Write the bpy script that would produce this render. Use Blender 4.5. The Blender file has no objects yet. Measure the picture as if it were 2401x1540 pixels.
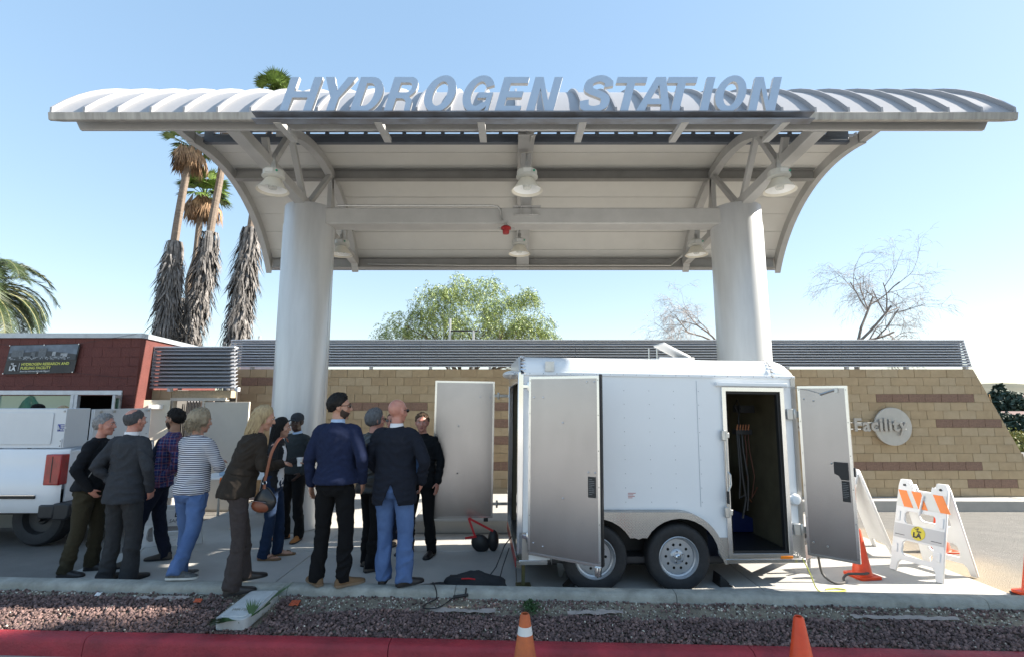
import bpy, bmesh, math, random
import numpy as np
from mathutils import Vector, Matrix, Euler, noise
random.seed(7); np.random.seed(7)
R = math.radians
scene = bpy.context.scene
col = scene.collection

# ------------------------------------------------------------------ camera, sky, sun, exposure
EYE = 1.9
PITCH = 8.0
cam_d = bpy.data.cameras.new('camera'); cam = bpy.data.objects.new('camera', cam_d); col.objects.link(cam)
cam.location = (0, 0, EYE); cam.rotation_euler = (R(90 + PITCH), 0, 0)
cam_d.lens = 18.05; cam_d.sensor_width = 36; cam_d.clip_start = 0.05; cam_d.clip_end = 2500
scene.camera = cam
SUN_EL, SUN_AZ = 32.5, 86.0      # azimuth clockwise from +Y (north)
world = bpy.data.worlds.new('World'); scene.world = world; world.use_nodes = True
wn = world.node_tree; wn.nodes.clear()
sky = wn.nodes.new('ShaderNodeTexSky'); sky.sky_type = 'NISHITA'; sky.sun_disc = False
sky.sun_elevation = R(SUN_EL); sky.sun_rotation = R(SUN_AZ); sky.altitude = 100
sky.air_density = 1.0; sky.dust_density = 0.35; sky.ozone_density = 1.0
bg = wn.nodes.new('ShaderNodeBackground'); bg.inputs['Strength'].default_value = 0.147
wo = wn.nodes.new('ShaderNodeOutputWorld')
gmn = wn.nodes.new('ShaderNodeGamma'); gmn.inputs['Gamma'].default_value = 0.37
hsn = wn.nodes.new('ShaderNodeHueSaturation'); hsn.inputs['Saturation'].default_value = 1.8
wn.links.new(sky.outputs[0], gmn.inputs[0]); wn.links.new(gmn.outputs[0], hsn.inputs['Color']); wn.links.new(hsn.outputs[0], bg.inputs[0]); wn.links.new(bg.outputs[0], wo.inputs[0])
sd = bpy.data.lights.new('sun', 'SUN'); sun = bpy.data.objects.new('sun', sd); col.objects.link(sun)
sd.energy = 3.5; sd.angle = R(0.53); sd.color = (1.0, 0.93, 0.82)
sv = Vector((math.sin(R(SUN_AZ)) * math.cos(R(SUN_EL)), math.cos(R(SUN_AZ)) * math.cos(R(SUN_EL)), math.sin(R(SUN_EL))))
sun.rotation_euler = sv.to_track_quat('Z', 'Y').to_euler()
sun.location = (30, 5, 20)
scene.view_settings.view_transform = 'Standard'; scene.view_settings.look = 'None'
scene.view_settings.gamma = 1.0; scene.view_settings.use_curve_mapping = False
scene.view_settings.exposure = 2.14

FPX = 1204.0
def at(u, v, Y):
    """the point at distance Y in front that shows at photograph position (u, v) of a 2401 px wide copy"""
    a = math.atan((770 - v) / FPX) + R(PITCH)
    z = EYE + Y * math.tan(a)
    zc = Y * math.cos(R(PITCH)) + (z - EYE) * math.sin(R(PITCH))
    return Vector(((u - 1200.5) / FPX * zc, Y, z))
def onz(u, v, z):
    a = math.atan((770 - v) / FPX) + R(PITCH)
    return at(u, v, (z - EYE) / math.tan(a))

# ------------------------------------------------------------------ materials
def srgb(r, g, b):
    f = lambda c: c / 12.92 if c <= 0.04045 else ((c + 0.055) / 1.055) ** 2.4
    return (f(r / 255), f(g / 255), f(b / 255), 1)
MATS = {}
def mat(name, c, rough=0.6, metal=0.0, var=0.12, scale=6.0, bump=0.0, bscale=60.0, spec=0.5, stretch=None, coat=0.0, island=False, c2=None, detail=4, trans=0.0, sss=0.0):
    if name in MATS: return MATS[name]
    m = bpy.data.materials.new(name); m.use_nodes = True
    n = m.node_tree.nodes; L = m.node_tree.links; n.clear()
    out = n.new('ShaderNodeOutputMaterial'); b = n.new('ShaderNodeBsdfPrincipled'); L.new(b.outputs[0], out.inputs[0])
    c = tuple(c[:3]) + (1,)
    tc = n.new('ShaderNodeTexCoord'); vec = tc.outputs['Object']
    if stretch:
        mp = n.new('ShaderNodeMapping'); mp.inputs['Scale'].default_value = stretch; L.new(vec, mp.inputs[0]); vec = mp.outputs[0]
    if var or c2:
        nz = n.new('ShaderNodeTexNoise'); nz.inputs['Scale'].default_value = scale; nz.inputs['Detail'].default_value = detail; nz.inputs['Roughness'].default_value = 0.65
        L.new(vec, nz.inputs['Vector'])
        rp = n.new('ShaderNodeValToRGB'); rp.color_ramp.elements[0].position = 0.3; rp.color_ramp.elements[1].position = 0.7
        lo = c2 if c2 else tuple(x * (1 - var) for x in c[:3]); hi = c if c2 else tuple(min(1, x * (1 + var)) for x in c[:3])
        rp.color_ramp.elements[0].color = tuple(lo[:3]) + (1,); rp.color_ramp.elements[1].color = tuple(hi[:3]) + (1,)
        fac = nz.outputs['Fac']
        L.new(fac, rp.inputs[0]); colout = rp.outputs[0]
        if island:
            gi = n.new('ShaderNodeNewGeometry'); hs = n.new('ShaderNodeHueSaturation')
            mr = n.new('ShaderNodeMapRange'); mr.inputs['To Min'].default_value = 1 - island; mr.inputs['To Max'].default_value = 1 + island
            L.new(gi.outputs['Random Per Island'], mr.inputs[0]); L.new(mr.outputs[0], hs.inputs['Value']); L.new(colout, hs.inputs['Color']); colout = hs.outputs[0]
        L.new(colout, b.inputs['Base Color'])
    else: b.inputs['Base Color'].default_value = c
    b.inputs['Roughness'].default_value = rough; b.inputs['Metallic'].default_value = metal
    b.inputs['Specular IOR Level'].default_value = spec
    if coat: b.inputs['Coat Weight'].default_value = coat; b.inputs['Coat Roughness'].default_value = 0.08
    if trans: b.inputs['Transmission Weight'].default_value = trans
    if sss: b.inputs['Subsurface Weight'].default_value = sss; b.inputs['Subsurface Radius'].default_value = (0.02, 0.008, 0.004)
    if bump:
        nb = n.new('ShaderNodeTexNoise'); nb.inputs['Scale'].default_value = bscale; nb.inputs['Detail'].default_value = 5; L.new(vec, nb.inputs['Vector'])
        bp = n.new('ShaderNodeBump'); bp.inputs['Strength'].default_value = bump; bp.inputs['Distance'].default_value = 0.02
        L.new(nb.outputs['Fac'], bp.inputs['Height']); L.new(bp.outputs[0], b.inputs['Normal'])
    MATS[name] = m; return m
def nodes_of(m): return m.node_tree.nodes, m.node_tree.links, [x for x in m.node_tree.nodes if x.type == 'BSDF_PRINCIPLED'][0]

# ------------------------------------------------------------------ mesh collecting
HEADM = [None]; HSZ = 1.04
class MB:
    def __init__(s): s.v = []; s.f = []; s.m = []
    def add(s, vs, fs, mi=0):
        o = len(s.v); s.v.extend([tuple(p) for p in vs]); s.f.extend([tuple(i + o for i in f) for f in fs]); s.m.extend([mi] * len(fs)); return s
    def box(s, c, d, rot=None, mi=0):
        x, y, z = d[0] / 2, d[1] / 2, d[2] / 2
        vs = [Vector((a * x, b * y, e * z)) for a in (-1, 1) for b in (-1, 1) for e in (-1, 1)]
        if rot is not None:
            M = Euler(rot).to_matrix() if not isinstance(rot, Matrix) else rot
            vs = [M @ p for p in vs]
        c = Vector(c); return s.add([p + c for p in vs], [(0, 1, 3, 2), (4, 6, 7, 5), (0, 4, 5, 1), (2, 3, 7, 6), (0, 2, 6, 4), (1, 5, 7, 3)], mi)
    def bx(s, x0, x1, y0, y1, z0, z1, mi=0): return s.box(((x0 + x1) / 2, (y0 + y1) / 2, (z0 + z1) / 2), (x1 - x0, y1 - y0, z1 - z0), None, mi)
    def beam(s, p, q, w, h, up=(0, 0, 1), mi=0):
        p, q = Vector(p), Vector(q); d = (q - p); L = d.length; d.normalize()
        up = Vector(up); x = d.cross(up)
        if x.length < 1e-4: x = d.cross(Vector((0, 1, 0)))
        x.normalize(); u = x.cross(d)
        M = Matrix((x, d, u)).transposed()
        return s.box((p + q) / 2, (w, L, h), M, mi)
    def tube(s, pts, rad, n=8, caps=True, mi=0, flat=1.0, side=None, round_=False):
        pts = [Vector(p) for p in pts]
        if not hasattr(rad, '__len__'): rad = [rad] * len(pts)
        rad = list(rad)
        if round_:   # spherical ends
            d0 = (pts[0] - pts[1]).normalized(); d1 = (pts[-1] - pts[-2]).normalized()
            pre = [(pts[0] + d0 * rad[0] * 0.95, rad[0] * 0.3), (pts[0] + d0 * rad[0] * 0.65, rad[0] * 0.76)]
            post = [(pts[-1] + d1 * rad[-1] * 0.65, rad[-1] * 0.76), (pts[-1] + d1 * rad[-1] * 0.95, rad[-1] * 0.3)]
            pts = [a for a, _ in pre] + pts + [a for a, _ in post]; rad = [b for _, b in pre] + rad + [b for _, b in post]
        vs = []; X = None
        for i, p in enumerate(pts):
            d = (pts[min(i + 1, len(pts) - 1)] - pts[max(i - 1, 0)]).normalized()
            if X is None:
                X = Vector(side) if side is not None else (Vector((0, 0, 1)) if abs(d.z) < 0.9 else Vector((1, 0, 0)))
            X = (X - d * X.dot(d)); X = X.normalized() if X.length > 1e-6 else Vector((1, 0, 0)); Yv = d.cross(X)
            for k in range(n):
                a = 2 * math.pi * k / n
                vs.append(p + X * math.cos(a) * rad[i] + Yv * math.sin(a) * rad[i] * flat)
        fs = [(i * n + k, i * n + (k + 1) % n, (i + 1) * n + (k + 1) % n, (i + 1) * n + k) for i in range(len(pts) - 1) for k in range(n)]
        if caps: fs += [tuple(range(n - 1, -1, -1)), tuple((len(pts) - 1) * n + k for k in range(n))]
        return s.add(vs, fs, mi)
    def rings(s, rr, n=16, mi=0):
        """rr: list of (centre, xaxis*rx, yaxis*ry)"""
        vs = []
        for c, X, Yv in rr:
            c = Vector(c); X = Vector(X); Yv = Vector(Yv)
            for k in range(n):
                a = 2 * math.pi * k / n; vs.append(c + X * math.cos(a) + Yv * math.sin(a))
        fs = [(i * n + k, i * n + (k + 1) % n, (i + 1) * n + (k + 1) % n, (i + 1) * n + k) for i in range(len(rr) - 1) for k in range(n)]
        fs += [tuple(range(n - 1, -1, -1)), tuple((len(rr) - 1) * n + k for k in range(n))]
        return s.add(vs, fs, mi)
    def ell(s, c, r, rot=None, nu=14, nv=9, mi=0):
        if not hasattr(r, '__len__'): r = (r, r, r)
        if rot is not None and rot is HEADM[0]: r = tuple(a * HSZ for a in r)
        c = Vector(c); M = rot if rot is not None else Matrix.Identity(3); vs = [c + M @ Vector((0, 0, -r[2]))]
        for j in range(1, nv):
            t = -math.pi / 2 + math.pi * j / nv
            for k in range(nu):
                a = 2 * math.pi * k / nu
                vs.append(c + M @ Vector((r[0] * math.cos(t) * math.cos(a), r[1] * math.cos(t) * math.sin(a), r[2] * math.sin(t))))
        vs.append(c + M @ Vector((0, 0, r[2]))); top = len(vs) - 1
        fs = [(0, 1 + (k + 1) % nu, 1 + k) for k in range(nu)]
        for j in range(nv - 2):
            for k in range(nu):
                a, b = 1 + j * nu + k, 1 + j * nu + (k + 1) % nu; fs.append((a, b, b + nu, a + nu))
        o = 1 + (nv - 2) * nu
        fs += [(o + k, o + (k + 1) % nu, top) for k in range(nu)]
        return s.add(vs, fs, mi)
    def lathe(s, prof, n=24, c=(0, 0, 0), axis='Z', mi=0):
        c = Vector(c); vs = []
        for r, h in prof:
            for k in range(n):
                a = 2 * math.pi * k / n; x, y = r * math.cos(a), r * math.sin(a)
                vs.append(c + (Vector((x, y, h)) if axis == 'Z' else Vector((x, h, y))))
        N = len(prof)
        fs = []
        for i in range(N - 1):
            for k in range(n):
                q = (i * n + k, i * n + (k + 1) % n, (i + 1) * n + (k + 1) % n, (i + 1) * n + k)
                fs.append(q if axis == 'Z' else q[::-1])
        return s.add(vs, fs, mi)
    def prism(s, poly, o, a, b, e, mi=0):
        """polygon (p, q) -> o + a*p + b*q, thickness vector e"""
        o, a, b, e = map(Vector, (o, a, b, e)); n = len(poly)
        vs = [o + a * p + b * q for p, q in poly]; vs += [w + e for w in vs]
        fs = [tuple(range(n)), tuple(range(2 * n - 1, n - 1, -1))] + [(k, k + n, (k + 1) % n + n, (k + 1) % n) for k in range(n)]
        return s.add(vs, fs, mi)
    def quad(s, a, b, c, d, mi=0): return s.add([a, b, c, d], [(0, 1, 2, 3)], mi)
    def mesh(s, name, mats):
        me = bpy.data.meshes.new(name); me.from_pydata(s.v, [], s.f)
        for m in (mats if isinstance(mats, (list, tuple)) else [mats]): me.materials.append(m)
        if any(s.m): me.polygons.foreach_set('material_index', s.m)
        return me
    def build(s, name, mats, parent=None, smooth=True, bevel=0.0, angle=32, fix=True):
        me = s.mesh(name, mats)
        return link(name, me, parent, smooth, bevel, angle, fix)
def link(name, me, parent=None, smooth=True, bevel=0.0, angle=32, fix=False):
    if fix:
        bm = bmesh.new(); bm.from_mesh(me); bmesh.ops.recalc_face_normals(bm, faces=bm.faces); bm.to_mesh(me); bm.free()
    me.update()
    if smooth:
        me.polygons.foreach_set('use_smooth', [True] * len(me.polygons)); me.set_sharp_from_angle(angle=R(angle))
    o = bpy.data.objects.new(name, me); col.objects.link(o)
    if parent is not None: o.parent = parent
    if bevel:
        b = o.modifiers.new('bevel', 'BEVEL'); b.width = bevel; b.segments = 2; b.limit_method = 'ANGLE'; b.angle_limit = R(40); b.harden_normals = False
    return o
def tag(o, label=None, cat=None, group=None, kind=None):
    if label: o['label'] = label
    if cat: o['category'] = cat
    if group: o['group'] = group
    if kind: o['kind'] = kind
    return o
def thing(name, label, cat, loc=(0, 0, 0), rz=0, group=None, rot=None):
    o = bpy.data.objects.new(name, None); col.objects.link(o); o.location = loc
    o.rotation_euler = rot if rot else (0, 0, rz); o.empty_display_size = 0.1
    return tag(o, label, cat, group)
def kids(o, pool): return [c for c in pool if c.parent == o]
def copy_tree(o, parent=None):
    c = o.copy(); col.objects.link(c)
    if parent is not None: c.parent = parent
    for ch in list(o.children): copy_tree(ch, c)
    return c
def plate_mesh(name, loops, th, M, mats, bez=False):
    """flat plate with holes from closed 2-D outlines (x, y); thickness th about the plane; M maps it into place"""
    cu = bpy.data.curves.new(name, 'CURVE'); cu.dimensions = '2D'; cu.fill_mode = 'BOTH'; cu.extrude = th / 2
    for lp in loops:
        sp = cu.splines.new('POLY'); sp.points.add(len(lp) - 1); sp.use_cyclic_u = True
        for i, (x, y) in enumerate(lp): sp.points[i].co = (x, y, 0, 1)
    ob = bpy.data.objects.new(name, cu); col.objects.link(ob)
    dg = bpy.context.evaluated_depsgraph_get(); dg.update()
    me = bpy.data.meshes.new_from_object(ob.evaluated_get(dg)); me.name = name
    bpy.data.objects.remove(ob); bpy.data.curves.remove(cu)
    me.transform(M); me.materials.clear()
    for m in (mats if isinstance(mats, (list, tuple)) else [mats]): me.materials.append(m)
    bm = bmesh.new(); bm.from_mesh(me); bmesh.ops.remove_doubles(bm, verts=bm.verts, dist=1e-5); bmesh.ops.recalc_face_normals(bm, faces=bm.faces); bm.to_mesh(me); bm.free()
    return me
def plate(name, loops, th, M, mats, parent=None, bevel=0.0): return link(name, plate_mesh(name, loops, th, M, mats), parent, True, bevel)
def text_mesh(txt, size, M, m, extrude=0.0, offset=0.0, shear=0.0, align='LEFT', spacing=1.0, line=1.0):
    cu = bpy.data.curves.new('text', 'FONT'); cu.body = txt; cu.size = size; cu.extrude = extrude; cu.offset = offset; cu.shear = shear
    cu.align_x = align; cu.space_character = spacing; cu.space_line = line; cu.resolution_u = 3
    ob = bpy.data.objects.new('text', cu); col.objects.link(ob)
    dg = bpy.context.evaluated_depsgraph_get(); dg.update()
    me = bpy.data.meshes.new_from_object(ob.evaluated_get(dg)); bpy.data.objects.remove(ob); bpy.data.curves.remove(cu)
    me.transform(M); me.materials.clear(); me.materials.append(m); return me
def frame(o, x, y):
    """matrix that maps local x, y to the given world directions with origin o"""
    x = Vector(x).normalized(); y = Vector(y).normalized(); z = x.cross(y)
    M = Matrix((x, y, z)).transposed().to_4x4(); M.translation = Vector(o); return M
XZ = lambda o: frame(o, (1, 0, 0), (0, 0, 1))       # text that faces the camera
def rrect(x0, x1, y0, y1, r, n=5):
    p = []
    for cx, cy, a0 in ((x1 - r, y1 - r, 0), (x0 + r, y1 - r, 90), (x0 + r, y0 + r, 180), (x1 - r, y0 + r, 270)):
        for k in range(n + 1):
            a = R(a0 + 90 * k / n); p.append((cx + r * math.cos(a), cy + r * math.sin(a)))
    return p
def circ(cx, cy, r, n=24, ry=None): return [(cx + r * math.cos(2 * math.pi * k / n), cy + (ry or r) * math.sin(2 * math.pi * k / n)) for k in range(n)]

white_paint = mat('white_paint', (0.80, 0.80, 0.80), 0.35, var=0.03, scale=2)
M_conc = mat('concrete', (0.46, 0.445, 0.41), 0.85, c2=(0.36, 0.35, 0.33), scale=1.6, bump=0.25, bscale=120, detail=9)
M_kerb = mat('kerb_concrete', (0.42, 0.42, 0.38), 0.9, c2=(0.22, 0.22, 0.19), scale=5, bump=0.5, bscale=90, detail=9)
M_red = mat('red_kerb_paint', (0.42, 0.03, 0.042), 0.6, c2=(0.20, 0.018, 0.025), scale=3.2, bump=0.35, bscale=50, detail=8)
M_asph = mat('asphalt', (0.17, 0.165, 0.155), 0.92, c2=(0.12, 0.118, 0.112), scale=3, bump=0.6, bscale=160, detail=9)
M_alu = mat('brushed_aluminium', (0.37, 0.36, 0.37), 0.27, 1.0, var=0.10, scale=1.6, stretch=(1, 1, 0.4), bump=0.2, bscale=1.5)
M_alu2 = mat('aluminium_trim', (0.72, 0.72, 0.72), 0.22, 1.0, var=0.05, scale=9)
M_chrome = mat('polished_steel', (0.75, 0.76, 0.78), 0.12, 1.0, var=0)
M_steel = mat('galvanised_steel', (0.52, 0.52, 0.51), 0.4, 1.0, var=0.1, scale=12)
M_black = mat('black_rubber', (0.012, 0.012, 0.013), 0.6, var=0.2)
M_dark = mat('black_metal', (0.02, 0.02, 0.022), 0.45, var=0.1)
M_grey = mat('canopy_grey_paint', (0.40, 0.395, 0.385), 0.5, var=0.08, scale=3)
M_greyd = mat('canopy_dark_steel', (0.10, 0.115, 0.14), 0.5, var=0.1)
# ------------------------------------------------------------------ ground
def kyb(x): return 5.36 - 0.05 * x          # back edge of the concrete kerb
def kyr(x): return 4.55 - 0.047 * x         # back edge of the red kerb
PZ = -0.07
def lot_z(y):
    return PZ - 0.012 - 0.58 * max(0.0, min(1.0, (y - 6.0) / 6.4)) ** 1.6
def sheet(name, xs, ys, zf, m, parent=None, skip=None):
    vs = [(x, y, zf(x, y)) for y in ys for x in xs]; n = len(xs)
    fs = [(j * n + i, j * n + i + 1, (j + 1) * n + i + 1, (j + 1) * n + i) for j in range(len(ys) - 1) for i in range(n - 1) if not (skip and skip((xs[i] + xs[i + 1]) / 2, (ys[j] + ys[j + 1]) / 2))]
    mb = MB(); mb.add(vs, fs); return mb.build(name, m, parent, fix=False)
# the parking lot, one large sheet to the horizon
ys = [5.0 + 0.4 * i for i in range(20)] + [13.4, 15, 20, 30, 52, 120, 300, 1200]
xs = [-1200, -300, -80, -30, -16] + [-12 + i for i in range(25)] + [16, 30, 80, 300, 1200]
lotm = mat('lot_asphalt', (0.20, 0.19, 0.175), 0.92, c2=(0.15, 0.145, 0.135), scale=2.2, bump=0.7, bscale=140, detail=10)
n, L, b = nodes_of(lotm)
# sandy dust blown along the slab edge: a stain with its own shape
tc = n.new('ShaderNodeTexCoord'); sx = n.new('ShaderNodeSeparateXYZ'); L.new(tc.outputs['Object'], sx.inputs[0])
nz = n.new('ShaderNodeTexNoise'); nz.inputs['Scale'].default_value = 1.3; nz.inputs['Detail'].default_value = 6; L.new(tc.outputs['Object'], nz.inputs['Vector'])
m1 = n.new('ShaderNodeMath'); m1.operation = 'MULTIPLY_ADD'; m1.inputs[1].default_value = 1.6; L.new(nz.outputs['Fac'], m1.inputs[0]); L.new(sx.outputs['X'], m1.inputs[2])
mr = n.new('ShaderNodeMapRange'); mr.inputs['From Min'].default_value = 6.0; mr.inputs['From Max'].default_value = 7.2; mr.inputs['To Min'].default_value = 1; mr.inputs['To Max'].default_value = 0; mr.clamp = True; L.new(m1.outputs[0], mr.inputs[0])
m0 = n.new('ShaderNodeMath'); m0.operation = 'GREATER_THAN'; m0.inputs[1].default_value = 0; L.new(sx.outputs['X'], m0.inputs[0])
m2 = n.new('ShaderNodeMath'); m2.operation = 'MULTIPLY'; L.new(mr.outputs[0], m2.inputs[0]); L.new(m0.outputs[0], m2.inputs[1])
mx = n.new('ShaderNodeMixRGB'); mx.inputs[2].default_value = (0.33, 0.27, 0.19, 1); L.new(m2.outputs[0], mx.inputs[0])
L.new([x for x in n if x.type == 'VALTORGB'][0].outputs[0], mx.inputs[1]); L.new(mx.outputs[0], b.inputs['Base Color'])
tag(sheet('parking_lot', xs, ys, lambda x, y: lot_z(y) - max(0, y - 13.4) * 0.02 if y < 31 else -16.0, lotm), kind='structure')
# street in front
mb = MB(); mb.quad((-40, -12, -0.19), (40, -12, -0.19), (40, kyr(40) - 0.1, -0.19), (-40, kyr(-40) - 0.1, -0.19))
tag(mb.build('street', mat('pale_street', (0.36, 0.35, 0.33), 0.9, c2=(0.29, 0.28, 0.265), scale=2, bump=0.5, bscale=120), smooth=False), kind='structure')
mb = MB(); mb.quad((-300, -300, -0.15), (300, -300, -0.15), (300, -12.01, -0.15), (-300, -12.01, -0.15)); tag(mb.build('fill_ground', mat('pale_bounce_ground', (0.50, 0.48, 0.44), 0.9, c2=(0.42, 0.40, 0.36), scale=0.3), smooth=False), kind='structure')  # unseen pale ground added behind the camera to bounce fill light
# concrete pad of slabs with tooled joints
padx = [-5.12, -2.6, 0.05, 2.65, 5.15]
pady = [None, 7.15, 9.3, 11.4]
pad = thing('pavement', None, None); tag(pad, kind='structure')
del_keys = [k for k in ('label', 'category') if k in pad.keys()]
for k in del_keys: del pad[k]
for i in range(4):
    for j in range(3):
        x0, x1 = padx[i] + 0.004, padx[i + 1] - 0.004
        ya0 = kyb(x0) + 0.004 if j == 0 else pady[j] + 0.004; ya1 = kyb(x1) + 0.004 if j == 0 else pady[j] + 0.004
        y1 = pady[j + 1] - 0.004; dz = -0.15
        if j == 2: dz = -0.5
        sl = MB(); vs = [(x0, ya0, PZ), (x1, ya1, PZ), (x1, y1, PZ), (x0, y1, PZ)]
        vs += [(x, y, PZ + dz) for x, y, z in vs]
        sl.add(vs, [(0, 1, 2, 3), (7, 6, 5, 4), (0, 4, 5, 1), (1, 5, 6, 2), (2, 6, 7, 3), (3, 7, 4, 0)])
        sl.build('slab', M_conc, pad, bevel=0.006)
# kerbs, cast in lengths
def kerb_run(name, f, w, ztop, zbot, m, xsplit, slope=0.0):
    root = bpy.data.objects.new(name, None); col.objects.link(root); root['kind'] = 'structure'
    for x0, x1 in zip(xsplit[:-1], xsplit[1:]):
        mb = MB(); a, c = x0 + 0.003, x1 - 0.003; N = max(2, int((c - a) / 0.25)); prof = [(0, zbot), (0, ztop - 0.004), (-0.015, ztop), (-w + 0.035, ztop - 0.004), (-w + 0.01, ztop - 0.018), (-w - 0.002, ztop - 0.045), (-w - 0.018, zbot)]
        vs = []
        for i in range(N + 1):
            x = a + (c - a) * i / N
            for dy, z in prof:
                q = 0.004 * noise.noise((x * 3, dy * 20, z * 9)); vs.append((x, f(x) + dy + q, z + q * 0.6))
        k = len(prof); fs = [(i * k + j, (i + 1) * k + j, (i + 1) * k + j + 1, i * k + j + 1) for i in range(N) for j in range(k - 1)]
        fs += [tuple(range(k)), tuple(N * k + j for j in range(k - 1, -1, -1))]
        mb.add(vs, fs).build('kerb_stone', m, root, angle=50)
    return root
kerb_run('kerb', kyb, 0.15, 0.10, -0.1, M_kerb, [-9, -5.2, -2.2, -0.55, 1.55, 4.35, 9])
kerb_run('red_kerb', kyr, 0.14, -0.05, -0.25, M_red, [-9, -3.55, -1.0, 1.9, 5.0, 9])
# planted strip: soil, then gravel
def soil_z(x, y):
    t = (kyb(x) - 0.15 - y) / (kyb(x) - 0.15 - kyr(x)); t = max(0, min(1, t))
    return 0.022 - 0.095 * t + 0.012 * noise.noise((x * 2.5, y * 6, 0))
soilm = mat('dry_soil', (0.30, 0.26, 0.19), 0.95, c2=(0.15, 0.125, 0.095), scale=7, bump=1.0, bscale=70, detail=9)
mb = MB(); NX, NY = 220, 16; vs = []
for j in range(NY + 1):
    for i in range(NX + 1):
        x = -8 + 16 * i / NX; ya, yb = kyr(x) - 0.02, kyb(x) - 0.14; y = ya + (yb - ya) * j / NY; vs.append((x, y, soil_z(x, y)))
mb.add(vs, [(j * (NX + 1) + i, j * (NX + 1) + i + 1, (j + 1) * (NX + 1) + i + 1, (j + 1) * (NX + 1) + i) for j in range(NY) for i in range(NX)])
tag(mb.build('planting_strip', soilm, fix=False), kind='structure')
def icosa():
    t = (1 + 5 ** 0.5) / 2
    v = np.array([(-1, t, 0), (1, t, 0), (-1, -t, 0), (1, -t, 0), (0, -1, t), (0, 1, t), (0, -1, -t), (0, 1, -t), (t, 0, -1), (t, 0, 1), (-t, 0, -1), (-t, 0, 1)], float); v /= np.linalg.norm(v[0])
    f = np.array([(0, 11, 5), (0, 5, 1), (0, 1, 7), (0, 7, 10), (0, 10, 11), (1, 5, 9), (5, 11, 4), (11, 10, 2), (10, 7, 6), (7, 1, 8), (3, 9, 4), (3, 4, 2), (3, 2, 6), (3, 6, 8), (3, 8, 9), (4, 9, 5), (2, 4, 11), (6, 2, 10), (8, 6, 7), (9, 8, 1)])
    return v, f
def np_mesh(name, V, F, mats):
    me = bpy.data.meshes.new(name); me.vertices.add(len(V)); me.vertices.foreach_set('co', np.ascontiguousarray(V, dtype=np.float32).ravel())
    k = F.shape[1]; me.loops.add(F.size); me.loops.foreach_set('vertex_index', np.ascontiguousarray(F, dtype=np.int32).ravel())
    me.polygons.add(len(F)); me.polygons.foreach_set('loop_start', np.arange(0, F.size, k, dtype=np.int32)); me.update(calc_edges=True)
    for m in (mats if isinstance(mats, (list, tuple)) else [mats]): me.materials.append(m)
    return me
iv, if_ = icosa()
def stones(name, pts, rad, m, flat=0.7):
    N = len(pts); rs = np.random.rand(N, 3) * 0.7 + 0.65; rs[:, 2] *= flat
    V = iv[None] * (1 + (np.random.rand(N, 12, 1) - 0.5) * 0.42) * rs[:, None, :] * rad[:, None, None]
    q = np.random.randn(N, 4); q /= np.linalg.norm(q, axis=1)[:, None]; w, x, y, z = q.T
    Rm = np.stack([1 - 2 * (y * y + z * z), 2 * (x * y - z * w), 2 * (x * z + y * w), 2 * (x * y + z * w), 1 - 2 * (x * x + z * z), 2 * (y * z - x * w), 2 * (x * z - y * w), 2 * (y * z + x * w), 1 - 2 * (x * x + y * y)], 1).reshape(N, 3, 3)
    V = np.einsum('nij,nkj->nki', Rm, V) + pts[:, None, :]
    F = (if_[None] + (np.arange(N) * 12)[:, None, None]).reshape(-1, 3)
    me = np_mesh(name, V.reshape(-1, 3), F, m); return link(name, me, smooth=False)
P = []; Rd = []
N = 0
while len(P) < 22000:
    x = random.uniform(-6.3, 6.3); ya, yb = kyr(x) + 0.0, kyb(x) - 0.16; t = random.random(); y = ya + (yb - ya) * t
    lim = 0.60 + 0.16 * noise.noise((x * 1.3, 3.1, 0)) if x > -2 else 0.86 + 0.12 * noise.noise((x * 1.5, 0, 0))
    keep = 1.0 if t < lim else (0.10 + 0.5 * max(0, noise.noise((x * 3, y * 5, 2))) )
    if t > 0.92: keep += 0.25
    if -2.66 < x < -2.2 and y > kyb(x) - 0.7 : continue
    if random.random() > keep: continue
    r = random.uniform(0.008, 0.0185) * (1 if t < lim else 0.8)
    P.append((x, y, soil_z(x, y) + r * random.uniform(0.1, 0.9) + (0.018 * random.random() if t < lim - 0.04 else 0))); Rd.append(r)
lava = mat('lava_gravel', (0.21, 0.135, 0.12), 0.9, c2=(0.105, 0.068, 0.064), scale=9, island=0.55, bump=0.4, bscale=90)
tag(stones('gravel', np.array(P), np.array(Rd), lava), kind='stuff')
P = []; Rd = []
for k in range(2600):
    x = random.uniform(-6, 6.3); ya, yb = kyr(x), kyb(x) - 0.16; t = random.uniform(0.55, 1) if random.random() < 0.9 else random.random(); y = ya + (yb - ya) * t; r = random.uniform(0.003, 0.011)
    P.append((x, y, soil_z(x, y) + r * 0.5 + (0.03 if t < 0.55 else 0))); Rd.append(r)
tag(stones('pale_grit', np.array(P), np.array(Rd), mat('pale_grit', (0.5, 0.47, 0.40), 0.9, var=0.3, scale=9, island=0.4)), kind='stuff')

# ------------------------------------------------------------------ far platform, walls
mb = MB(); WZ = -0.40
wk = MB()
fp = bpy.data.objects.new('back_pavement', None); col.objects.link(fp); fp['kind'] = 'structure'
for x0 in range(-8, 24, 4):
    q = MB(); q.bx(x0 + 0.006, x0 + 3.994, 12.40, 13.6, WZ - 0.5, WZ); q.build('kerb_stone', M_conc, fp, bevel=0.02)
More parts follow.
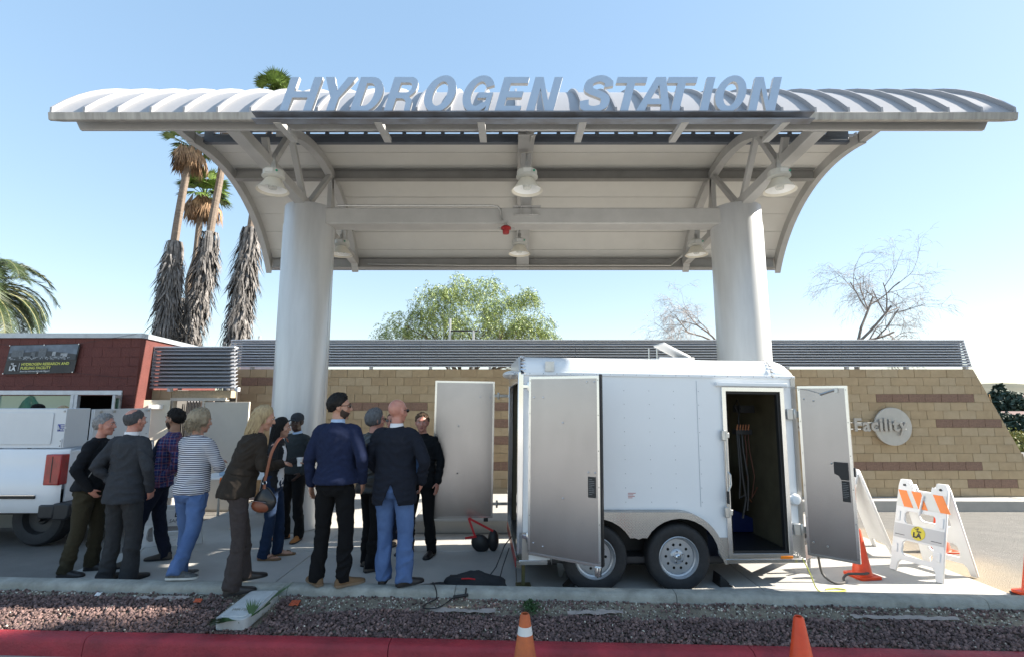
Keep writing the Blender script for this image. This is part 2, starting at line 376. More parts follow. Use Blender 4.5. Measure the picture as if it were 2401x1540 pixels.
# block wall
YW = 12.90
ZT = 2.69; CH = (ZT - WZ) / 15; BL = 0.406
def wl(z): return -6.97 + (ZT - z) * 0.16
def wr(z): return 11.57 + (ZT - z) * 0.455
wall = thing('block_wall', 'long tan concrete block wall with battered ends and brown accent blocks behind the trailer', 'wall', (0, YW, WZ))
mortar = mat('mortar', (0.42, 0.335, 0.225), 0.95, var=0.15, scale=20)
tan = mat('tan_block', (0.50, 0.385, 0.245), 0.93, c2=(0.40, 0.305, 0.19), scale=2.6, bump=0.6, bscale=60, detail=8)
tan2 = mat('pale_tan_block', (0.50, 0.40, 0.27), 0.93, c2=(0.43, 0.335, 0.215), scale=3.6, bump=0.6, bscale=60, detail=8)
brn = mat('brown_block', (0.34, 0.22, 0.165), 0.95, c2=(0.19, 0.12, 0.09), scale=30, bump=0.9, bscale=80, detail=8)
mb = MB(); prof = [(wl(WZ) - 0, 0), (wr(WZ), 0), (wr(ZT), ZT - WZ), (wl(ZT), ZT - WZ)]
mb.prism(prof, (0, 0.018, 0), (1, 0, 0), (0, 0, 1), (0, 0.19, 0)); mb.build('core', mortar, wall, fix=True)
tan3_ = mat('darker_tan_block', (0.46, 0.35, 0.22), 0.93, c2=(0.37, 0.275, 0.17), scale=2.2, bump=0.6, bscale=60, detail=8)
# brown accent courses: (row from top, photo left, photo right)
acc = {1: [(585, 660)], 3: [(2078, 2262)], 4: [(760, 1010), (1155, 1205)], 6: [(2216, 2332), (1155, 1205)], 8: [(1155, 1205)], 10: [], 11: [(1155, 1205), (1990, 2290)], 13: [(2295, 2372)]}
def u_of(x, z): return 1200.5 + FPX * x / (YW * math.cos(R(PITCH)) + (z - EYE) * math.sin(R(PITCH)))
blocks = []
def hidden(u, v):
    return (1250 < u < 1850 and v > 880) or (650 < u < 765) or (1010 < u < 1155 and v > 895)
for row in range(15):
    z1 = ZT - row * CH; z0 = z1 - CH; off = 0.0 if row % 2 == 0 else BL / 2
    x = -9.0 + off
    while x < 15:
        a, c = x, x + BL; x += BL
        la, lb = wl(z0), wl(z1); ra, rb = wr(z0), wr(z1)
        if c < max(la, lb) - 0.02 + 0.04 or a > min(ra, rb) + (ra - rb): continue
        p = [(max(a, la) if a < la else a, z0), (min(c, ra), z0), (min(c, rb), z1), (max(a, lb), z1)]
        if p[1][0] - p[0][0] < 0.03 or p[2][0] < p[3][0] + 0.0: 
            if p[1][0] - p[0][0] < 0.03: continue
            p[2] = (p[3][0] + 0.005, z1)
        g = 0.005
        poly = [(p[0][0] + g, z0 + g), (p[1][0] - g, z0 + g), (p[2][0] - g, z1 - g), (p[3][0] + g, z1 - g)]
        zc_ = (z0 + z1) / 2; xm = (a + c) / 2; u = u_of(xm, zc_)
        v = 770 - FPX * math.tan(math.atan2(zc_ - EYE, YW) - R(PITCH))
        br = any(l - 6 < u < r_ + 6 for l, r_ in acc.get(row, []))
        blocks.append((poly, br, hidden(u, v) or u > 2401, abs(u - 1200)))
vis = [b_ for b_ in blocks if not b_[2]]; vis.sort(key=lambda t: (not t[1], t[3])); single = vis[:298]; rest = vis[298:] + [b_ for b_ in blocks if b_[2]]
SH = {}
for poly, br, h, d in single:
    x0 = poly[0][0]; key = (br, tuple(round(q - x0, 3) for q, _ in poly), random.randint(0, 2))
    if key not in SH:
        q = MB(); q.prism([(a - x0, c - poly[0][1]) for a, c in poly], (0, 0, 0), (1, 0, 0), (0, 0, 1), (0, 0.03, 0))
        SH[key] = q.mesh('block', brn if br else (tan, tan3_, tan2)[key[2]])
        bm = bmesh.new(); bm.from_mesh(SH[key]); bmesh.ops.recalc_face_normals(bm, faces=bm.faces); bm.to_mesh(SH[key]); bm.free()
    o = bpy.data.objects.new('block', SH[key]); col.objects.link(o); o.parent = wall; o.location = (x0, random.uniform(-0.004, 0.002), poly[0][1] - WZ)
q = MB()
for poly, br, h, d in rest:
    q.prism([(a, c - WZ) for a, c in poly], (0, random.uniform(-0.004, 0.002), 0), (1, 0, 0), (0, 0, 1), (0, 0.03, 0), mi=2 if br else random.choice((0, 0, 1)))
o = q.build('blocks', [tan, tan2, brn], wall); o['kind'] = 'stuff'
# louvre screens: each slat a part
slatm2 = mat('shaded_louvre_metal', (0.30, 0.315, 0.35), 0.6, var=0.08, scale=1.5)  # darker copy of the slat metal, shade of the left screen put into its colour
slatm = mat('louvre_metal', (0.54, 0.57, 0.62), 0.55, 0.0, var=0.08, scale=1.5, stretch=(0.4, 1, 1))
def louvre(label, Y, z0, z1, xl0, xl1, xr0, xr1, n, splits):
    t = thing('louvre_screen', label, 'louvre screen', (0, Y, z0))
    H = z1 - z0; st = H / n
    for i in range(n):
        zb = i * st; fz = (zb + st / 2) / H
        a, c = xl0 + (xl1 - xl0) * fz, xr0 + (xr1 - xr0) * fz
        cuts = [a] + [s for s in splits if a + 0.5 < s < c - 0.5] + [c]
        for p0, p1 in zip(cuts[:-1], cuts[1:]):
            q = MB(); D = 0.11
            pr = [(-0.02, zb + st * 0.10), (-0.035, zb + st * 0.16), (-0.035, zb + st * 0.40), (-0.012, zb + st * 0.52), (D * 0.7, zb + st * 0.98), (D, zb + st * 0.98), (D, zb + st * 0.93), (0.0, zb + st * 0.42), (0.0, zb + st * 0.10)]
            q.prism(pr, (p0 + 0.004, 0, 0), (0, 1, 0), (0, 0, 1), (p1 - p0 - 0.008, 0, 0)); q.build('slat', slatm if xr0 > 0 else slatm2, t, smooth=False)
    q = MB(); q.beam((xl0, 0.03, 0), (xl1, 0.03, H + 0.02), 0.018, 0.09, up=(0, 1, 0)); q.build('end_post', slatm, t)
    if xr0 > 0: q = MB(); q.beam((xr0, 0.03, 0), (xr1, 0.03, H + 0.02), 0.018, 0.09, up=(0, 1, 0)); q.build('end_post', slatm, t)
    q = MB(); q.bx(xl1, xr1, -0.04, 0.12, H - 0.005, H + 0.03); q.build('top_rail', slatm, t, bevel=0.004)
    q = MB(); q.bx(xl0 + 0.1, xr0 - 0.1, 0.13, 0.15, 0.02, H - 0.04); q.build('backing_sheet', mat('dark_backing', (0.05, 0.055, 0.065), 0.7), t)
    for s in np.arange(xl0 + 0.4, xr0, 1.5):
        q = MB(); q.bx(s, s + 0.07, 0.0, 0.1, -0.06, 0.03); q.build('bracket', slatm, t)
    return t
louvre('long grey louvre screen running along the top of the tan block wall', YW + 0.02, ZT + 0.05, 3.40, -6.99, -7.10, 11.55, 11.42, 10, [-2.3, 1.6, 5.0, 8.3])
# gate wall and louvre at the left
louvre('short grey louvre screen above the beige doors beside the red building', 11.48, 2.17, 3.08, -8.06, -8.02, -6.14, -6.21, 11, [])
# ------------------------------------------------------------------ gate wall with doors (left)
YG = 11.6
gw = thing('door_wall', 'low block wall section with beige double doors under the short louvre screen', 'wall', (0, YG, -0.45))
q = MB(); q.bx(-8.12, -7.62, 0, 0.2, 0, 2.58); q.bx(-7.62, -6.30, 0.0, 0.2, 2.42, 2.58); q.build('masonry', mortar, gw)
for r_ in range(13):
    for k in range(2):
        x0 = -8.12 + k * 0.25; q = MB(); q.bx(x0 + 0.005, x0 + 0.245, -0.02, 0.0, r_ * 0.2 + 0.005, r_ * 0.2 + 0.195); q.build('block', tan2, gw)
cream = mat('cream_door_paint', (0.72, 0.66, 0.54), 0.5, var=0.04, scale=2)
beige = mat('beige_panel_paint', (0.56, 0.52, 0.45), 0.6, var=0.05, scale=2)
q = MB(); q.bx(-7.62, -7.55, -0.05, 0.1, 0, 2.42); q.bx(-7.55, -6.38, -0.05, 0.1, 2.35, 2.42); q.bx(-6.9, -6.85, -0.05, 0.1, 0, 2.35); q.build('door_frame', beige, gw, bevel=0.004)
q = MB(); q.bx(-6.85, -5.86, -0.03, 0.03, 0.02, 2.33); q.build('fixed_panel', beige, gw, bevel=0.004)
q = MB(); q.bx(-7.53, -7.2, 0.5, 0.52, 0, 2.35); q.build('grille_backing', M_dark, gw)
for k in range(9):
    q = MB(); q.bx(-7.53 + k * 0.07, -7.50 + k * 0.07, 0.42, 0.46, 0, 2.35); q.build('grille_bar', mat('grey_bar', (0.25, 0.25, 0.26), 0.5), gw)
q = MB(); q.bx(-7.2, -6.9, 0.4, 0.42, 0, 2.35); q.build('inner_panel', mat('pinkish_panel', (0.60, 0.5, 0.45), 0.6), gw)
q = MB(); q.bx(-8.6, -6.5, 0.6, 0.65, 0, 2.6); q.bx(-7.68, -7.63, 0.2, 0.6, 0, 2.6); q.build('back_partition', mat('dim_partition', (0.10, 0.095, 0.09), 0.8), gw)
dr = thing('open_door', 'cream metal door with push bar standing open beside the red building', 'door', (-7.58, YG - 0.12, -0.42), R(196))
q = MB(); q.bx(-0.02, 0.80, -0.022, 0.022, 0.01, 2.34); q.build('leaf', cream, dr, bevel=0.004)
dr.rotation_euler = (0, 0, R(203))
q = MB(); q.bx(0.06, 0.74, 0.045, 0.085, 1.02, 1.08); q.bx(0.08, 0.12, 0.02, 0.05, 1.0, 1.1); q.bx(0.68, 0.74, 0.02, 0.05, 1.0, 1.1); q.build('push_bar', M_alu2, dr, bevel=0.01)
q = MB(); q.bx(0.10, 0.38, 0.022, 0.08, 2.14, 2.24); q.build('door_closer', mat('closer_paint', (0.7, 0.69, 0.66), 0.4), dr, bevel=0.012)
sg = thing('wall_sign', 'small white emergency sign with dark lettering on the block beside the open door', 'sign', (-7.95, YG - 0.035, 1.35))
q = MB(); q.bx(0, 0.34, -0.008, 0, 0, 0.22); q.build('board', white_paint, sg)
ink = mat('dark_ink', (0.03, 0.03, 0.035), 0.6, var=0)
link('lettering', text_mesh('EMERGENCY\nEXIT', 0.055, XZ((0.02, -0.012, 0.15)), ink), sg, False)
bx_ = thing('junction_box', 'grey utility box fixed to the block beside the open door', 'utility box', (-7.86, YG - 0.1, 0.92))
q = MB(); q.bx(0, 0.13, 0, 0.08, 0, 0.2); q.build('housing', M_steel, bx_, bevel=0.008); q = MB(); q.lathe([(0, -0.02), (0.03, -0.02), (0.03, 0)], 12, (0.065, 0, 0.1), 'Y'); q.build('knob', M_dark, bx_)

# ------------------------------------------------------------------ red building
redw = mat('red_painted_block', (0.145, 0.042, 0.034), 0.8, c2=(0.105, 0.031, 0.026), scale=4, bump=0.7, bscale=45, detail=8)
rb = thing('red_building', 'low dark red painted block building with a window band at the left edge', 'building', (-8.0, 11.0, -0.45))
ZR = 3.24 + 0.45; WB, WTp = 0.95 + 0.45, 2.12 + 0.45
q = MB()
q.bx(-10, 0, 0, 0.25, WTp, ZR); q.bx(-10, 0, 0, 0.25, 0, WB); q.bx(-0.28, 0, 0.002, 0.25, WB, WTp)
q.add([(0, 0.25, 0), (-0.62, 4.0, 0), (-0.62, 4.0, ZR), (0, 0.25, ZR), (-0.25, 0.25, 0), (-0.85, 4.0, 0), (-0.85, 4.0, ZR), (-0.25, 0.25, ZR)], [(0, 1, 2, 3), (4, 7, 6, 5), (3, 2, 6, 7), (1, 5, 6, 2)])
q.build('wall', redw, rb, fix=False, smooth=False)
# split face corner blocks, individually rough
for r_ in range(18):
    q = MB(); w_ = 0.20 if r_ % 2 else 0.40
    vs = []; rnd = random.Random(r_)
    q.bx(-w_ + 0.006, 0.008, -0.014, 0.0, r_ * 0.205 + 0.006, r_ * 0.205 + 0.199)
    if WB < r_ * 0.205 + 0.1 < WTp and w_ > 0.3: q = MB(); q.bx(-0.26, 0.008, -0.014, 0.0, r_ * 0.205 + 0.006, r_ * 0.205 + 0.199)
    q.build('corner_block', redw, rb, bevel=0.012)
for r_ in range(12, 18):
    for k in range(24):
        x0 = -0.40 * (k + (0.5 if r_ % 2 else 1)) - 0.40; 
        if x0 < -9.8: continue
        q = MB(); q.bx(x0 + 0.0025, x0 + 0.3975, -0.006, 0.0, r_ * 0.205 + 0.003, r_ * 0.205 + 0.202); q.build('block', redw, rb, bevel=0.003)
q = MB(); q.bx(-10, 0.04, -0.05, 0.3, ZR, ZR + 0.1); q.add([(0.04, 0.3, ZR), (-0.6, 4.05, ZR), (-0.6, 4.05, ZR + 0.1), (0.04, 0.3, ZR + 0.1), (-0.3, 0.3, ZR), (-0.9, 4.05, ZR), (-0.9, 4.05, ZR + 0.1), (-0.3, 0.3, ZR + 0.1)], [(0, 1, 2, 3), (4, 7, 6, 5), (3, 2, 6, 7), (0, 4, 5, 1)])
q.build('coping', mat('coping_metal', (0.42, 0.45, 0.48), 0.4, 0.3), rb, fix=False, smooth=False)
q = MB(); q.bx(-10, -0.3, 0.3, 4, ZR - 0.12, ZR - 0.05); q.build('roof', M_grey, rb)
wf = MB(); wf.bx(-10, -0.28, -0.03, 0.06, WTp - 0.09, WTp + 0.0); wf.bx(-10, -0.28, -0.03, 0.06, WB, WB + 0.06); 
for x in (-4.6, -2.9, -1.32, -1.24, -0.32): wf.bx(x - 0.035, x + 0.035, -0.028, 0.058, WB + 0.06, WTp - 0.09)
whf = mat('window_frame_paint', (0.55, 0.57, 0.60), 0.4, 0.2)
o = wf.build('window', whf, rb, bevel=0.004)
glassm = mat('dark_glass', (0.006, 0.012, 0.010), 0.04, var=0, spec=0.9)
tintm = mat('green_tinted_glass', (0.20, 0.30, 0.22), 0.06, var=0, spec=0.9)
q = MB(); q.bx(-10, -2.94, 0.0, 0.012, WB + 0.06, WTp - 0.09); q.build('pane', glassm, o)
q = MB(); q.bx(-2.86, -1.36, 0.0, 0.012, WB + 0.06, WTp - 0.09); q.build('pane', tintm, o)
q = MB(); q.bx(-10, -0.35, 1.4, 1.45, WB, WTp); q.build('dark_interior', mat('dark_room', (0.008, 0.008, 0.009), 0.9), rb)
# green drape seen through the tinted pane
q = MB(); gm = mat('green_drape', (0.02, 0.16, 0.09), 0.5, c2=(0.01, 0.07, 0.045), scale=3)
N = 26
for i in range(N):
    for j in range(7):
        def pp(i, j):
            s, t = i / N, j / 7; top = 0.08 + 0.34 * math.exp(-((s - 0.40) / 0.16) ** 2) + 0.10 * math.exp(-((s - 0.7) / 0.2) ** 2)
            return (-2.8 + 1.42 * s, -0.012 - 0.014 * math.sin(i * 1.7 + j), WB + 0.55 + (WTp - 0.50 - WB - 0.2 + top) * 0 + t * top * 1.2)
        q.quad(pp(i, j), pp(i + 1, j), pp(i + 1, j + 1), pp(i, j + 1))
q.build('drape', gm, rb, fix=False)
q = MB(); sash = [rrect(0, 0.40, 0, WTp - WB - 0.17, 0.004, 1), [(a, c) for a, c in rrect(0.06, 0.34, 0.06, WTp - WB - 0.23, 0.004, 1)]]
Mx = frame((-0.30, -0.03, WB + 0.07), (math.cos(R(-68)), math.sin(R(-68)), 0), (0, 0, 1))
so = plate('casement', sash, 0.045, Mx, whf, rb, 0.003)
so2 = plate('pane', [rrect(0.06, 0.34, 0.06, WTp - WB - 0.23, 0.004, 1)], 0.01, Mx, mat('green_edge_glass', (0.05, 0.16, 0.12), 0.05, var=0, spec=0.9), so)
q = MB(); q.bx(-2.6, -2.35, -0.06, -0.03, WB + 0.05, WTp - 0.1)
so3 = plate('casement', [rrect(0, 0.34, 0, WTp - WB - 0.17, 0.004, 1), rrect(0.07, 0.27, 0.06, WTp - WB - 0.23, 0.004, 1)], 0.045, frame((-4.72, -0.06, WB + 0.03), (math.cos(R(-20)), math.sin(R(-20)), 0), (0, 0, 1)), whf, rb, 0.003)
# banner
bn = thing('banner', 'dark banner with a campus skyline photo and yellow lettering on the red wall', 'banner', (-10.82, 10.955, 2.46))
def bpt(s, t, d=0.0): # banner is slightly skewed
    return (0.0 + 1.50 * s + 0.07 * t, -d, 0.0 + 0.62 * t + 0.035 * s)
q = MB(); N = 20
for i in range(N):
    q.quad(bpt(i / N, 0, 0.012 + 0.006 * math.sin(i)), bpt((i + 1) / N, 0, 0.012 + 0.006 * math.sin(i + 1)), bpt((i + 1) / N, 1, 0.01 + 0.004 * math.sin(i + 1)), bpt(i / N, 1, 0.01 + 0.004 * math.sin(i)))
q.build('cloth', mat('banner_black', (0.022, 0.024, 0.027), 0.5, var=0.1), bn, fix=False)
pic = bpy.data.materials.new('banner_photo'); pic.use_nodes = True
n, L, b = nodes_of(pic); b.inputs['Roughness'].default_value = 0.5
q = MB(); q.quad(bpt(0.015, 0.45, 0.022), bpt(0.985, 0.45, 0.022), bpt(0.985, 0.98, 0.02), bpt(0.015, 0.98, 0.02)); q.build('photo_sky', mat('banner_sky', (0.17, 0.21, 0.26), 0.5, c2=(0.07, 0.09, 0.12), scale=3), bn, fix=False)
q = MB(); pr = [(s, 0.72 + 0.10 * math.sin(s * 4.2) * s + 0.03 * noise.noise((s * 9, 0, 0))) for s in [k / 30 for k in range(31)]]
for k in range(30): q.quad(bpt(0.015 + pr[k][0] * 0.97, 0.45, 0.026), bpt(0.015 + pr[k + 1][0] * 0.97, 0.45, 0.026), bpt(0.015 + pr[k + 1][0] * 0.97, pr[k + 1][1], 0.026), bpt(0.015 + pr[k][0] * 0.97, pr[k][1], 0.026))
q.build('photo_hill', mat('banner_hill', (0.035, 0.042, 0.05), 0.5), bn, fix=False)
q = MB(); rnd = random.Random(3)
for k in range(60):
    s = rnd.uniform(0.03, 0.92); w_ = rnd.uniform(0.008, 0.03); h0 = rnd.uniform(0.46, 0.56); h = rnd.uniform(0.015, 0.05)
    q.quad(bpt(s, h0, 0.034), bpt(s + w_, h0, 0.034), bpt(s + w_, h0 + h, 0.034), bpt(s, h0 + h, 0.034), 1)
for s, w_, h0, h1, mi in ((0.06, 0.17, 0.58, 0.82, 0), (0.34, 0.06, 0.56, 0.74, 0), (0.44, 0.11, 0.55, 0.86, 0), (0.64, 0.05, 0.58, 0.74, 1), (0.76, 0.10, 0.58, 0.68, 1), (0.26, 0.1, 0.52, 0.62, 0), (0.6, 0.2, 0.5, 0.6, 0)):
    q.quad(bpt(s, h0, 0.03), bpt(s + w_, h0, 0.03), bpt(s + w_, h1, 0.03), bpt(s, h1, 0.03), mi)
q.build('photo_buildings', [mat('banner_building', (0.10, 0.115, 0.13), 0.5, var=0.3, scale=30), mat('banner_light', (0.32, 0.34, 0.36), 0.5, var=0.4, scale=40)], bn, fix=False)
yel = mat('banner_yellow', (0.62, 0.62, 0.12), 0.5, var=0); wht = mat('print_white', (0.62, 0.63, 0.64), 0.5, var=0)
def btext(t, size, s, tt, m, **k): return link('lettering', text_mesh(t, size, frame(bpt(s, tt, 0.028), (1, 0, 0.023), (0.11, 0, 1)), m, **k), bn, False)
btext('HYDROGEN RESEARCH AND', 0.078, 0.235, 0.285, yel, offset=0.002, spacing=1.0)
btext('FUELING FACILITY', 0.078, 0.235, 0.155, yel, offset=0.002)
btext('First in the World to Sell by the Kilogram', 0.048, 0.235, 0.06, wht, shear=0.3, spacing=0.82)
btext('Cal', 0.045, 0.085, 0.335, wht, offset=0.002); btext('State', 0.04, 0.115, 0.27, wht, offset=0.002)
btext('L', 0.12, 0.075, 0.13, wht, offset=0.006); btext('A', 0.12, 0.112, 0.12, wht, offset=0.006)
q = MB(); q.quad(bpt(0.205, 0.12, 0.028), bpt(0.209, 0.12, 0.028), bpt(0.209, 0.38, 0.028), bpt(0.205, 0.38, 0.028)); q.build('rule', wht, bn, fix=False)
for s, t in ((0.01, 0.02), (0.99, 0.02), (0.01, 0.98), (0.99, 0.98), (0.5, 0.98), (0.5, 0.02)):
    q = MB(); q.lathe([(0, -0.04), (0.011, -0.038), (0.012, -0.02)], 8, bpt(s, t), 'Y'); q.build('grommet', M_alu2, bn)
for nm, p, r_ in (('cord', [bpt(0, 1, 0.02), (-0.8, -0.02, 0.70)], 0.003), ('cord', [bpt(1, 1, 0.02), (2.75, -0.02, 0.86)], 0.003), ('cord', [bpt(1, 0, 0.02), (2.75, -0.02, -0.1)], 0.003)):
    q = MB(); q.tube(p, r_, 5); q.build(nm, M_dark, bn)
lw = MB(); lw.bx(-12, -6.9, 9.35, 10.95, -0.6, 0.02); tag(lw.build('walkway', M_conc, bevel=0.02), kind='structure')

# ------------------------------------------------------------------ canopy
CX = 0.25; HW = 5.74
cp = thing('canopy', 'large grey steel canopy with a curved ribbed roof on two round columns', 'canopy', (CX, 8.45, PZ))
oz = -PZ   # children coordinates: x rel CX, y rel 8.45, z rel PZ
def W(x, y, z): return (x - CX, y - 8.45, z + oz)
roofw = mat('roof_white_metal', (0.31, 0.31, 0.322), 0.42, var=0.03, scale=1.5)
def arc_pts(cy, cz, r, y0, y1, n):
    a0 = math.atan2(math.sqrt(max(0, r * r - (y0 - cy) ** 2)), y0 - cy); a1 = math.atan2(math.sqrt(max(0, r * r - (y1 - cy) ** 2)), y1 - cy)
    return [(cy + r * math.cos(a0 + (a1 - a0) * i / n), cz + r * math.sin(a0 + (a1 - a0) * i / n)) for i in range(n + 1)]
def shell(q, x0, x1, cy, cz, r, th, y0, y1, n=14, mi=0):
    o_, i_ = arc_pts(cy, cz, r, y0, y1, n), arc_pts(cy, cz, r - th, y0, y1, n)
    poly = o_ + i_[::-1]
    vs = []
    for x in (x0, x1):
        vs += [W(x, y, z) for y, z in o_] + [W(x, y, z) for y, z in i_]
    m_ = n + 1; fs = []
    for k in range(n):
        fs += [(k, k + 1, 2 * m_ + k + 1, 2 * m_ + k), (m_ + k, 3 * m_ + k, 3 * m_ + k + 1, m_ + k + 1), (k, m_ + k, m_ + k + 1, k + 1), (2 * m_ + k, 2 * m_ + k + 1, 3 * m_ + k + 1, 3 * m_ + k)]
    fs += [(0, 2 * m_, 3 * m_, m_), (n, m_ + n, 3 * m_ + n, 2 * m_ + n)]
    q.add(vs, fs, mi); return q
# upper ribbed shell in pans between standing seams
NP = 29; PW = 2 * HW / NP
UY0, UZ0, UR = 8.58, 3.10, 3.62
for i in range(NP):
    q = MB(); x0 = CX - HW + i * PW
    shell(q, x0 + 0.004, x0 + PW - 0.004, UY0, UZ0, UR, 0.05, 5.70, 8.66); q.build('roof_pan', roofw, cp)
for i in range(NP + 1):
    q = MB(); x = CX - HW + i * PW
    shell(q, x - 0.013, x + 0.013, UY0, UZ0, UR + 0.048, 0.06, 5.69, 8.66); q.build('standing_seam', roofw, cp)
# lower shell
LY0, LZ0, LR = 8.6, 3.41, 3.01
lp = arc_pts(LY0, LZ0, LR, 8.42, 11.22, 8)
for (ya, za), (yb, zb) in zip(lp[:-1], lp[1:]):
    for xa, xb in ((CX - HW + 0.02, CX), (CX, CX + HW - 0.02)):
        q = MB(); shell(q, xa + 0.002, xb - 0.002, LY0, LZ0, LR, 0.03, ya + 0.006, yb - 0.006, 3); q.build('ceiling_panel', mat('ceiling_panel', (0.60, 0.59, 0.56), 0.55, var=0.05, scale=1.2), cp)
q = MB(); shell(q, CX - HW, CX + HW, LY0, LZ0, LR + 0.09, 0.06, 8.40, 11.30, 16); q.build('roof_deck', roofw, cp)
# gutter, front beam, sign board and its arms
q = MB(); x0, x1 = CX - HW, CX + HW
q.prism([(0, 0), (0.02, -0.085), (0.05, -0.085), (0.22, 0)], W(x0, 5.655, 5.275), (0, 1, 0), (0, 0, 1), (x1 - x0, 0, 0)); q.build('gutter', mat('weathered_gutter', (0.42, 0.40, 0.37), 0.6, c2=(0.24, 0.23, 0.21), scale=4, stretch=(3, 1, 0.4)), cp, bevel=0.004)
q = MB(); q.add([W(*p) for p in [(x0 + 0.03, 5.95, 5.42), (x1 - 0.03, 5.95, 5.42), (x1 - 0.14, 5.95, 5.215), (x0 + 0.14, 5.95, 5.215), (x0 + 0.03, 5.99, 5.42), (x1 - 0.03, 5.99, 5.42), (x1 - 0.14, 5.99, 5.215), (x0 + 0.14, 5.99, 5.215)]], [(0, 1, 2, 3), (4, 7, 6, 5), (0, 4, 5, 1), (2, 6, 7, 3), (0, 3, 7, 4), (1, 5, 6, 2)])
q.build('front_beam', M_grey, cp, bevel=0.005)
# side arch beams
for sx_ in (-1, 1):
    q = MB(); xe = CX + sx_ * (HW - 0.10); shell(q, xe - 0.06, xe + 0.06, LY0, LZ0, LR - 0.03, 0.17, 8.1, 11.1, 22); q.bx(xe - CX - 0.06, xe - CX + 0.06, 7.45 - 8.45, 8.12 - 8.45, 6.20 + oz, 6.37 + oz); q.build('side_arch', M_grey, cp)
    q = MB(); xe = CX + sx_ * (HW + 0.02); shell(q, xe - 0.015, xe + 0.015, LY0, LZ0, LR + 0.12, 0.14, 8.4, 11.2, 18); q.build('side_trim', M_grey, cp)
# slotted beam
loops = [[(-HW + 0.15, 0), (HW - 0.15, 0), (HW - 0.15, 0.13), (-HW + 0.15, 0.13)]]
x = -HW + 0.3
while x < HW - 0.5: loops.append(rrect(x, x + 0.27, 0.035, 0.105, 0.012, 2)); x += 0.335
plate('slotted_beam', loops, 0.03, frame(W(CX, 8.37, 6.425), (1, 0, 0), (0, 0, 1)), M_greyd, cp)
q = MB(); q.bx(x0 - CX + 0.15, x1 - CX - 0.15, 8.33 - 8.45, 8.42 - 8.45, 6.31 + oz, 6.36 + oz); q.bx(x0 - CX + 0.15, x1 - CX - 0.15, 8.36 - 8.45, 8.39 - 8.45, 6.36 + oz, 6.425 + oz); q.build('slotted_beam_chord', M_greyd, cp, bevel=0.003)
# purlins
def ibeam(q, p0, p1, h, w, t=0.012):
    (xa, y, z), (xb, _, _) = p0, p1
    q.bx(xa - CX, xb - CX, y - w / 2 - 8.45, y + w / 2 - 8.45, z + oz, z + t + oz); q.bx(xa - CX, xb - CX, y - w / 2 - 8.45, y + w / 2 - 8.45, z + h - t + oz, z + h + oz)
    q.bx(xa - CX, xb - CX, y - t / 2 - 8.45, y + t / 2 - 8.45, z + t + oz, z + h - t + oz)
pm = mat('purlin_paint', (0.24, 0.235, 0.225), 0.5, var=0.1, scale=3)
for y, z, h in ((9.35, 6.08, 0.20), (11.06, 4.80, 0.22)):
    q = MB(); ibeam(q, (x0 + 0.2, y, z), (x1 - 0.2, y, z), h, 0.14); q.build('purlin', pm, cp, bevel=0.003)
q = MB(); q.bx(x0 - CX + 0.1, x1 - CX - 0.1, 11.20 - 8.45, 11.34 - 8.45, 4.83 + oz, 5.02 + oz); q.build('rear_fascia', M_grey, cp, bevel=0.005)
# trusses over the columns and the middle arch
XL, XR = -3.46, 3.83
for X in (XL, XR):
    sgn = -1 if X < 0 else 1
    q = MB(); shell(q, X - 0.07, X + 0.07, LY0, LZ0, LR - 0.10, 0.14, 7.2, 11.05, 20); q.build('truss_top_chord', M_grey, cp)
    q = MB(); q.beam(W(X + sgn * 0.03, 8.40, 5.16), W(X + sgn * 0.03, 6.02, 5.30), 0.17, 0.15); q.beam(W(X, 8.62, 5.10), W(X, 11.05, 4.93), 0.15, 0.13); q.build('truss_bottom_chord', M_grey, cp, bevel=0.006)
    for a, c in (((8.15, 5.20), (7.55, 6.00)), ((8.35, 5.20), (9.25, 6.12)), ((7.0, 5.28), (7.5, 6.00)), ((6.9, 5.28), (6.75, 5.55)), ((9.35, 5.05), (9.32, 6.12)), ((9.6, 5.05), (9.3, 6.1)), ((10.3, 5.0), (10.2, 5.55))):
        q = MB(); q.beam(W(X, *a), W(X, *c), 0.085, 0.085, up=(1, 0, 0)); q.build('truss_web', M_grey, cp, bevel=0.004)
    q = MB(); xo = X - sgn * 0.0 + sgn * 0.17; q.tube([W(xo - sgn * 0.04, 8.20, 5.20), W(xo - sgn * 0.04, 6.12, 5.33)], 0.018, 8); q.build('conduit', M_steel, cp)
q = MB(); shell(q, CX - 0.15, CX + 0.12, LY0, LZ0, LR - 0.03, 0.012, 7.15, 11.05, 20); shell(q, CX - 0.15, CX + 0.12, LY0, LZ0, LR - 0.20, 0.012, 7.15, 11.05, 20); shell(q, CX - 0.02, CX - 0.005, LY0, LZ0, LR - 0.042, 0.16, 7.15, 11.05, 20); q.build('middle_arch', M_grey, cp)
q = MB(); q.tube([W(CX + 0.05, y, z) for y, z in arc_pts(LY0, LZ0, LR - 0.235, 7.2, 7.9, 8)], 0.014, 7); q.build('conduit', M_steel, cp)
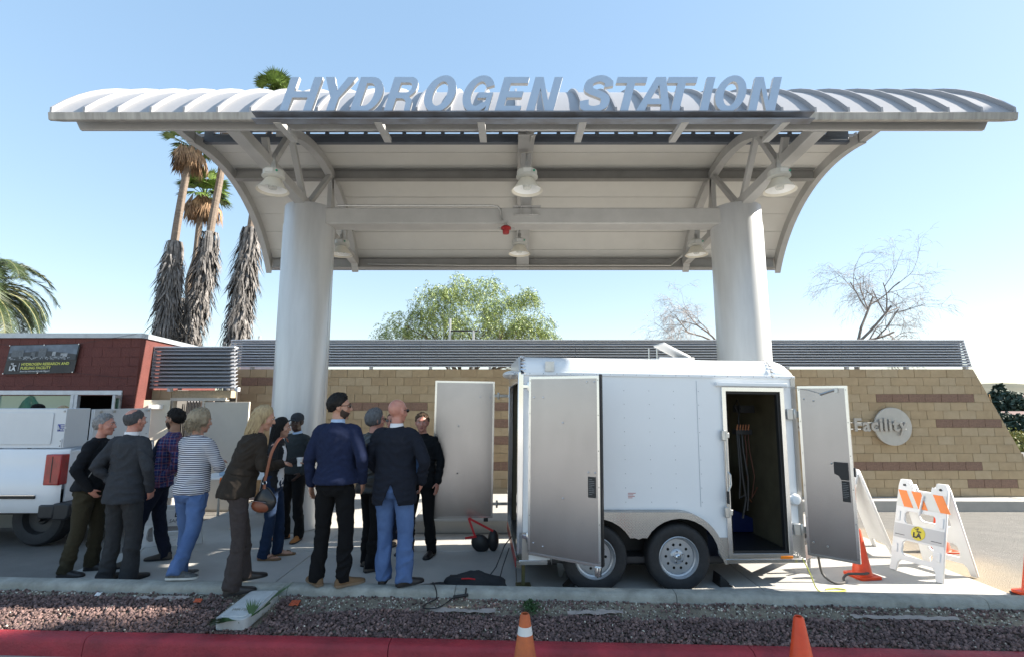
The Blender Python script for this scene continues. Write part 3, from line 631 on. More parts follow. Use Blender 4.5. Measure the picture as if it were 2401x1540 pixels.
# cross beam between the columns
q = MB(); q.bx(XL + 0.30 - CX, XR - 0.30 - CX, 8.24 - 8.45, 8.58 - 8.45, 4.82 + oz, 5.10 + oz); q.build('cross_beam', M_grey, cp, bevel=0.02)
q = MB(); q.bx(-0.22, 0.22, 8.20 - 8.45, 8.238 - 8.45, 4.965 + oz, 4.975 + oz); q.bx(-0.23, 0.23, 8.18 - 8.45, 8.66 - 8.45, 5.10 + oz, 5.115 + oz)
for xx in (-0.1, 0.09): q.bx(xx - 0.006, xx + 0.006, 8.19 - 8.45, 8.238 - 8.45, 4.97 + oz, 5.10 + oz)
q.bx(-0.10, 0.08, 8.3 - 8.45, 8.5 - 8.45, 5.11 + oz, 6.1 + oz); q.build('hanger_bracket', M_grey, cp, bevel=0.003)
q = MB(); q.tube([W(XL + 0.55, 8.2, 5.12), W(-1.4, 8.2, 5.12), W(-0.38, 8.2, 5.12), W(-0.24, 8.19, 5.10), W(-0.19, 8.19, 5.03), W(-0.17, 8.19, 4.86)], 0.016, 8); q.build('conduit', M_steel, cp)
q = MB(); q.tube([W(XL + 0.3, 10.95, 4.86), W(-1, 10.95, 4.83), W(2, 10.95, 4.83), W(XR - 0.35, 10.95, 4.83), W(XR - 0.2, 10.6, 4.95)], 0.016, 7); q.build('conduit', M_steel, cp)
# columns, notched where the beam lands
colm = mat('column_paint', (0.54, 0.55, 0.56), 0.38, 0.35, var=0.11, scale=1.6, stretch=(2.2, 2.2, 0.3), bump=0.04, bscale=3)
for X in (XL, XR):
    q = MB(); q.lathe([(0.0, 5.14 + oz), (0.40, 5.14 + oz), (0.405, 5.13 + oz), (0.405, 4.84 + oz), (0.415, 4.80 + oz), (0.415, 0.012), (0.40, 0.0)], 64, W(X, 8.45, PZ)); q.build('column', colm, cp, angle=40)
    q = MB(); q.beam(W(X + 0.4152, 8.40, 0.1), W(X + 0.4152, 8.40, 4.75), 0.004, 0.004); q.build('weld_seam', colm, cp)
# sign letters on their board
sgn_ = thing('station_sign', 'large italic HYDROGEN STATION letters standing on a channel above the canopy edge', 'sign', (CX, 5.35, 5.02))
def S(x, y, z): return (x - CX, y - 5.35, z - 5.02)
rust = mat('channel_steel', (0.22, 0.25, 0.30), 0.5, c2=(0.13, 0.12, 0.12), scale=5, stretch=(0.6, 1, 3))
q = MB(); q.prism([(0, 0), (0, 0.012), (0.10, 0.022), (0.10, 0.07), (-0.01, 0.078), (-0.01, 0.092), (0.115, 0.092), (0.115, 0)], S(-2.90, 5.33, 5.0), (0, 1, 0), (0, 0, 1), (6.27, 0, 0)); q.build('channel', rust, sgn_)
for u in (665, 895, 1130, 1362, 1595, 1825):
    x = (u - 1200.5) / FPX * 5.95
    q = MB(); q.beam(S(x, 5.40, 5.02), S(x * 1.03, 6.05, 5.13), 0.085, 0.06); q.build('arm', M_grey, sgn_, bevel=0.004)
lm = mat('sign_letter_sky_tint', (0.32, 0.42, 0.56), 0.4, var=0.04, scale=2); lside = mat('sign_letter_return', (0.5, 0.5, 0.5), 0.4, var=0.03)  # blue of the sky-lit shade is put into the face colour
def arc(cx, cy, rx, ry, a0, a1, n=14): return [(cx + rx * math.cos(R(a0 + (a1 - a0) * k / n)), cy + ry * math.sin(R(a0 + (a1 - a0) * k / n))) for k in range(n + 1)]
def cat(P, k=4):
    P = [Vector(p) for p in P]; out = []
    for i in range(len(P) - 1):
        p0, p1, p2, p3 = P[max(i - 1, 0)], P[i], P[i + 1], P[min(i + 2, len(P) - 1)]
        for j in range(k):
            t = j / k; out.append(0.5 * ((2 * p1) + (-p0 + p2) * t + (2 * p0 - 5 * p1 + 4 * p2 - p3) * t * t + (-p0 + 3 * p1 - 3 * p2 + p3) * t ** 3))
    return out + [P[-1]]
def glyph(ch, w, h, t):
    th = t * 0.82   # horizontal strokes are thinner
    if ch == 'H': return [[(0, 0), (t, 0), (t, (h - th) / 2), (w - t, (h - th) / 2), (w - t, 0), (w, 0), (w, h), (w - t, h), (w - t, (h + th) / 2), (t, (h + th) / 2), (t, h), (0, h)]]
    if ch == 'Y': m_ = w / 2; return [[(m_ - t / 2, 0), (m_ + t / 2, 0), (m_ + t / 2, h * 0.40), (w, h), (w - t * 1.12, h), (m_, h * 0.60), (t * 1.12, h), (0, h), (m_ - t / 2, h * 0.40)]]
    if ch == 'D':
        o_ = [(0, 0)] + arc(w * 0.45, h / 2, w * 0.55, h / 2, -90, 90, 16) + [(0, h)]
        return [o_, [(t, th)] + arc(w * 0.45, h / 2, w * 0.55 - t, h / 2 - th, -90, 90, 14) + [(t, h - th)]]
    if ch == 'R':
        rc = h * 0.28; o_ = [(0, 0), (t, 0), (t, h * 0.39), (w * 0.50, h * 0.39)] + arc(w * 0.52, h * 0.22, w * 0.22, h * 0.165, 88, 10, 5) + [(w * 0.76, h * 0.06), (w * 0.79, 0), (w * 1.0, 0), (w * 0.97, h * 0.10)] + arc(w * 0.70, h * 0.28, w * 0.26, h * 0.14, -5, 55, 4) + [(w * 0.80, h * 0.44)] + arc(w * 0.66, h * 0.72, w * 0.34, rc, -60, 90, 12) + [(0, h)]
        return [o_, [(t, h * 0.56), (w * 0.62, h * 0.56)] + arc(w * 0.62, h * 0.70, w * 0.17, h * 0.14, -90, 90, 10) + [(t, h * 0.84)]]
    if ch == 'O': return [circ(w / 2, h / 2, w / 2, 36, h * 0.525), circ(w / 2, h / 2, w / 2 - t, 30, h * 0.525 - th)]
    if ch == 'G':
        rx, ry = w / 2, h * 0.525; cx, cy = w / 2, h / 2
        o_ = arc(cx, cy, rx, ry, 28, 318, 26) + [(w * 0.84, 0.0), (w * 0.97, 0.0), (w * 0.97, h * 0.53), (w * 0.50, h * 0.53), (w * 0.50, h * 0.38), (w * 0.80, h * 0.38)] + arc(cx, cy, rx - t, ry - th, 322, 34, 24)[0:0]
        inn = arc(cx, cy, rx - t * 1.0, ry - th, 322, 30, 24)
        return [o_ + [(w * 0.78, h * 0.27)] + inn[1:]]
    if ch == 'E': return [[(0, 0), (w, 0), (w, th), (t, th), (t, (h - th) / 2 + 0.0), (w * 0.92, (h - th) / 2), (w * 0.92, (h + th) / 2), (t, (h + th) / 2), (t, h - th), (w, h - th), (w, h), (0, h)]]
    if ch == 'N': return [[(0, 0), (t, 0), (t, h * 0.68), (w - t * 1.0, 0), (w, 0), (w, h), (w - t, h), (w - t, h * 0.32), (t * 1.0, h), (0, h)]]
    if ch == 'T': return [[((w - t) / 2, 0), ((w + t) / 2, 0), ((w + t) / 2, h - th), (w, h - th), (w, h), (0, h), (0, h - th), ((w - t) / 2, h - th)]]
    if ch == 'I': return [[(0, 0), (w, 0), (w, h), (0, h)]]
    if ch == 'A': return [[(0, 0), (t * 1.1, 0), (w * 0.30, h * 0.22), (w * 0.70, h * 0.22), (w - t * 1.1, 0), (w, 0), (w / 2 + t * 0.6, h), (w / 2 - t * 0.6, h)], [(w * 0.355, h * 0.38), (w * 0.645, h * 0.38), (w / 2, h * 0.78)]]
    if ch == 'S':
        # centre line then offset
        pts = [(.86,.70),(.79,.85),(.50,.94),(.21,.86),(.13,.72),(.24,.59),(.50,.51),(.77,.42),(.87,.27),(.78,.12),(.48,.055),(.20,.13),(.12,.31)]
        c_ = [(p.x, p.y) for p in cat([(a * w, b_ * h, 0) for a, b_ in pts])]
        Lf, Rt = [], []
        for i, p in enumerate(c_):
            a, b_ = c_[max(0, i - 1)], c_[min(len(c_) - 1, i + 1)]
            dx, dy = b_[0] - a[0], b_[1] - a[1]; l_ = math.hypot(dx, dy) or 1
            ht = (t if abs(dy) > abs(dx) else th) / 2 * 1.05; Lf.append((p[0] - dy / l_ * ht, p[1] + dx / l_ * ht)); Rt.append((p[0] + dy / l_ * ht, p[1] - dx / l_ * ht))
        return [Lf + Rt[::-1]]
LET = [('H', 658, 756), ('Y', 761, 838), ('D', 822, 909), ('R', 901, 986), ('O', 985, 1074), ('G', 1075, 1164), ('E', 1159, 1242), ('N', 1232, 1320), ('S', 1354, 1438), ('T', 1447, 1520), ('A', 1487, 1572), ('T', 1567, 1638), ('I', 1636, 1668), ('O', 1665, 1754), ('N', 1749, 1835)]
LH = 0.425; SHR = 0.27; kk = 5.79 / FPX
for ch, u0, u1 in LET:
    tot = (u1 - u0) * kk; w_ = tot - SHR * LH * (1.0 if ch in 'HNEIDRA' else 0.75)
    if ch == 'A': w_ = tot - 0.02 - SHR * LH * 0.0
    if ch in 'TY': w_ = tot - 0.012
    if ch in 'TY': xo = u0 * kk - SHR * LH * 0.92
    else: xo = u0 * kk
    x = (xo - 1200.5 * kk)
    st = 0.092
    if ch == 'I': w_ = st
    lo = glyph(ch, w_, LH, st); me = plate_mesh('letter', lo, 0.05, Matrix.Identity(4), [lm, lside])
    for p in me.polygons: p.material_index = 0 if abs(p.normal.z) > 0.9 else 1
    for v in me.vertices: v.co.x += SHR * v.co.y
    me.transform(frame(S(x, 5.375, 5.092 + (0.010 if ch in 'OGS' else 0)), (1, 0, 0), (0, 0, 1)))
    link('letter', me, sgn_, True, 0.0)
# lamps
lampw = mat('lamp_enamel', (0.66, 0.62, 0.53), 0.45, var=0.05); lampi = mat('lamp_inner', (0.85, 0.85, 0.83), 0.4, var=0)
lamps = None
def make_lamp(label):
    t = thing('canopy_lamp', label, 'lamp', group='high bay lamps hanging under the canopy')
    q = MB(); q.lathe([(0.095, 0.155), (0.10, 0.15), (0.155, 0.06), (0.205, 0.0), (0.208, -0.006), (0.20, -0.004), (0.148, 0.062), (0.09, 0.15), (0.0, 0.152)], 32); q.build('shade', [lampw], t, fix=False)
    q = MB(); q.lathe([(0.143, 0.064), (0.196, 0.003)], 32); q.lathe([(0.0, 0.146), (0.085, 0.144), (0.143, 0.064)], 32); q.build('reflector', lampi, t, fix=False)
    q = MB(); q.lathe([(0, 0.30), (0.06, 0.30), (0.125, 0.275), (0.135, 0.26), (0.135, 0.20), (0.145, 0.195), (0.145, 0.18), (0.10, 0.16), (0, 0.158)], 28); q.build('ballast_housing', mat('ballast_grey', (0.50, 0.50, 0.47), 0.5, var=0.08), t)
    q = MB(); q.lathe([(0, 0.02), (0.05, 0.022), (0.056, 0.05), (0.058, 0.14)], 20); q.build('bulb_cover', mat('ribbed_glass', (0.62, 0.63, 0.60), 0.2, var=0.2, scale=60), t)
    q = MB(); q.bx(-0.05, 0.05, -0.139, -0.132, 0.205, 0.255); q.build('rating_plate', mat('plate_white', (0.6, 0.6, 0.58), 0.5), t)
    q = MB(); q.lathe([(0, -0.140), (0.014, -0.140), (0.014, -0.13)], 12, (0.09, 0.02, 0.23), 'Y'); q.build('green_sticker', mat('sticker_green', (0.02, 0.28, 0.17), 0.5), t)
    q = MB(); q.bx(-0.03, 0.03, -0.02, 0.02, 0.30, 0.40); q.tube([(0, 0, 0.38), (0, 0, 0.52)], 0.018, 8); q.build('hook', M_steel, t, bevel=0.004)
    return t
specs = [((-3.18, 6.5, 4.66), 'white bell lamp hanging at the front left beside the left column truss'), ((0.20, 6.5, 4.66), 'white bell lamp at the front middle under the central arch of the canopy'), ((3.56, 6.5, 4.66), 'white bell lamp hanging at the front right beside the right column truss'),
         ((-3.22, 9.4, 4.62), 'white bell lamp at the back left, half hidden behind the left column'), ((0.14, 9.4, 4.64), 'smaller looking white bell lamp at the back middle below the cross beam'), ((3.48, 9.4, 4.62), 'white bell lamp at the back right, just left of the right column')]
l0 = None
for p, lb in specs:
    if l0 is None: l0 = make_lamp(lb); o = l0
    else: o = copy_tree(l0); o['label'] = lb
    o.location = p
al = thing('alarm_horn', 'small red alarm horn hanging from the middle of the cross beam', 'alarm', (-0.10, 8.2, 4.70))
redp = mat('alarm_red', (0.28, 0.012, 0.014), 0.4, var=0.05)
q = MB(); q.lathe([(0, -0.07), (0.05, -0.07), (0.055, -0.05), (0.055, 0.0), (0.085, 0.01), (0.085, 0.04), (0.06, 0.06), (0, 0.07)], 20); q.build('horn', redp, al)
q = MB(); q.bx(-0.13, 0.13, -0.02, 0.02, 0.015, 0.03); q.tube([(0, 0, 0.05), (0, 0, 0.12)], 0.022, 8); q.build('mount', M_steel, al)

# disc logo and raised lettering on the block wall
fs_ = thing('facility_sign', 'raised metal Facility lettering on two rails with a pale round disc on the block wall', 'sign', (9.35, YW, 1.28))
q = MB(); q.lathe([(0, -0.10), (0.452, -0.10), (0.46, -0.095), (0.46, -0.06)], 48, (0, 0, 0), 'Y'); q.build('disc', mat('disc_metal', (0.50, 0.49, 0.46), 0.5, 0.2, var=0.05), fs_)
for z in (-0.035, -0.115 + 0.0):
    pass
q = MB(); q.bx(-4.6, 0.3, -0.125, -0.11, 0.085, 0.105); q.build('rail', M_alu2, fs_)
q = MB(); q.bx(-4.6, 0.3, -0.125, -0.11, -0.075, -0.045); q.build('rail', M_alu2, fs_)
ft = text_mesh('Research Facility', 0.43, XZ((0.30, -0.15, -0.10)), mat('raised_letter_metal', (0.45, 0.43, 0.40), 0.45, 0.4, var=0.05), extrude=0.018, offset=0.012, align='RIGHT', spacing=1.08)
link('lettering', ft, fs_, False)
# ------------------------------------------------------------------ trailer
TL, TW, TH = 3.13, 1.80, 2.27      # body length, width, height of side top above ground
tr = thing('enclosed_trailer', 'white enclosed tandem axle trailer with its side door and rear doors open', 'trailer', (0.07, 5.70, PZ), rot=(0, R(0.7), R(3.6)))
TB = 0.31
tw = mat('trailer_white', (0.78, 0.80, 0.82), 0.28, var=0.02, scale=1.2, coat=0.25, bump=0.12, bscale=2.5)
tread = mat('tread_plate', (0.66, 0.65, 0.64), 0.25, 1.0, var=0.05, scale=10)
n, L, b = nodes_of(tread)
tc = n.new('ShaderNodeTexCoord'); sp = n.new('ShaderNodeSeparateXYZ'); L.new(tc.outputs['Object'], sp.inputs[0])
def mnode(op, a, b_=None):
    m = n.new('ShaderNodeMath'); m.operation = op
    for i, q_ in enumerate((a, b_)):
        if q_ is None: continue
        if isinstance(q_, (int, float)): m.inputs[i].default_value = q_
        else: L.new(q_, m.inputs[i])
    return m.outputs[0]
u_ = mnode('MULTIPLY', mnode('ADD', sp.outputs['X'], sp.outputs['Y']), 34.0); w_ = mnode('MULTIPLY', sp.outputs['Z'], 34.0)
pa = mnode('ADD', u_, w_); pb = mnode('SUBTRACT', u_, w_)
fa = mnode('FLOOR', pa); fb = mnode('FLOOR', pb); par = mnode('GREATER_THAN', mnode('FRACT', mnode('MULTIPLY', mnode('ADD', fa, fb), 0.5)), 0.25)
ca = mnode('ABSOLUTE', mnode('SUBTRACT', mnode('FRACT', pa), 0.5)); cb_ = mnode('ABSOLUTE', mnode('SUBTRACT', mnode('FRACT', pb), 0.5))
def lens(p, q_): return mnode('LESS_THAN', mnode('ADD', mnode('MULTIPLY', p, 1.05), mnode('MULTIPLY', q_, 3.2)), 0.46)
mx_ = n.new('ShaderNodeMix'); L.new(par, mx_.inputs[0]); L.new(lens(ca, cb_), mx_.inputs[2]); L.new(lens(cb_, ca), mx_.inputs[3])
bp = n.new('ShaderNodeBump'); bp.inputs['Strength'].default_value = 1.0; bp.inputs['Distance'].default_value = 0.004; L.new(mx_.outputs[0], bp.inputs['Height']); L.new(bp.outputs[0], b.inputs['Normal'])
rr_ = n.new('ShaderNodeMapRange'); rr_.inputs['To Min'].default_value = 0.42; rr_.inputs['To Max'].default_value = 0.12; L.new(mx_.outputs[0], rr_.inputs[0]); L.new(rr_.outputs[0], b.inputs['Roughness'])
cm_ = n.new('ShaderNodeMixRGB'); cm_.inputs[1].default_value = (0.42, 0.41, 0.40, 1); cm_.inputs[2].default_value = (0.85, 0.85, 0.85, 1); L.new(mx_.outputs[0], cm_.inputs[0]); L.new(cm_.outputs[0], b.inputs['Base Color'])
WC = [0.80, 1.70]; WR = 0.345
# side wall with wheel opening and door opening
DX0, DX1, DZ0, DZ1 = 2.30, 2.955, 0.36, 2.12
def arch(xc0, xc1, r, zc_, zb, n=14):
    """fender outline: two arcs that meet between the wheels"""
    pts = [(xc0 - r, zb)] + arc(xc0, zc_, r, r * 0.98, 180, 90, n) 
    pts += [(xc1, zc_ + r * 0.98)] + arc(xc1, zc_, r, r * 0.98, 90, 0, n)[1:] + [(xc1 + r + 0.03, zb)]
    return pts
out = [(0.0, TB)] + arch(WC[0], WC[1], 0.47, 0.36, TB)[0:] + [(TL, TB), (TL, TH), (0, TH)]
door_hole = [(DX0, DZ0), (DX1, DZ0), (DX1, DZ1), (DX0, DZ1)]
plate('side_wall', [out, door_hole], 0.02, frame((0, 0.01, 0), (1, 0, 0), (0, 0, 1)), tw, tr)
# panel seams and rivet lines
q = MB(); 
for x in (1.985,): q.bx(x, x + 0.004, -0.004, 0.0, 0.85, TH - 0.05)
q.build('panel_seam', mat('seam_grey', (0.45, 0.48, 0.52), 0.5), tr)  # thin grey strip along the panel joint
q = MB()
for x in (0.88, 1.155, 1.44, 1.72, 2.005):
    z = 0.9
    while z < TH - 0.08: q.ell((x, -0.002, z), 0.005, nu=6, nv=4); z += 0.15
x = 0.1
while x < TL - 0.02:
    q.ell((x, -0.014, TH + 0.005), 0.006, nu=6, nv=4); x += 0.15
o = q.build('rivets', M_alu2, tr); o['kind'] = 'stuff'
# roof with a rounded edge, bow in front
q = MB(); rr = 0.20; prof = [(0.0, TH)]
for k in range(9):
    a = R(180 - 90 * k / 8); prof.append((rr + rr * math.cos(a), TH + 0.0 + rr * math.sin(a)))
prof += [(TW / 2, TH + rr + 0.03)] + [(TW - rr + rr * math.cos(R(90 - 90 * k / 8)), TH + rr * math.sin(R(90 - 90 * k / 8))) for k in range(9)] + [(TW, TH)]
m_ = len(prof); vs = []; xsn = [0.0, TL - 0.17] + [TL - 0.17 + 0.17 * math.sin(R(15 * k)) for k in range(1, 7)]
for i, x in enumerate(xsn):
    drop = 0 if i < 2 else 0.17 * (1 - math.cos(R(15 * (i - 1))))
    for y, z in prof: vs.append((x, y, TH + max(0, (z - TH)) * (1 - drop / 0.235)))
fs = [(i * m_ + j, (i + 1) * m_ + j, (i + 1) * m_ + j + 1, i * m_ + j + 1) for i in range(len(xsn) - 1) for j in range(m_ - 1)]
q.add(vs, fs); q.build('roof', tw, tr, fix=True, angle=45)
q = MB()
q.bx(0, TL + 0.01, -0.012, 0.0, TH - 0.015, TH + 0.02); q.build('belt_trim', tw, tr, bevel=0.003)
for x in (0.0, TL - 0.27):
    q = MB(); vs = []
    for xx in (x, x + 0.06):
        for y, z in prof[:10]: n_v = Vector((0, y - rr, max(0.0, z - TH))).normalized() * 0.014; vs.append((xx, y + n_v.y, z + n_v.z))
    q.add(vs, [(j, j + 1, 11 + j - 1, 10 + j) for j in range(9)]); q.build('roof_band', M_chrome if x == 0 else M_alu2, tr, fix=True)
q = MB(); q.bx(0, TL, TW - 0.02, TW, TB, TH); q.build('far_wall', mat('shade_dark_liner', (0.10, 0.085, 0.05), 0.7, var=0.2, scale=4), tr)  # liner colour darkened to stand for the shade inside the body
q = MB(); q.bx(TL - 0.02, TL, 0.02, TW - 0.02, TB, TH); q.build('front_wall', tw, tr)
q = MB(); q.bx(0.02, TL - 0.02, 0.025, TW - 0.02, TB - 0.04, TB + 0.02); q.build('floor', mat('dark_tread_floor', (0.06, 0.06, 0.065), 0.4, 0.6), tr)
q = MB(); q.bx(0.02, TL - 0.02, 0.022, 0.03, TB + 0.6, TH - 0.02)
q = MB(); q.bx(TL - 0.035, TL - 0.022, 0.03, TW - 0.022, TB + 0.02, TH); q.bx(0.03, TL - 0.036, 0.03, TW - 0.022, TH - 0.02, TH - 0.005); q.build('darkening_liner', MATS['shade_dark_liner'], tr)  # dark panels added on front wall and ceiling to dim the interior
# rear frame and polished corner
for ya_, yb_ in ((-0.012, 0.05), (TW - 0.05, TW + 0.01)):
    q = MB(); q.bx(-0.03, 0.035, ya_, yb_, TB - 0.02, TH + 0.02); q.build('rear_post', M_chrome, tr, bevel=0.006)
q = MB(); q.bx(-0.03, 0.03, 0.052, TW - 0.052, TH - 0.1, TH + 0.02); q.build('rear_header', M_alu2, tr, bevel=0.006)
q = MB(); q.bx(-0.03, 0.03, 0.052, TW - 0.052, TB - 0.1, TB + 0.02); q.build('rear_sill', M_alu2, tr, bevel=0.006)
q = MB(); q.prism([(0.05, TH + 0.02), (TW - 0.05, TH + 0.02), (TW - 0.2, TH + 0.20), (0.2, TH + 0.20)], (-0.015, 0, 0), (0, 1, 0), (0, 0, 1), (0.02, 0, 0)); q.build('rear_gable', tw, tr)
q = MB(); q.ell((-0.06, 0.95, TH + 0.03), (0.10, 0.35, 0.05)); q.build('rear_spoiler', tw, tr)
q = MB(); q.bx(-0.035, -0.03, 0.06, TW - 0.06, TB - 0.09, TB); q.build('tail_light_strip', mat('tail_red', (0.35, 0.01, 0.01), 0.3), tr)
# lower rail, tread plate trims
q = MB(); q.bx(0, WC[0] - 0.50, -0.02, 0.0, TB - 0.045, TB + 0.0); q.bx(WC[1] + 0.52, TL, -0.02, 0.0, TB - 0.045, TB); q.build('bottom_rail', M_alu2, tr, bevel=0.004)
q = MB(); q.bx(0.0, 0.10, -0.012, -0.001, TB + 0.001, TB + 0.28); q.build('corner_tread', tread, tr)
q = MB(); q.bx(WC[1] + 0.49, TL, -0.012, -0.001, TB + 0.001, DZ0 + 0.0 - 0.004); q.bx(DX0 - 0.12, DX0 - 0.035, -0.013, -0.001, TB + 0.03, TB + 0.22); q.bx(DX1 + 0.035, TL, -0.013, -0.001, TB + 0.035, TB + 0.24); q.build('sill_tread', tread, tr)
q = MB(); q.bx(TL - 0.045, TL + 0.006, -0.013, -0.001, TB + 0.24, TH); q.build('front_corner_trim', tread, tr)
q = MB(); q.bx(TL, TL + 0.012, -0.0, TW, TB - 0.02, TB + 0.45); q.build('stone_guard', tread, tr)
q = MB(); q.box((TL + 0.15, 0.16, TB + 0.03), (0.30, 0.01, 0.15), (0, 0, R(38))); q.build('tongue_tread', tread, tr)
q = MB(); q.bx(2.58, 2.76, -0.02, -0.012, TB + 0.01, TB + 0.03)
# fenders: tread plate skirt plus curved flare
q = MB()
flo = arch(WC[0], WC[1], 0.47, 0.36, TB + 0.0, 12); N = len(flo)
vs = []
for x, z in flo: vs += [(x, -0.005, z), (x, -0.13, z - 0.015)]
q.add(vs, [(2 * i, 2 * i + 1, 2 * i + 3, 2 * i + 2) for i in range(N - 1)]); 
q.build('fender_flare', tread, tr, fix=False, angle=60)
# vertical skirt with the two wheel arcs
mid = (WC[0] + WC[1]) / 2
outl = [(WC[0] - 0.47, TB + 0.05)] + arc(WC[0], 0.36, 0.47, 0.46, 172, 90, 10) + arc(WC[1], 0.36, 0.47, 0.46, 90, 6, 10) + [(WC[1] + 0.50, TB - 0.02), (WC[1] + 0.475, TB - 0.02)]
inn = arc(WC[1], 0.36, 0.415, 0.395, 8, 150, 12) + [(mid + 0.04, 0.56), (mid, 0.545), (mid - 0.04, 0.56)] + arc(WC[0], 0.36, 0.415, 0.395, 30, 172, 12)
plate('fender_skirt', [outl + inn], 0.008, frame((0, -0.126, 0), (1, 0, 0), (0, 0, 1)), tread, tr)
q = MB(); q.bx(WC[0] - 0.46, WC[1] + 0.46, 0.26, 0.28, TB - 0.1, 0.86); q.bx(WC[0] - 0.46, WC[1] + 0.46, 0.024, 0.27, 0.845, 0.86); q.build('wheel_well', M_black, tr)
q = MB(); q.bx(0.1, TL - 0.1, 0.3, 0.36, TB - 0.14, TB - 0.045); q.bx(0.1, TL - 0.1, TW - 0.36, TW - 0.3, TB - 0.14, TB - 0.045)
for x in WC: q.tube([(x, 0.1, 0.33), (x, TW - 0.1, 0.33)], 0.03, 10)
q.build('chassis', M_dark, tr)
# wheels
rimm = mat('silver_rim', (0.46, 0.48, 0.51), 0.35, 0.55, var=0.03)
def wheel(x, y=0.02):
    w = bpy.data.objects.new('wheel', None); col.objects.link(w); w.parent = tr; w.location = (x, y, 0.342)
    q = MB(); pr = [(0.215, -0.085), (0.235, -0.098), (0.30, -0.105), (0.325, -0.097), (0.340, -0.08), (0.345, -0.05), (0.345, 0.05), (0.34, 0.08), (0.30, 0.105), (0.215, 0.09)]
    q.lathe(pr, 56, axis='Y'); 
    o = q.build('tyre', mat('tyre_rubber', (0.022, 0.022, 0.024), 0.7, var=0.25, scale=20), w, fix=False, angle=50)
    q = MB(); q.lathe([(0.218, -0.088), (0.210, -0.094), (0.203, -0.085), (0.198, -0.05), (0.185, -0.045), (0.180, -0.030), (0.165, -0.012), (0.168, 0.08), (0.215, 0.088)], 56, axis='Y'); q.build('rim', rimm, w, fix=False, angle=40)
    lo = [circ(0, 0, 0.178, 48)] + [circ(0.123 * math.cos(2 * math.pi * k / 10), 0.123 * math.sin(2 * math.pi * k / 10), 0.0155, 12) for k in range(10)]
    me = plate_mesh('disc', lo, 0.006, frame((0, -0.030, 0), (1, 0, 0), (0, 0, 1)), rimm)
    link('wheel_disc', me, w)
    q = MB(); q.lathe([(0, -0.052), (0.05, -0.052), (0.072, -0.045), (0.082, -0.034)], 28, axis='Y'); q.build('hub_boss', rimm, w, fix=False)
    q = MB(); q.lathe([(0, -0.088), (0.022, -0.088), (0.032, -0.08), (0.034, -0.05)], 20, axis='Y'); q.build('hub_cap', M_chrome, w, fix=False)
    for k in range(5):
        a = 2 * math.pi * k / 5 + 0.5; q = MB(); q.tube([(0.056 * math.cos(a), -0.045, 0.056 * math.sin(a)), (0.056 * math.cos(a), -0.066, 0.056 * math.sin(a))], 0.009, 6); q.build('lug_nut', M_chrome, w)
    q = MB(); q.lathe([(0, -0.008), (0.176, -0.01)], 20, axis='Y'); q.build('brake_drum', M_black, w, fix=False)
    return w
for x in WC: wheel(x)
for x in WC:
    w = bpy.data.objects.new('wheel', None); col.objects.link(w); w.parent = tr; w.location = (x, TW - 0.05, 0.342)
    q = MB(); q.lathe([(0, -0.1), (0.30, -0.105), (0.345, -0.05), (0.345, 0.05), (0.3, 0.105), (0, 0.1)], 32, axis='Y'); q.build('tyre', MATS['tyre_rubber'], w)
# side door frame
fr = [rrect(DX0 - 0.035, DX1 + 0.035, DZ0 - 0.045, DZ1 + 0.035, 0.003, 1), rrect(DX0 + 0.012, DX1 - 0.012, DZ0 + 0.008, DZ1 - 0.012, 0.003, 1)]
plate('door_frame', fr, 0.03, frame((0, -0.012, 0), (1, 0, 0), (0, 0, 1)), M_alu2, tr, 0.004)
q = MB(); q.bx(DX0 - 0.10, DX1 + 0.07, -0.05, -0.012, DZ1 + 0.045, DZ1 + 0.085); q.build('rain_gutter', tw, tr, bevel=0.006)
plate('door_seal', [rrect(DX0 + 0.013, DX1 - 0.013, DZ0 + 0.009, DZ1 - 0.013, 0.002, 1), rrect(DX0 + 0.035, DX1 - 0.035, DZ0 + 0.03, DZ1 - 0.04, 0.002, 1)], 0.05, frame((0, 0.03, 0), (1, 0, 0), (0, 0, 1)), M_black, tr)
# bar lock on the left jamb
q = MB(); q.tube([(DX0 - 0.02, -0.055, 0.75), (DX0 - 0.02, -0.055, 1.67)], 0.010, 10); q.build('lock_bar', M_steel, tr)
for z in (0.80, 1.62):
    q = MB(); q.bx(DX0 - 0.07, DX0 - 0.025, -0.06, -0.028, z - 0.055, z + 0.055); q.bx(DX0 - 0.04, DX0 + 0.02, -0.055, -0.03, z - 0.03, z + 0.03); q.build('lock_bracket', M_steel, tr, bevel=0.006)
q = MB(); q.tube([(DX0 - 0.02, -0.06, 1.23), (DX0 - 0.005, -0.085, 1.20), (DX0 - 0.005, -0.09, 1.10), (DX0 - 0.04, -0.09, 1.02)], 0.009, 8); q.build('lock_handle', M_steel, tr)
q = MB(); q.tube([(DX0 - 0.045, -0.09, 1.03), (DX0 - 0.045, -0.09, 0.90)], 0.015, 10); q.build('grip', M_dark, tr)
q = MB(); q.lathe([(0, -0.055), (0.045, -0.05), (0.06, -0.03), (0.065, -0.012)], 20, (3.05, 0, 0.93), 'Y'); q.build('power_inlet', tw, tr, fix=False)
q = MB(); q.bx(2.84, 2.98, -0.03, -0.013, TB + 0.003, TB + 0.034); q.build('marker_lamp', mat('amber_lens', (0.8, 0.22, 0.01), 0.25, var=0.1, scale=40), tr, bevel=0.004)
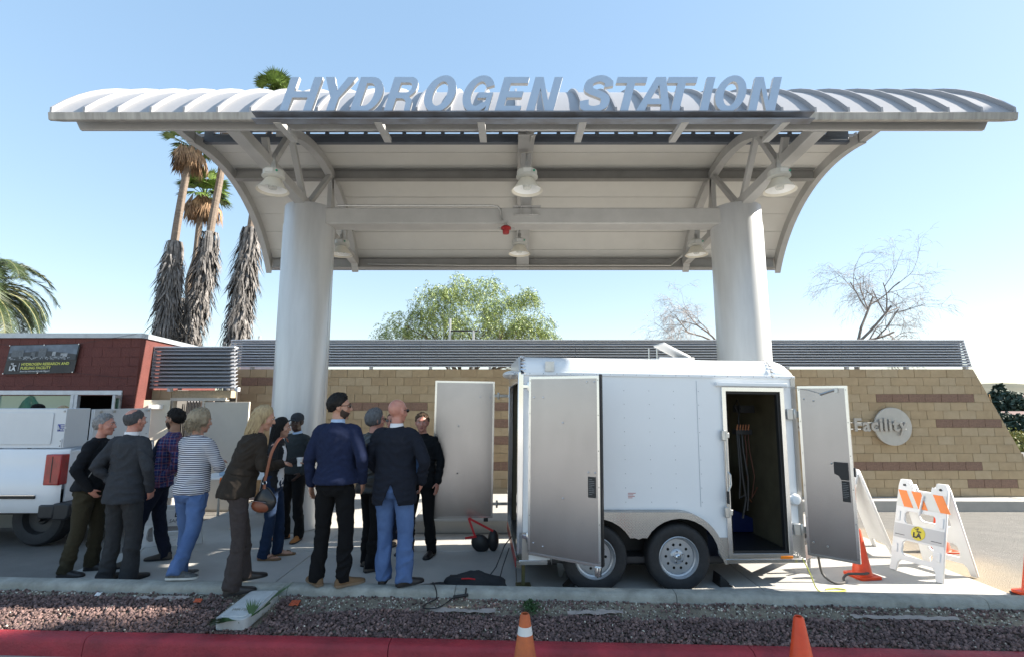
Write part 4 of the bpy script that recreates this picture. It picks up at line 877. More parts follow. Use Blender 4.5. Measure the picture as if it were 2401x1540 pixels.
# hinges
for z in (0.62, 1.86):
    q = MB(); q.bx(DX1 + 0.05, DX1 + 0.13, -0.045, -0.013, z - 0.06, z + 0.06); q.tube([(DX1 + 0.13, -0.05, z - 0.06), (DX1 + 0.13, -0.05, z + 0.06)], 0.014, 8); q.bx(DX1 + 0.12, DX1 + 0.2, -0.06, -0.045, z - 0.035, z + 0.035); q.build('hinge', M_steel, tr, bevel=0.005)
def door(name, w, h, hinge_loc, ang, plates=True, flip=1):
    """door panel: local x from the hinge, seen face is the inner aluminium skin (local -y)"""
    d = bpy.data.objects.new(name, None); col.objects.link(d); d.parent = tr; d.location = hinge_loc; d.rotation_euler = (0, 0, ang)
    q = MB(); q.bx(0, w, -0.018, 0.018, 0, h); q.build('panel', M_alu, d, bevel=0.002)
    plate('edge_frame', [rrect(-0.004, w + 0.004, -0.004, h + 0.004, 0.002, 1), rrect(0.022, w - 0.022, 0.022, h - 0.022, 0.002, 1)], 0.044, frame((0, 0, 0), (1, 0, 0), (0, 0, 1)), M_alu2, d)
    q = MB(); N = max(3, int(h / 0.35))
    for x in (0.011, w - 0.011):
        for k in range(N + 1): q.ell((x, -0.023, 0.04 + (h - 0.08) * k / N), 0.005, nu=6, nv=4)
    o = q.build('rivets', M_dark, d); o['kind'] = 'stuff'
    return d
# near rear door
d1 = door('rear_door', 0.80, 1.84, (0.10, -0.06, 0.39), R(-34))
q = MB(); q.bx(0.802, 0.822, -0.03, 0.03, 0.0, 1.86); q.build('rubber_seal', M_black, d1, bevel=0.008)
for x, z in ((0.06, 1.62), (0.17, 1.62), (0.06, 0.12), (0.17, 0.10), (0.75, 1.78), (0.67, 1.78), (0.75, 0.88), (0.68, 0.88), (0.4, 1.36), (0.4, 0.6)):
    q = MB(); q.ell((x, -0.022, z), (0.009, 0.008, 0.009), nu=8, nv=5); q.build('bolt', M_chrome, d1)
q = MB(); q.bx(0.675, 0.755, -0.026, -0.018, 0.64, 0.84); q.build('label_plate', M_dark, d1)
for k in range(9):
    q = MB(); q.bx(0.685, 0.685 + (0.058 if k % 4 else 0.035), -0.0275, -0.0262, 0.815 - k * 0.018, 0.818 - k * 0.018); q.build('print_line', mat('grey_print', (0.30, 0.30, 0.30), 0.6), d1)
q = MB(); q.bx(0.74, 0.80, -0.04, 0.0, -0.09, -0.0); q.tube([(0.77, -0.03, -0.10), (0.77, -0.03, 0.0)], 0.012, 8); q.build('lock_foot', M_alu2, d1, bevel=0.006)
for z in (0.16, 1.74):
    q = MB(); q.bx(-0.12, 0.02, -0.0, 0.016, z - 0.02, z + 0.02); q.tube([(-0.02, 0.0, z - 0.05), (-0.02, 0.0, z + 0.05)], 0.016, 8); q.build('hinge', M_chrome, d1, bevel=0.005)
# far rear door
d2 = door('rear_door', 0.84, 1.88, (-0.24, TW - 0.02, 0.36), R(183))
d2.children[0]
for x, z in ((0.06, 1.66), (0.2, 1.66), (0.08, 0.2), (0.22, 0.2), (0.5, 1.25), (0.5, 0.6)):
    q = MB(); q.ell((x, 0.022, z), (0.010, 0.009, 0.010), nu=8, nv=5); q.build('bolt', M_chrome, d2)
for z in (0.18, 1.68):
    q = MB(); q.bx(-0.26, 0.02, -0.012, 0.004, z - 0.02, z + 0.02); q.tube([(-0.06, 0.01, z - 0.05), (-0.06, 0.01, z + 0.05)], 0.016, 8); q.bx(-0.27, -0.23, -0.03, 0.03, z - 0.07, z + 0.07); q.build('hinge', M_steel, d2, bevel=0.005)
q = MB(); q.bx(0.06, 0.12, -0.02, 0.03, -0.05, 0); q.build('lock_foot', M_dark, d2)
# side door, open towards the camera
d3 = door('side_door', 0.47, 1.80, (3.13, -0.07, 0.37), R(-45))
for x, z in ((0.06, 1.66), (0.15, 1.64), (0.06, 0.14), (0.19, 0.12), (0.28, 0.98)):
    q = MB(); q.ell((x, -0.023, z), (0.010, 0.009, 0.010), nu=8, nv=5); q.build('bolt', M_steel, d3)
q = MB(); q.prism([(0.30, 1.0), (0.43, 1.0), (0.43, 0.82), (0.36, 0.82), (0.34, 0.86), (0.30, 0.88)], (0, -0.036, 0), (1, 0, 0), (0, 0, 1), (0, 0.018, 0)); q.build('latch', M_dark, d3, bevel=0.003)
q = MB(); q.bx(0.36, 0.43, -0.026, -0.018, 0.60, 0.81); q.build('label_plate', M_dark, d3)
for k in range(9):
    q = MB(); q.bx(0.367, 0.367 + (0.052 if k % 4 else 0.035), -0.0275, -0.0262, 0.785 - k * 0.018, 0.788 - k * 0.018); q.build('print_line', MATS['grey_print'], d3)
q = MB(); q.bx(0.468, 0.49, -0.015, 0.02, 0.86, 0.95); q.build('strike', M_dark, d3)
q = MB(); q.tube([(0.22, -0.04, 1.71), (0.36, -0.035, 1.76)], 0.011, 8); q.tube([(-0.35, -0.10, 1.86), (-0.1, -0.05, 1.79), (0.1, -0.04, 1.76), (0.22, -0.04, 1.72)], 0.003, 5); q.bx(0.36, 0.39, -0.045, -0.018, 1.73, 1.78); q.build('door_stay', M_steel, d3)
# inside things that show through the side door (fixed in the trailer)
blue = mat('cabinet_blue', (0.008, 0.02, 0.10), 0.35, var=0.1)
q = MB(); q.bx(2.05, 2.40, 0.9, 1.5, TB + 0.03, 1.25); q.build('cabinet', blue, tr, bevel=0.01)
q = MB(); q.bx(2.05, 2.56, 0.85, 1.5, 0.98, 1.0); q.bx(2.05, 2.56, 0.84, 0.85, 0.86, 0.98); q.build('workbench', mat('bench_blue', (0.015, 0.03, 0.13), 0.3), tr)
q = MB(); q.prism([(0, 0), (0.8, 0), (0.8, 0.15), (0, 0.5)], (2.35, 1.0, TB + 0.03), (1, 0, 0), (0, 0, 1), (0, 0.5, 0)); q.build('locker', blue, tr, bevel=0.01)
for k, (x, c_, w_) in enumerate(((2.73, M_dark, 0.014), (2.77, M_dark, 0.014), (2.81, mat('orange_hose', (0.10, 0.022, 0.006), 0.5), 0.007), (2.71, M_dark, 0.012), (2.85, MATS['orange_hose'], 0.006))):
    q = MB(); pts = [(x, 0.55, 1.66), (x - 0.015, 0.5, 1.4), (x + 0.03 * math.sin(k * 2), 0.5, 1.1), (x + 0.03 * math.cos(k), 0.5, 0.85), (x - 0.02 + 0.02 * k, 0.5, 0.62 + 0.09 * k)]
    q.tube(pts, w_, 8); q.build('hose', c_, tr)
q = MB(); q.bx(2.68, 2.88, 0.5, 0.6, 1.60, 1.66); q.build('hose_rack', M_dark, tr)
q = MB()
q.build('copper_fittings', mat('copper', (0.75, 0.34, 0.18), 0.3, 1.0), tr) if q.v else None
for k in range(5):
    q = MB(); q.tube([(2.69 + 0.035 * k, 0.5, 1.655), (2.69 + 0.035 * k, 0.48, 1.72)], 0.010, 8); q.build('copper_fitting', mat('copper', (0.75, 0.34, 0.18), 0.3, 1.0), tr)
q = MB(); q.bx(2.80, 2.98, 0.6, 0.8, 1.86, 1.95); q.tube([(2.74, 0.55, 1.66), (2.74, 0.55, 1.8), (2.80, 0.6, 1.92)], 0.01, 8); q.tube([(2.80, 0.6, 1.92), (2.75, 0.58, 2.02), (2.70, 0.55, 1.95), (2.74, 0.55, 1.85)], 0.006, 6); q.build('camera_arm', M_dark, tr, bevel=0.01)
# scuffed tape patch and roof hardware
q = MB(); q.bx(0.27, 0.37, -0.016, -0.006, TH + 0.03, TH + 0.14); q.build('foil_patch', M_steel, tr)
vt = MB(); vt.box((1.98, 0.7, TH + 0.35), (0.38, 0.36, 0.022), (0, R(27), 0)); vt.build('roof_vent_lid', white_paint, tr, bevel=0.008)
q = MB(); q.bx(1.76, 2.20, 0.52, 0.9, TH + 0.20, TH + 0.26); q.build('roof_vent_base', white_paint, tr, bevel=0.008)
for x in (1.62, 1.72):
    q = MB(); q.tube([(x, 0.5, TH + 0.2), (x, 0.5, TH + 0.36)], 0.009, 8); q.build('roof_stud', M_alu2, tr)
for x in (0.04, TL - 0.25):
    q = MB(); q.bx(x, x + 0.035, 0.12, 0.18, 0.02, TB - 0.05); q.bx(x - 0.06, x + 0.1, 0.09, 0.21, 0.0, 0.02); q.build('stabiliser_leg', mat('olive_zinc', (0.16, 0.15, 0.07), 0.4, 0.6), tr) if x < 1 else None
q = MB(); q.bx(TL + 0.3, TL + 0.34, 0.85, 0.9, 0.05, 0.5); q.beam((TL, 0.35, TB - 0.02), (TL + 0.75, 0.9, TB - 0.02), 0.05, 0.08); q.beam((TL, TW - 0.35, TB - 0.02), (TL + 0.75, 0.9, TB - 0.02), 0.05, 0.08); q.build('tongue', M_dark, tr)
q = MB(); q.tube([(TL + 0.28, 0.38, 0.0), (TL + 0.28, 0.38, 0.02)], 0.09, 14); q.tube([(TL + 0.28, 0.38, 0.02), (TL + 0.28, 0.38, 0.36)], 0.02, 8); q.tube([(TL + 0.28, 0.38, 0.10), (TL + 0.24, 0.30, 0.22)], 0.015, 6); q.build('tongue_jack', M_chrome, tr)
q = MB(); q.tube([(0.72, -0.10, 0.22), (0.70, -0.14, 0.14), (0.66, -0.12, 0.10)], [0.02, 0.028, 0.01], 8); q.build('lock_pouch', M_alu2, tr) if False else None
q = MB(); q.prism([(0, 0), (0.09, 0), (0.09, -0.04), (0.05, -0.14), (0.02, -0.13)], (0.40, -0.02, 0.28), (1, 0, 0), (0, 0, 1), (0, 0.03, 0)); q.build('mud_flap_bracket', M_chrome, tr)
q = MB()
for k in range(4): q.bx(1.18, 1.18 + (0.085, 0.06, 0.075, 0.05)[k], -0.003, -0.001, 0.99 - k * 0.016, 0.996 - k * 0.016)
o = q.build('small_print', mat('faded_red_print', (0.45, 0.12, 0.12), 0.6), tr); o['kind'] = 'stuff'
# wheel chocks
for x, lb in ((1.42 + 0.75, 'black wheel chock behind the front trailer wheel'), (0.50, 'black wheel chock by the rear trailer wheel')):
    c = thing('wheel_chock', lb, 'chock', tuple(tr.matrix_basis @ Vector((x - 0.02, -0.02, 0.0))), R(4), group='chocks at the trailer wheels')
    q = MB(); q.prism([(0, 0.005), (0.18, 0.005), (0.02, 0.15)] if x > 1 else [(0, 0.005), (0.14, 0.005), (0.12, 0.12)], (0, 0, 0), (1, 0, 0), (0, 0, 1), (0, 0.18, 0)); q.build('block', M_black, c, bevel=0.008)
    q = MB(); q.tube([(0.10, 0.02, 0.06), (0.13, -0.02, 0.05), (0.17, -0.01, 0.01)], 0.006, 6); q.build('pull_wire', M_steel, c)

# ------------------------------------------------------------------ pickup truck at the left edge
tp = mat('truck_white', (0.77, 0.78, 0.80), 0.3, var=0.02, scale=2, coat=0.4)
tk = thing('pickup_truck', 'white pickup truck seen from its rear corner at the left edge with a black bumper', 'truck', (-6.30, 7.40, -0.14))
prof = [(0.02, 0.50), (-0.03, 0.60), (-0.035, 0.80), (-0.03, 0.98), (0.0, 1.02), (0.03, 1.20), (0.04, 1.33), (0.06, 1.36), (0.14, 1.365)]
def bedside(name, y0, s):
    # cross section swept along the truck (x runs backwards to -2.1), wheel arch cut
    q = MB(); xs_ = [-2.2 + 0.05 * i for i in range(42)] + [-0.08, -0.03, 0.0]
    vs = []
    for x in xs_:
        tx = 0.05 * (1 - math.cos(min(1, max(0, (x + 0.1) / 0.1)) * math.pi / 2))
        for dy, z in prof: vs.append((x, y0 + s * (dy + tx), z))
    k = len(prof); fs = []
    for i in range(len(xs_) - 1):
        for j in range(k - 1):
            xm = (xs_[i] + xs_[i + 1]) / 2; zm = (prof[j][1] + prof[j + 1][1]) / 2
            f = (i * k + j, (i + 1) * k + j, (i + 1) * k + j + 1, i * k + j + 1); fs.append(f if s > 0 else f[::-1])
    q.add(vs, fs); return q.build(name, tp, tk, fix=False, angle=50)
bedside('bed_side', 0.0, 1); bedside('bed_side', 1.92, -1)
q = MB(); q.prism([(0.10, 0.50), (1.82, 0.50), (1.82, 1.34), (0.10, 1.34)], (-0.04, 0, 0), (0, 1, 0), (0, 0, 1), (0.04, 0, 0)); q.build('tailgate', tp, tk, bevel=0.015)
q = MB(); q.bx(-0.001, 0.012, 0.16, 1.76, 0.62, 0.64); q.bx(-0.001, 0.012, 0.16, 1.76, 1.18, 1.20); q.build('tailgate_crease', tp, tk, bevel=0.005)
q = MB(); q.bx(-0.22, 0.004, -0.045, 0.10, 0.88, 1.30); q.build('tail_light', mat('tail_lens', (0.42, 0.008, 0.010), 0.3, c2=(0.16, 0.004, 0.005), scale=9, stretch=(1, 1, 0.5), coat=0.6), tk, bevel=0.015)
q = MB(); q.bx(-0.12, -0.11, -0.049, -0.044, 0.92, 1.27); q.build('lens_divider', M_dark, tk)
q = MB(); q.bx(-2.2, -0.30, -0.052, -0.036, 0.70, 0.745); q.build('rub_strip', M_black, tk, bevel=0.004)
q = MB(); q.bx(-2.2, -0.30, -0.056, -0.05, 0.742, 0.752); q.build('chrome_strip', M_alu2, tk)
q = MB(); q.prism([(-0.03, 0.0), (0.16, 0.0), (0.20, 0.05), (0.20, 0.20), (0.16, 0.22), (-0.03, 0.22)], (0.0, -0.06, 0.42), (1, 0, 0), (0, 0, 1), (0, 2.04, 0)); q.bx(-0.22, 0.0, -0.07, 0.0, 0.44, 0.62); q.build('bumper', mat('bumper_black', (0.018, 0.019, 0.022), 0.5), tk, bevel=0.02)
lp = bpy.data.objects.new('licence_plate', None); col.objects.link(lp); lp.parent = tk; lp.location = (0.215, 0.66, 0.52)
q = MB(); q.bx(-0.004, 0.004, 0, 0.31, 0, 0.155); q.build('plate', mat('plate_cream', (0.62, 0.61, 0.56), 0.4), lp, bevel=0.004)
PM = lambda o: frame(o, (0, 1, 0), (0, 0, 1))
link('lettering', text_mesh('95864', 0.10, PM((0.006, 0.015, 0.02)), ink, offset=0.002, spacing=0.95), lp, False)
link('lettering', text_mesh('California', 0.038, PM((0.006, 0.06, 0.118)), mat('plate_red_ink', (0.25, 0.03, 0.03), 0.5), shear=0.3), lp, False)
q = MB(); q.bx(-2.2, -0.05, 0.15, 1.77, 0.75, 0.80); q.bx(-2.3, -0.2, 0.4, 1.5, 0.40, 0.52); q.build('bed_floor', M_dark, tk)
q = MB(); q.bx(-4.6, -2.25, 0.02, 1.90, 0.42, 1.25); q.build('cab_body', tp, tk, bevel=0.05)
q = MB(); q.prism([(0, 0), (-1.6, 0), (-1.3, 0.55), (-0.12, 0.55)], (-2.3, 0.12, 1.25), (1, 0, 0), (0, 0, 1), (0, 1.68, 0)); q.build('cab_roof', tp, tk, bevel=0.04)
q = MB(); q.prism([(-0.1, 0.06), (-0.75, 0.06), (-0.75, 0.46), (-0.2, 0.46)], (-2.3, 0.11, 1.25), (1, 0, 0), (0, 0, 1), (0, 0.01, 0)); q.build('cab_window', glassm, tk)
q = MB(); q.bx(-5.6, -4.55, 0.04, 1.88, 0.45, 1.15); q.build('hood', tp, tk, bevel=0.05)
for x, y in ((-0.47, 0.34), (-0.47, 1.62), (-4.9, 0.16), (-4.9, 1.76)):
    w = bpy.data.objects.new('wheel', None); col.objects.link(w); w.parent = tk; w.location = (x, y, 0.38)
    q = MB(); q.lathe([(0.22, -0.11), (0.26, -0.125), (0.35, -0.12), (0.38, -0.09), (0.385, 0.09), (0.35, 0.12), (0.22, 0.11)], 40, axis='Y'); q.build('tyre', MATS['tyre_rubber'], w, fix=False)
    q = MB(); q.lathe([(0, -0.05), (0.08, -0.05), (0.1, -0.02), (0.20, -0.03), (0.22, -0.11)], 32, axis='Y'); q.build('rim', mat('dark_steel_rim', (0.035, 0.035, 0.037), 0.5), w, fix=False)
q = MB(); q.tube([(-0.45, 0.2, 0.38), (-0.45, 1.75, 0.38)], 0.05, 10); q.ell((-0.45, 0.96, 0.36), (0.14, 0.16, 0.14)); q.tube([(-0.9, 0.5, 0.35), (-0.35, 0.5, 0.33)], 0.03, 8); q.build('axle', M_dark, tk)
# equipment on the bed
ub = thing('equipment_box', 'white metal equipment box with a rounded door and blue sticker riding on the pickup bed', 'tool box', (-6.42, 7.50, 1.235))
boxm = mat('box_grey_white', (0.62, 0.64, 0.66), 0.5, var=0.04, scale=2)
q = MB(); q.bx(-1.6, 0, 0, 0.42, 0, 0.555); q.build('cabinet', boxm, ub, bevel=0.006)
q = MB(); q.prism(rrect(-1.5, -0.17, 0.05, 0.50, 0.03), (0, -0.014, 0), (1, 0, 0), (0, 0, 1), (0, 0.013, 0)); q.build('door', boxm, ub, bevel=0.004)
q = MB(); q.bx(-0.105, -0.01, -0.003, 0, 0.235, 0.335); q.build('sticker', mat('sticker_blue', (0.015, 0.04, 0.26), 0.4), ub)
q = MB(); q.tube([(-0.092, -0.005, 0.315), (-0.092, -0.005, 0.27), (-0.085, -0.005, 0.252), (-0.075, -0.005, 0.262), (-0.078, -0.005, 0.29)], [0.006, 0.007, 0.009, 0.008, 0.004], 6); q.build('sticker_mark', wht, ub)
for k, w_ in enumerate(('KEEP', 'TAHOE', 'BLUE')):
    link('lettering', text_mesh(w_, 0.028, XZ((-0.062, -0.0045, 0.305 - k * 0.028)), wht, offset=0.001, spacing=0.85), ub, False)
q = MB(); q.bx(-0.05, -0.015, -0.012, -0.002, 0.0, 0.13); q.build('hasp', boxm, ub, bevel=0.004)
for z in (0.03, 0.1):
    q = MB(); q.ell((-0.033, -0.014, z), 0.007, nu=8, nv=5); q.build('bolt', M_dark, ub)
q = MB(); q.ell((-0.03, -0.005, 0.52), 0.014, nu=10, nv=6); q.build('corner_cap', M_steel, ub)
tb = thing('tail_panel', 'flat pale grey metal panel standing across the pickup bed behind the men', 'panel', (-6.40, 7.93, 1.235))
q = MB(); q.box((0.02, 0.02, 0.27), (0.02, 0.02, 0.54)); q.beam((0, 0, 0.27), (-0.05, 1.34, 0.27), 0.03, 0.54); q.build('sheet', boxm, tb, bevel=0.003)
for k, y in enumerate((0.15, 0.42, 0.85, 1.2)):
    q = MB(); q.box((0.018, y, 0.50), (0.012, 0.05, 0.04)); q.build('latch', M_steel, tb, bevel=0.003)
for y in (0.1, 0.5, 0.9, 1.25):
    for z in (0.1, 0.3):
        q = MB(); q.ell((0.016 - y * 0.03, y, z), 0.007, nu=6, nv=4); q.build('bolt', M_dark, tb)
# ------------------------------------------------------------------ barricades, cones and small things
bw = mat('barricade_plastic', (0.74, 0.74, 0.74), 0.45, var=0.04, scale=4)
orr = mat('reflective_orange', (0.85, 0.20, 0.015), 0.4, var=0.04)
wrr = mat('reflective_white', (0.62, 0.62, 0.60), 0.35, var=0.04)
Wd, Hh = 0.60, 1.12
def a_panel(parent, front=True, holes=True):
    o_ = [(0.0, 0.0), (0.07, 0.0), (0.085, 0.10), (0.12, 0.14), (Wd - 0.12, 0.14), (Wd - 0.085, 0.10), (Wd - 0.07, 0.0), (Wd, 0.0), (Wd - 0.015, Hh - 0.08), (Wd - 0.03, Hh), (Wd - 0.14, Hh), (Wd - 0.15, Hh - 0.06), (Wd - 0.19, Hh - 0.05), (Wd - 0.20, Hh - 0.13), (0.20, Hh - 0.13), (0.19, Hh - 0.05), (0.15, Hh - 0.06), (0.14, Hh), (0.03, Hh), (0.015, Hh - 0.08)]
    hs = [rrect(0.12, Wd - 0.12, 0.20, 0.38, 0.05), rrect(0.12, Wd - 0.12, 0.58, 0.735, 0.05)] if holes else []
    sx_ = 1
    me = plate_mesh('leg_frame', [o_] + hs, 0.035, frame((-Wd / 2, 0, 0), (1, 0, 0), (0, 0, 1)), bw)
    f = link('leg_frame', me, parent, False, 0.0)
    return f
def barricade(label, loc, rz, spread=27, open_=True, holes=True, stripes=True, logo=False, group=None, tilt=None):
    t = thing('a_frame_barricade', label, 'barricade', loc, rz, group)
    a = R(spread) / 2
    f = a_panel(t, holes=holes); f.rotation_euler = (-a, 0, 0); f.location = (0, -math.sin(a) * Hh, 0)
    f.name = 'front_frame'
    g = a_panel(t, holes=holes); g.rotation_euler = (a, 0, 0); g.location = (0, math.sin(a) * Hh, 0); g.name = 'rear_frame'
    if stripes:
        y = -0.0195
        q = MB(); q.bx(-Wd / 2 + 0.02, Wd / 2 - 0.02, y - 0.003, y + 0.0, Hh - 0.34, Hh - 0.135); q.build('reflective_sheet', wrr, f)
        h0, h1 = Hh - 0.338, Hh - 0.137
        for x in (-0.30, -0.13, 0.12):
            p = [(max(-Wd / 2 + 0.021, x + 0.11), h0), (max(-Wd / 2 + 0.021, x + 0.22), h0), (max(-Wd / 2 + 0.021, x + 0.12), h1), (max(-Wd / 2 + 0.021, x + 0.01), h1)]
            q = MB(); q.prism(p, (0, y - 0.006, 0), (1, 0, 0), (0, 0, 1), (0, 0.003, 0)); q.build('stripe', orr, f)
        q = MB(); q.beam((-0.0, y - 0.012, Hh - 0.42), (0.03, y - 0.012, Hh - 0.17), 0.03, 0.018); q.build('handle_rib', bw, f, bevel=0.004)
    for sgn in (-1, 1):
        q = MB(); q.tube([(sgn * (Wd / 2 - 0.09), -0.05, math.cos(a) * Hh - 0.06), (sgn * (Wd / 2 - 0.09), 0.05, math.cos(a) * Hh - 0.06)], 0.014, 10); q.build('hinge_bolt', M_dark, t)
        q = MB(); q.bx(sgn * (Wd / 2 - 0.05) - 0.02, sgn * (Wd / 2 - 0.05) + 0.02, -0.028, -0.018, 0.60, 0.72); q.build('relief', bw, f, bevel=0.004)
        q = MB(); q.bx(sgn * (Wd / 2 - 0.055) - 0.02, sgn * (Wd / 2 - 0.055) + 0.02, -0.028, -0.018, 0.22, 0.32); q.build('relief', bw, f, bevel=0.004)
    if logo:
        q = MB(); q.bx(-Wd / 2 + 0.012, Wd / 2 - 0.012, -0.0225, -0.0185, 0.40, 0.57); q.build('sign_board', mat('board_grey', (0.50, 0.50, 0.51), 0.5, var=0.02), f)
        q = MB(); q.lathe([(0, -0.026), (0.082, -0.026), (0.082, -0.022)], 28, (0.0, 0, 0.49), 'Y'); q.build('round_logo', mat('logo_yellow', (0.62, 0.52, 0.03), 0.5, var=0.02), f)
        for s_, sz, x, z, off in (('Cal', 0.042, -0.045, 0.53, 0.0012), ('State', 0.032, -0.018, 0.503, 0.0012), ('L', 0.08, -0.055, 0.438, 0.005), ('A', 0.08, -0.015, 0.438, 0.005)):
            link('lettering', text_mesh(s_, sz, XZ((x, -0.0275, z)), ink, offset=off, spacing=0.85), f, False)
        for x0 in (-0.27, 0.15):
            q = MB()
            for k in range(9): q.bx(x0 + k * 0.013, x0 + k * 0.013 + 0.009, -0.0245, -0.0228, 0.432, 0.440)
            o = q.build('small_print', ink, f); o['kind'] = 'stuff'
    # rear frame brace
    q = MB(); q.bx(-Wd / 2 + 0.03, Wd / 2 - 0.03, 0.016, 0.04, 0.40, 0.56); q.beam((-0.18, 0.045, 0.42), (0.18, 0.045, 0.54), 0.012, 0.012); q.beam((-0.18, 0.045, 0.54), (0.18, 0.045, 0.42), 0.012, 0.012); q.build('rear_web', bw, g, bevel=0.003)
    return t
bp = onz(2135, 1330, PZ)
barricade('white plastic barricade with orange stripes and a round yellow sticker at the right', (4.88, 6.28, PZ), R(-70), 34, logo=True).scale = (0.93, 0.93, 0.95)
barricade('white folding barricade seen edge on just behind the open side door of the trailer', (4.60, 7.20, PZ), R(78), 34, holes=False, stripes=False)
barricade('white barricade standing between the grey suited man and the plaid shirted man', (-4.55, 7.15, PZ), R(14), 34, stripes=False)
bo = [o for o in col.objects if o.name.startswith('a_frame_barricade')][-1]
ff = [c for c in bo.children if c.name.startswith('front_frame')][0]
q = MB(); q.bx(-Wd / 2 + 0.012, Wd / 2 - 0.012, -0.0225, -0.0185, 0.40, 0.57); q.build('sign_board', mat('board_white', (0.62, 0.62, 0.63), 0.5), ff)
link('lettering', text_mesh('L', 0.075, XZ((0.10, -0.024, 0.49)), ink, offset=0.004), ff, False); link('lettering', text_mesh('A', 0.075, XZ((0.145, -0.024, 0.49)), ink, offset=0.004), ff, False)
link('lettering', text_mesh('SAFETY', 0.06, XZ((0.05, -0.024, 0.42)), ink), ff, False)
for k, (x, y, r_, lb) in enumerate(((-3.55, 8.9, 80, 'white folded barricade nearest the column in the row behind the striped shirt man'), (-3.95, 9.3, 74, 'second white barricade in the folded row behind the striped shirt man'), (-4.3, 9.7, 70, 'rearmost white barricade of the folded row by the beige door panel'))):
    b_ = barricade(lb, (x, y, PZ), R(r_), 14, stripes=False)
# table with papers
tbm = thing('folding_table', 'low folding table with papers between the suited man and the plaid shirted man', 'table', (-5.15, 8.6, PZ))
q = MB(); q.bx(0, 1.2, 0, 0.7, 0.70, 0.74); q.build('table_top', white_paint, tbm, bevel=0.008)
for x in (0.05, 1.12):
    for y in (0.05, 0.62):
        q = MB(); q.bx(x, x + 0.03, y, y + 0.03, 0, 0.70); q.build('leg', M_steel, tbm)
cb = thing('plastic_crate', 'small pale blue and white plastic box on the folding table behind the suited man', 'box', (-4.85, 8.75, PZ + 0.745))
q = MB(); q.bx(0, 0.40, 0, 0.28, 0, 0.07); q.build('body', mat('pale_blue_plastic', (0.30, 0.42, 0.55), 0.5), cb, bevel=0.01); q = MB(); q.bx(-0.01, 0.41, -0.01, 0.29, 0.072, 0.10); q.build('lid', white_paint, cb, bevel=0.01)
oc = thing('orange_vest', 'folded orange safety vest hanging off the front of the folding table', 'vest', (-4.6, 8.56, PZ + 0.48))
q = MB(); q.bx(-0.12, 0.14, -0.02, 0.03, 0, 0.265); q.build('cloth', orr, oc, bevel=0.01)
q = MB(); q.bx(-0.08, -0.04, -0.026, -0.0205, 0.01, 0.25); q.build('strip', wrr, oc)
# cones
coneo = mat('cone_orange', (0.80, 0.075, 0.012), 0.42, c2=(0.62, 0.05, 0.01), scale=7)
coneb = mat('scuffed_orange', (0.55, 0.13, 0.03), 0.6, c2=(0.33, 0.07, 0.025), scale=9)
def cone(label, loc, h=0.71, m=coneo, stripe=None, rz=0.0, group=None):
    t = thing('traffic_cone', label, 'traffic cone', loc, rz, group)
    k = h / 0.71; br = 0.135 * k; tr_ = 0.026 * k + 0.004
    q = MB(); q.lathe([(br + 0.012, 0.03), (br, 0.045), (tr_ + 0.002, h - 0.012), (tr_ - 0.006, h), (tr_ - 0.010, h - 0.003), (tr_ - 0.008, h - 0.03)], 28); q.build('cone_body', m, t, fix=False)
    q = MB(); p = rrect(-0.19 * k, 0.19 * k, -0.19 * k, 0.19 * k, 0.035, 4); q.prism(p, (0, 0, 0.0), (1, 0, 0), (0, 1, 0), (0, 0, 0.032)); q.build('base', m, t, bevel=0.006)
    if stripe:
        z0, z1 = stripe; f = lambda z: br + (tr_ - br) * (z - 0.045) / (h - 0.057) + 0.0022
        q = MB(); q.lathe([(f(z0) - 0.002, z0 - 0.001), (f(z0), z0), (f(z1), z1), (f(z1) - 0.002, z1 + 0.001)], 28); q.build('reflective_band', wrr, t, fix=False)
    return t
cone('scuffed orange traffic cone with one white band in the street, left of the other', (0.085, 3.60, -0.19), 0.71, coneb, (0.585, 0.635), group=None)
cone('bright plain orange traffic cone in the street at the right foreground', (1.87, 3.58, -0.19), 0.70)
cone('orange traffic cone standing beside the open side door of the trailer', (3.97, 6.15, PZ), 0.52, rz=R(8))
cone('orange traffic cone partly hidden behind the striped barricade', (5.85, 7.35, -0.13), 0.55, rz=R(5))
cone('orange traffic cone cut off by the right edge on a black mat', (5.32, 5.55, PZ + 0.012), 0.50, rz=R(10))
q = MB(); q.prism([(-0.30, -0.12), (0.2, -0.22), (0.28, 0.2), (-0.1, 0.16)], (5.28, 5.52, PZ + 0.004), (1, 0, 0), (0, 1, 0), (0, 0, 0.008)); o = q.build('rubber_mat', M_black); tag(o, 'torn black rubber mat under the cone at the right edge', 'mat')
# bollard
bl = thing('bollard', 'yellow steel bollard behind the leaning blonde woman', 'bollard', (-4.32, 8.35, PZ))
q = MB(); q.lathe([(0.06, 0), (0.06, 0.50), (0.05, 0.535), (0.02, 0.55), (0, 0.552)], 20); q.build('post', mat('bollard_yellow', (0.60, 0.47, 0.03), 0.5, var=0.1), bl)
q = MB(); q.lathe([(0.085, 0), (0.085, 0.015), (0.062, 0.02)], 20); q.build('base_plate', M_steel, bl)
# low fuelling island
isl = MB(); isl.bx(-1.5, 0.6, 8.05, 9.0, PZ, PZ + 0.19); o = isl.build('island_kerb', M_conc, bevel=0.02); o['kind'] = 'structure'
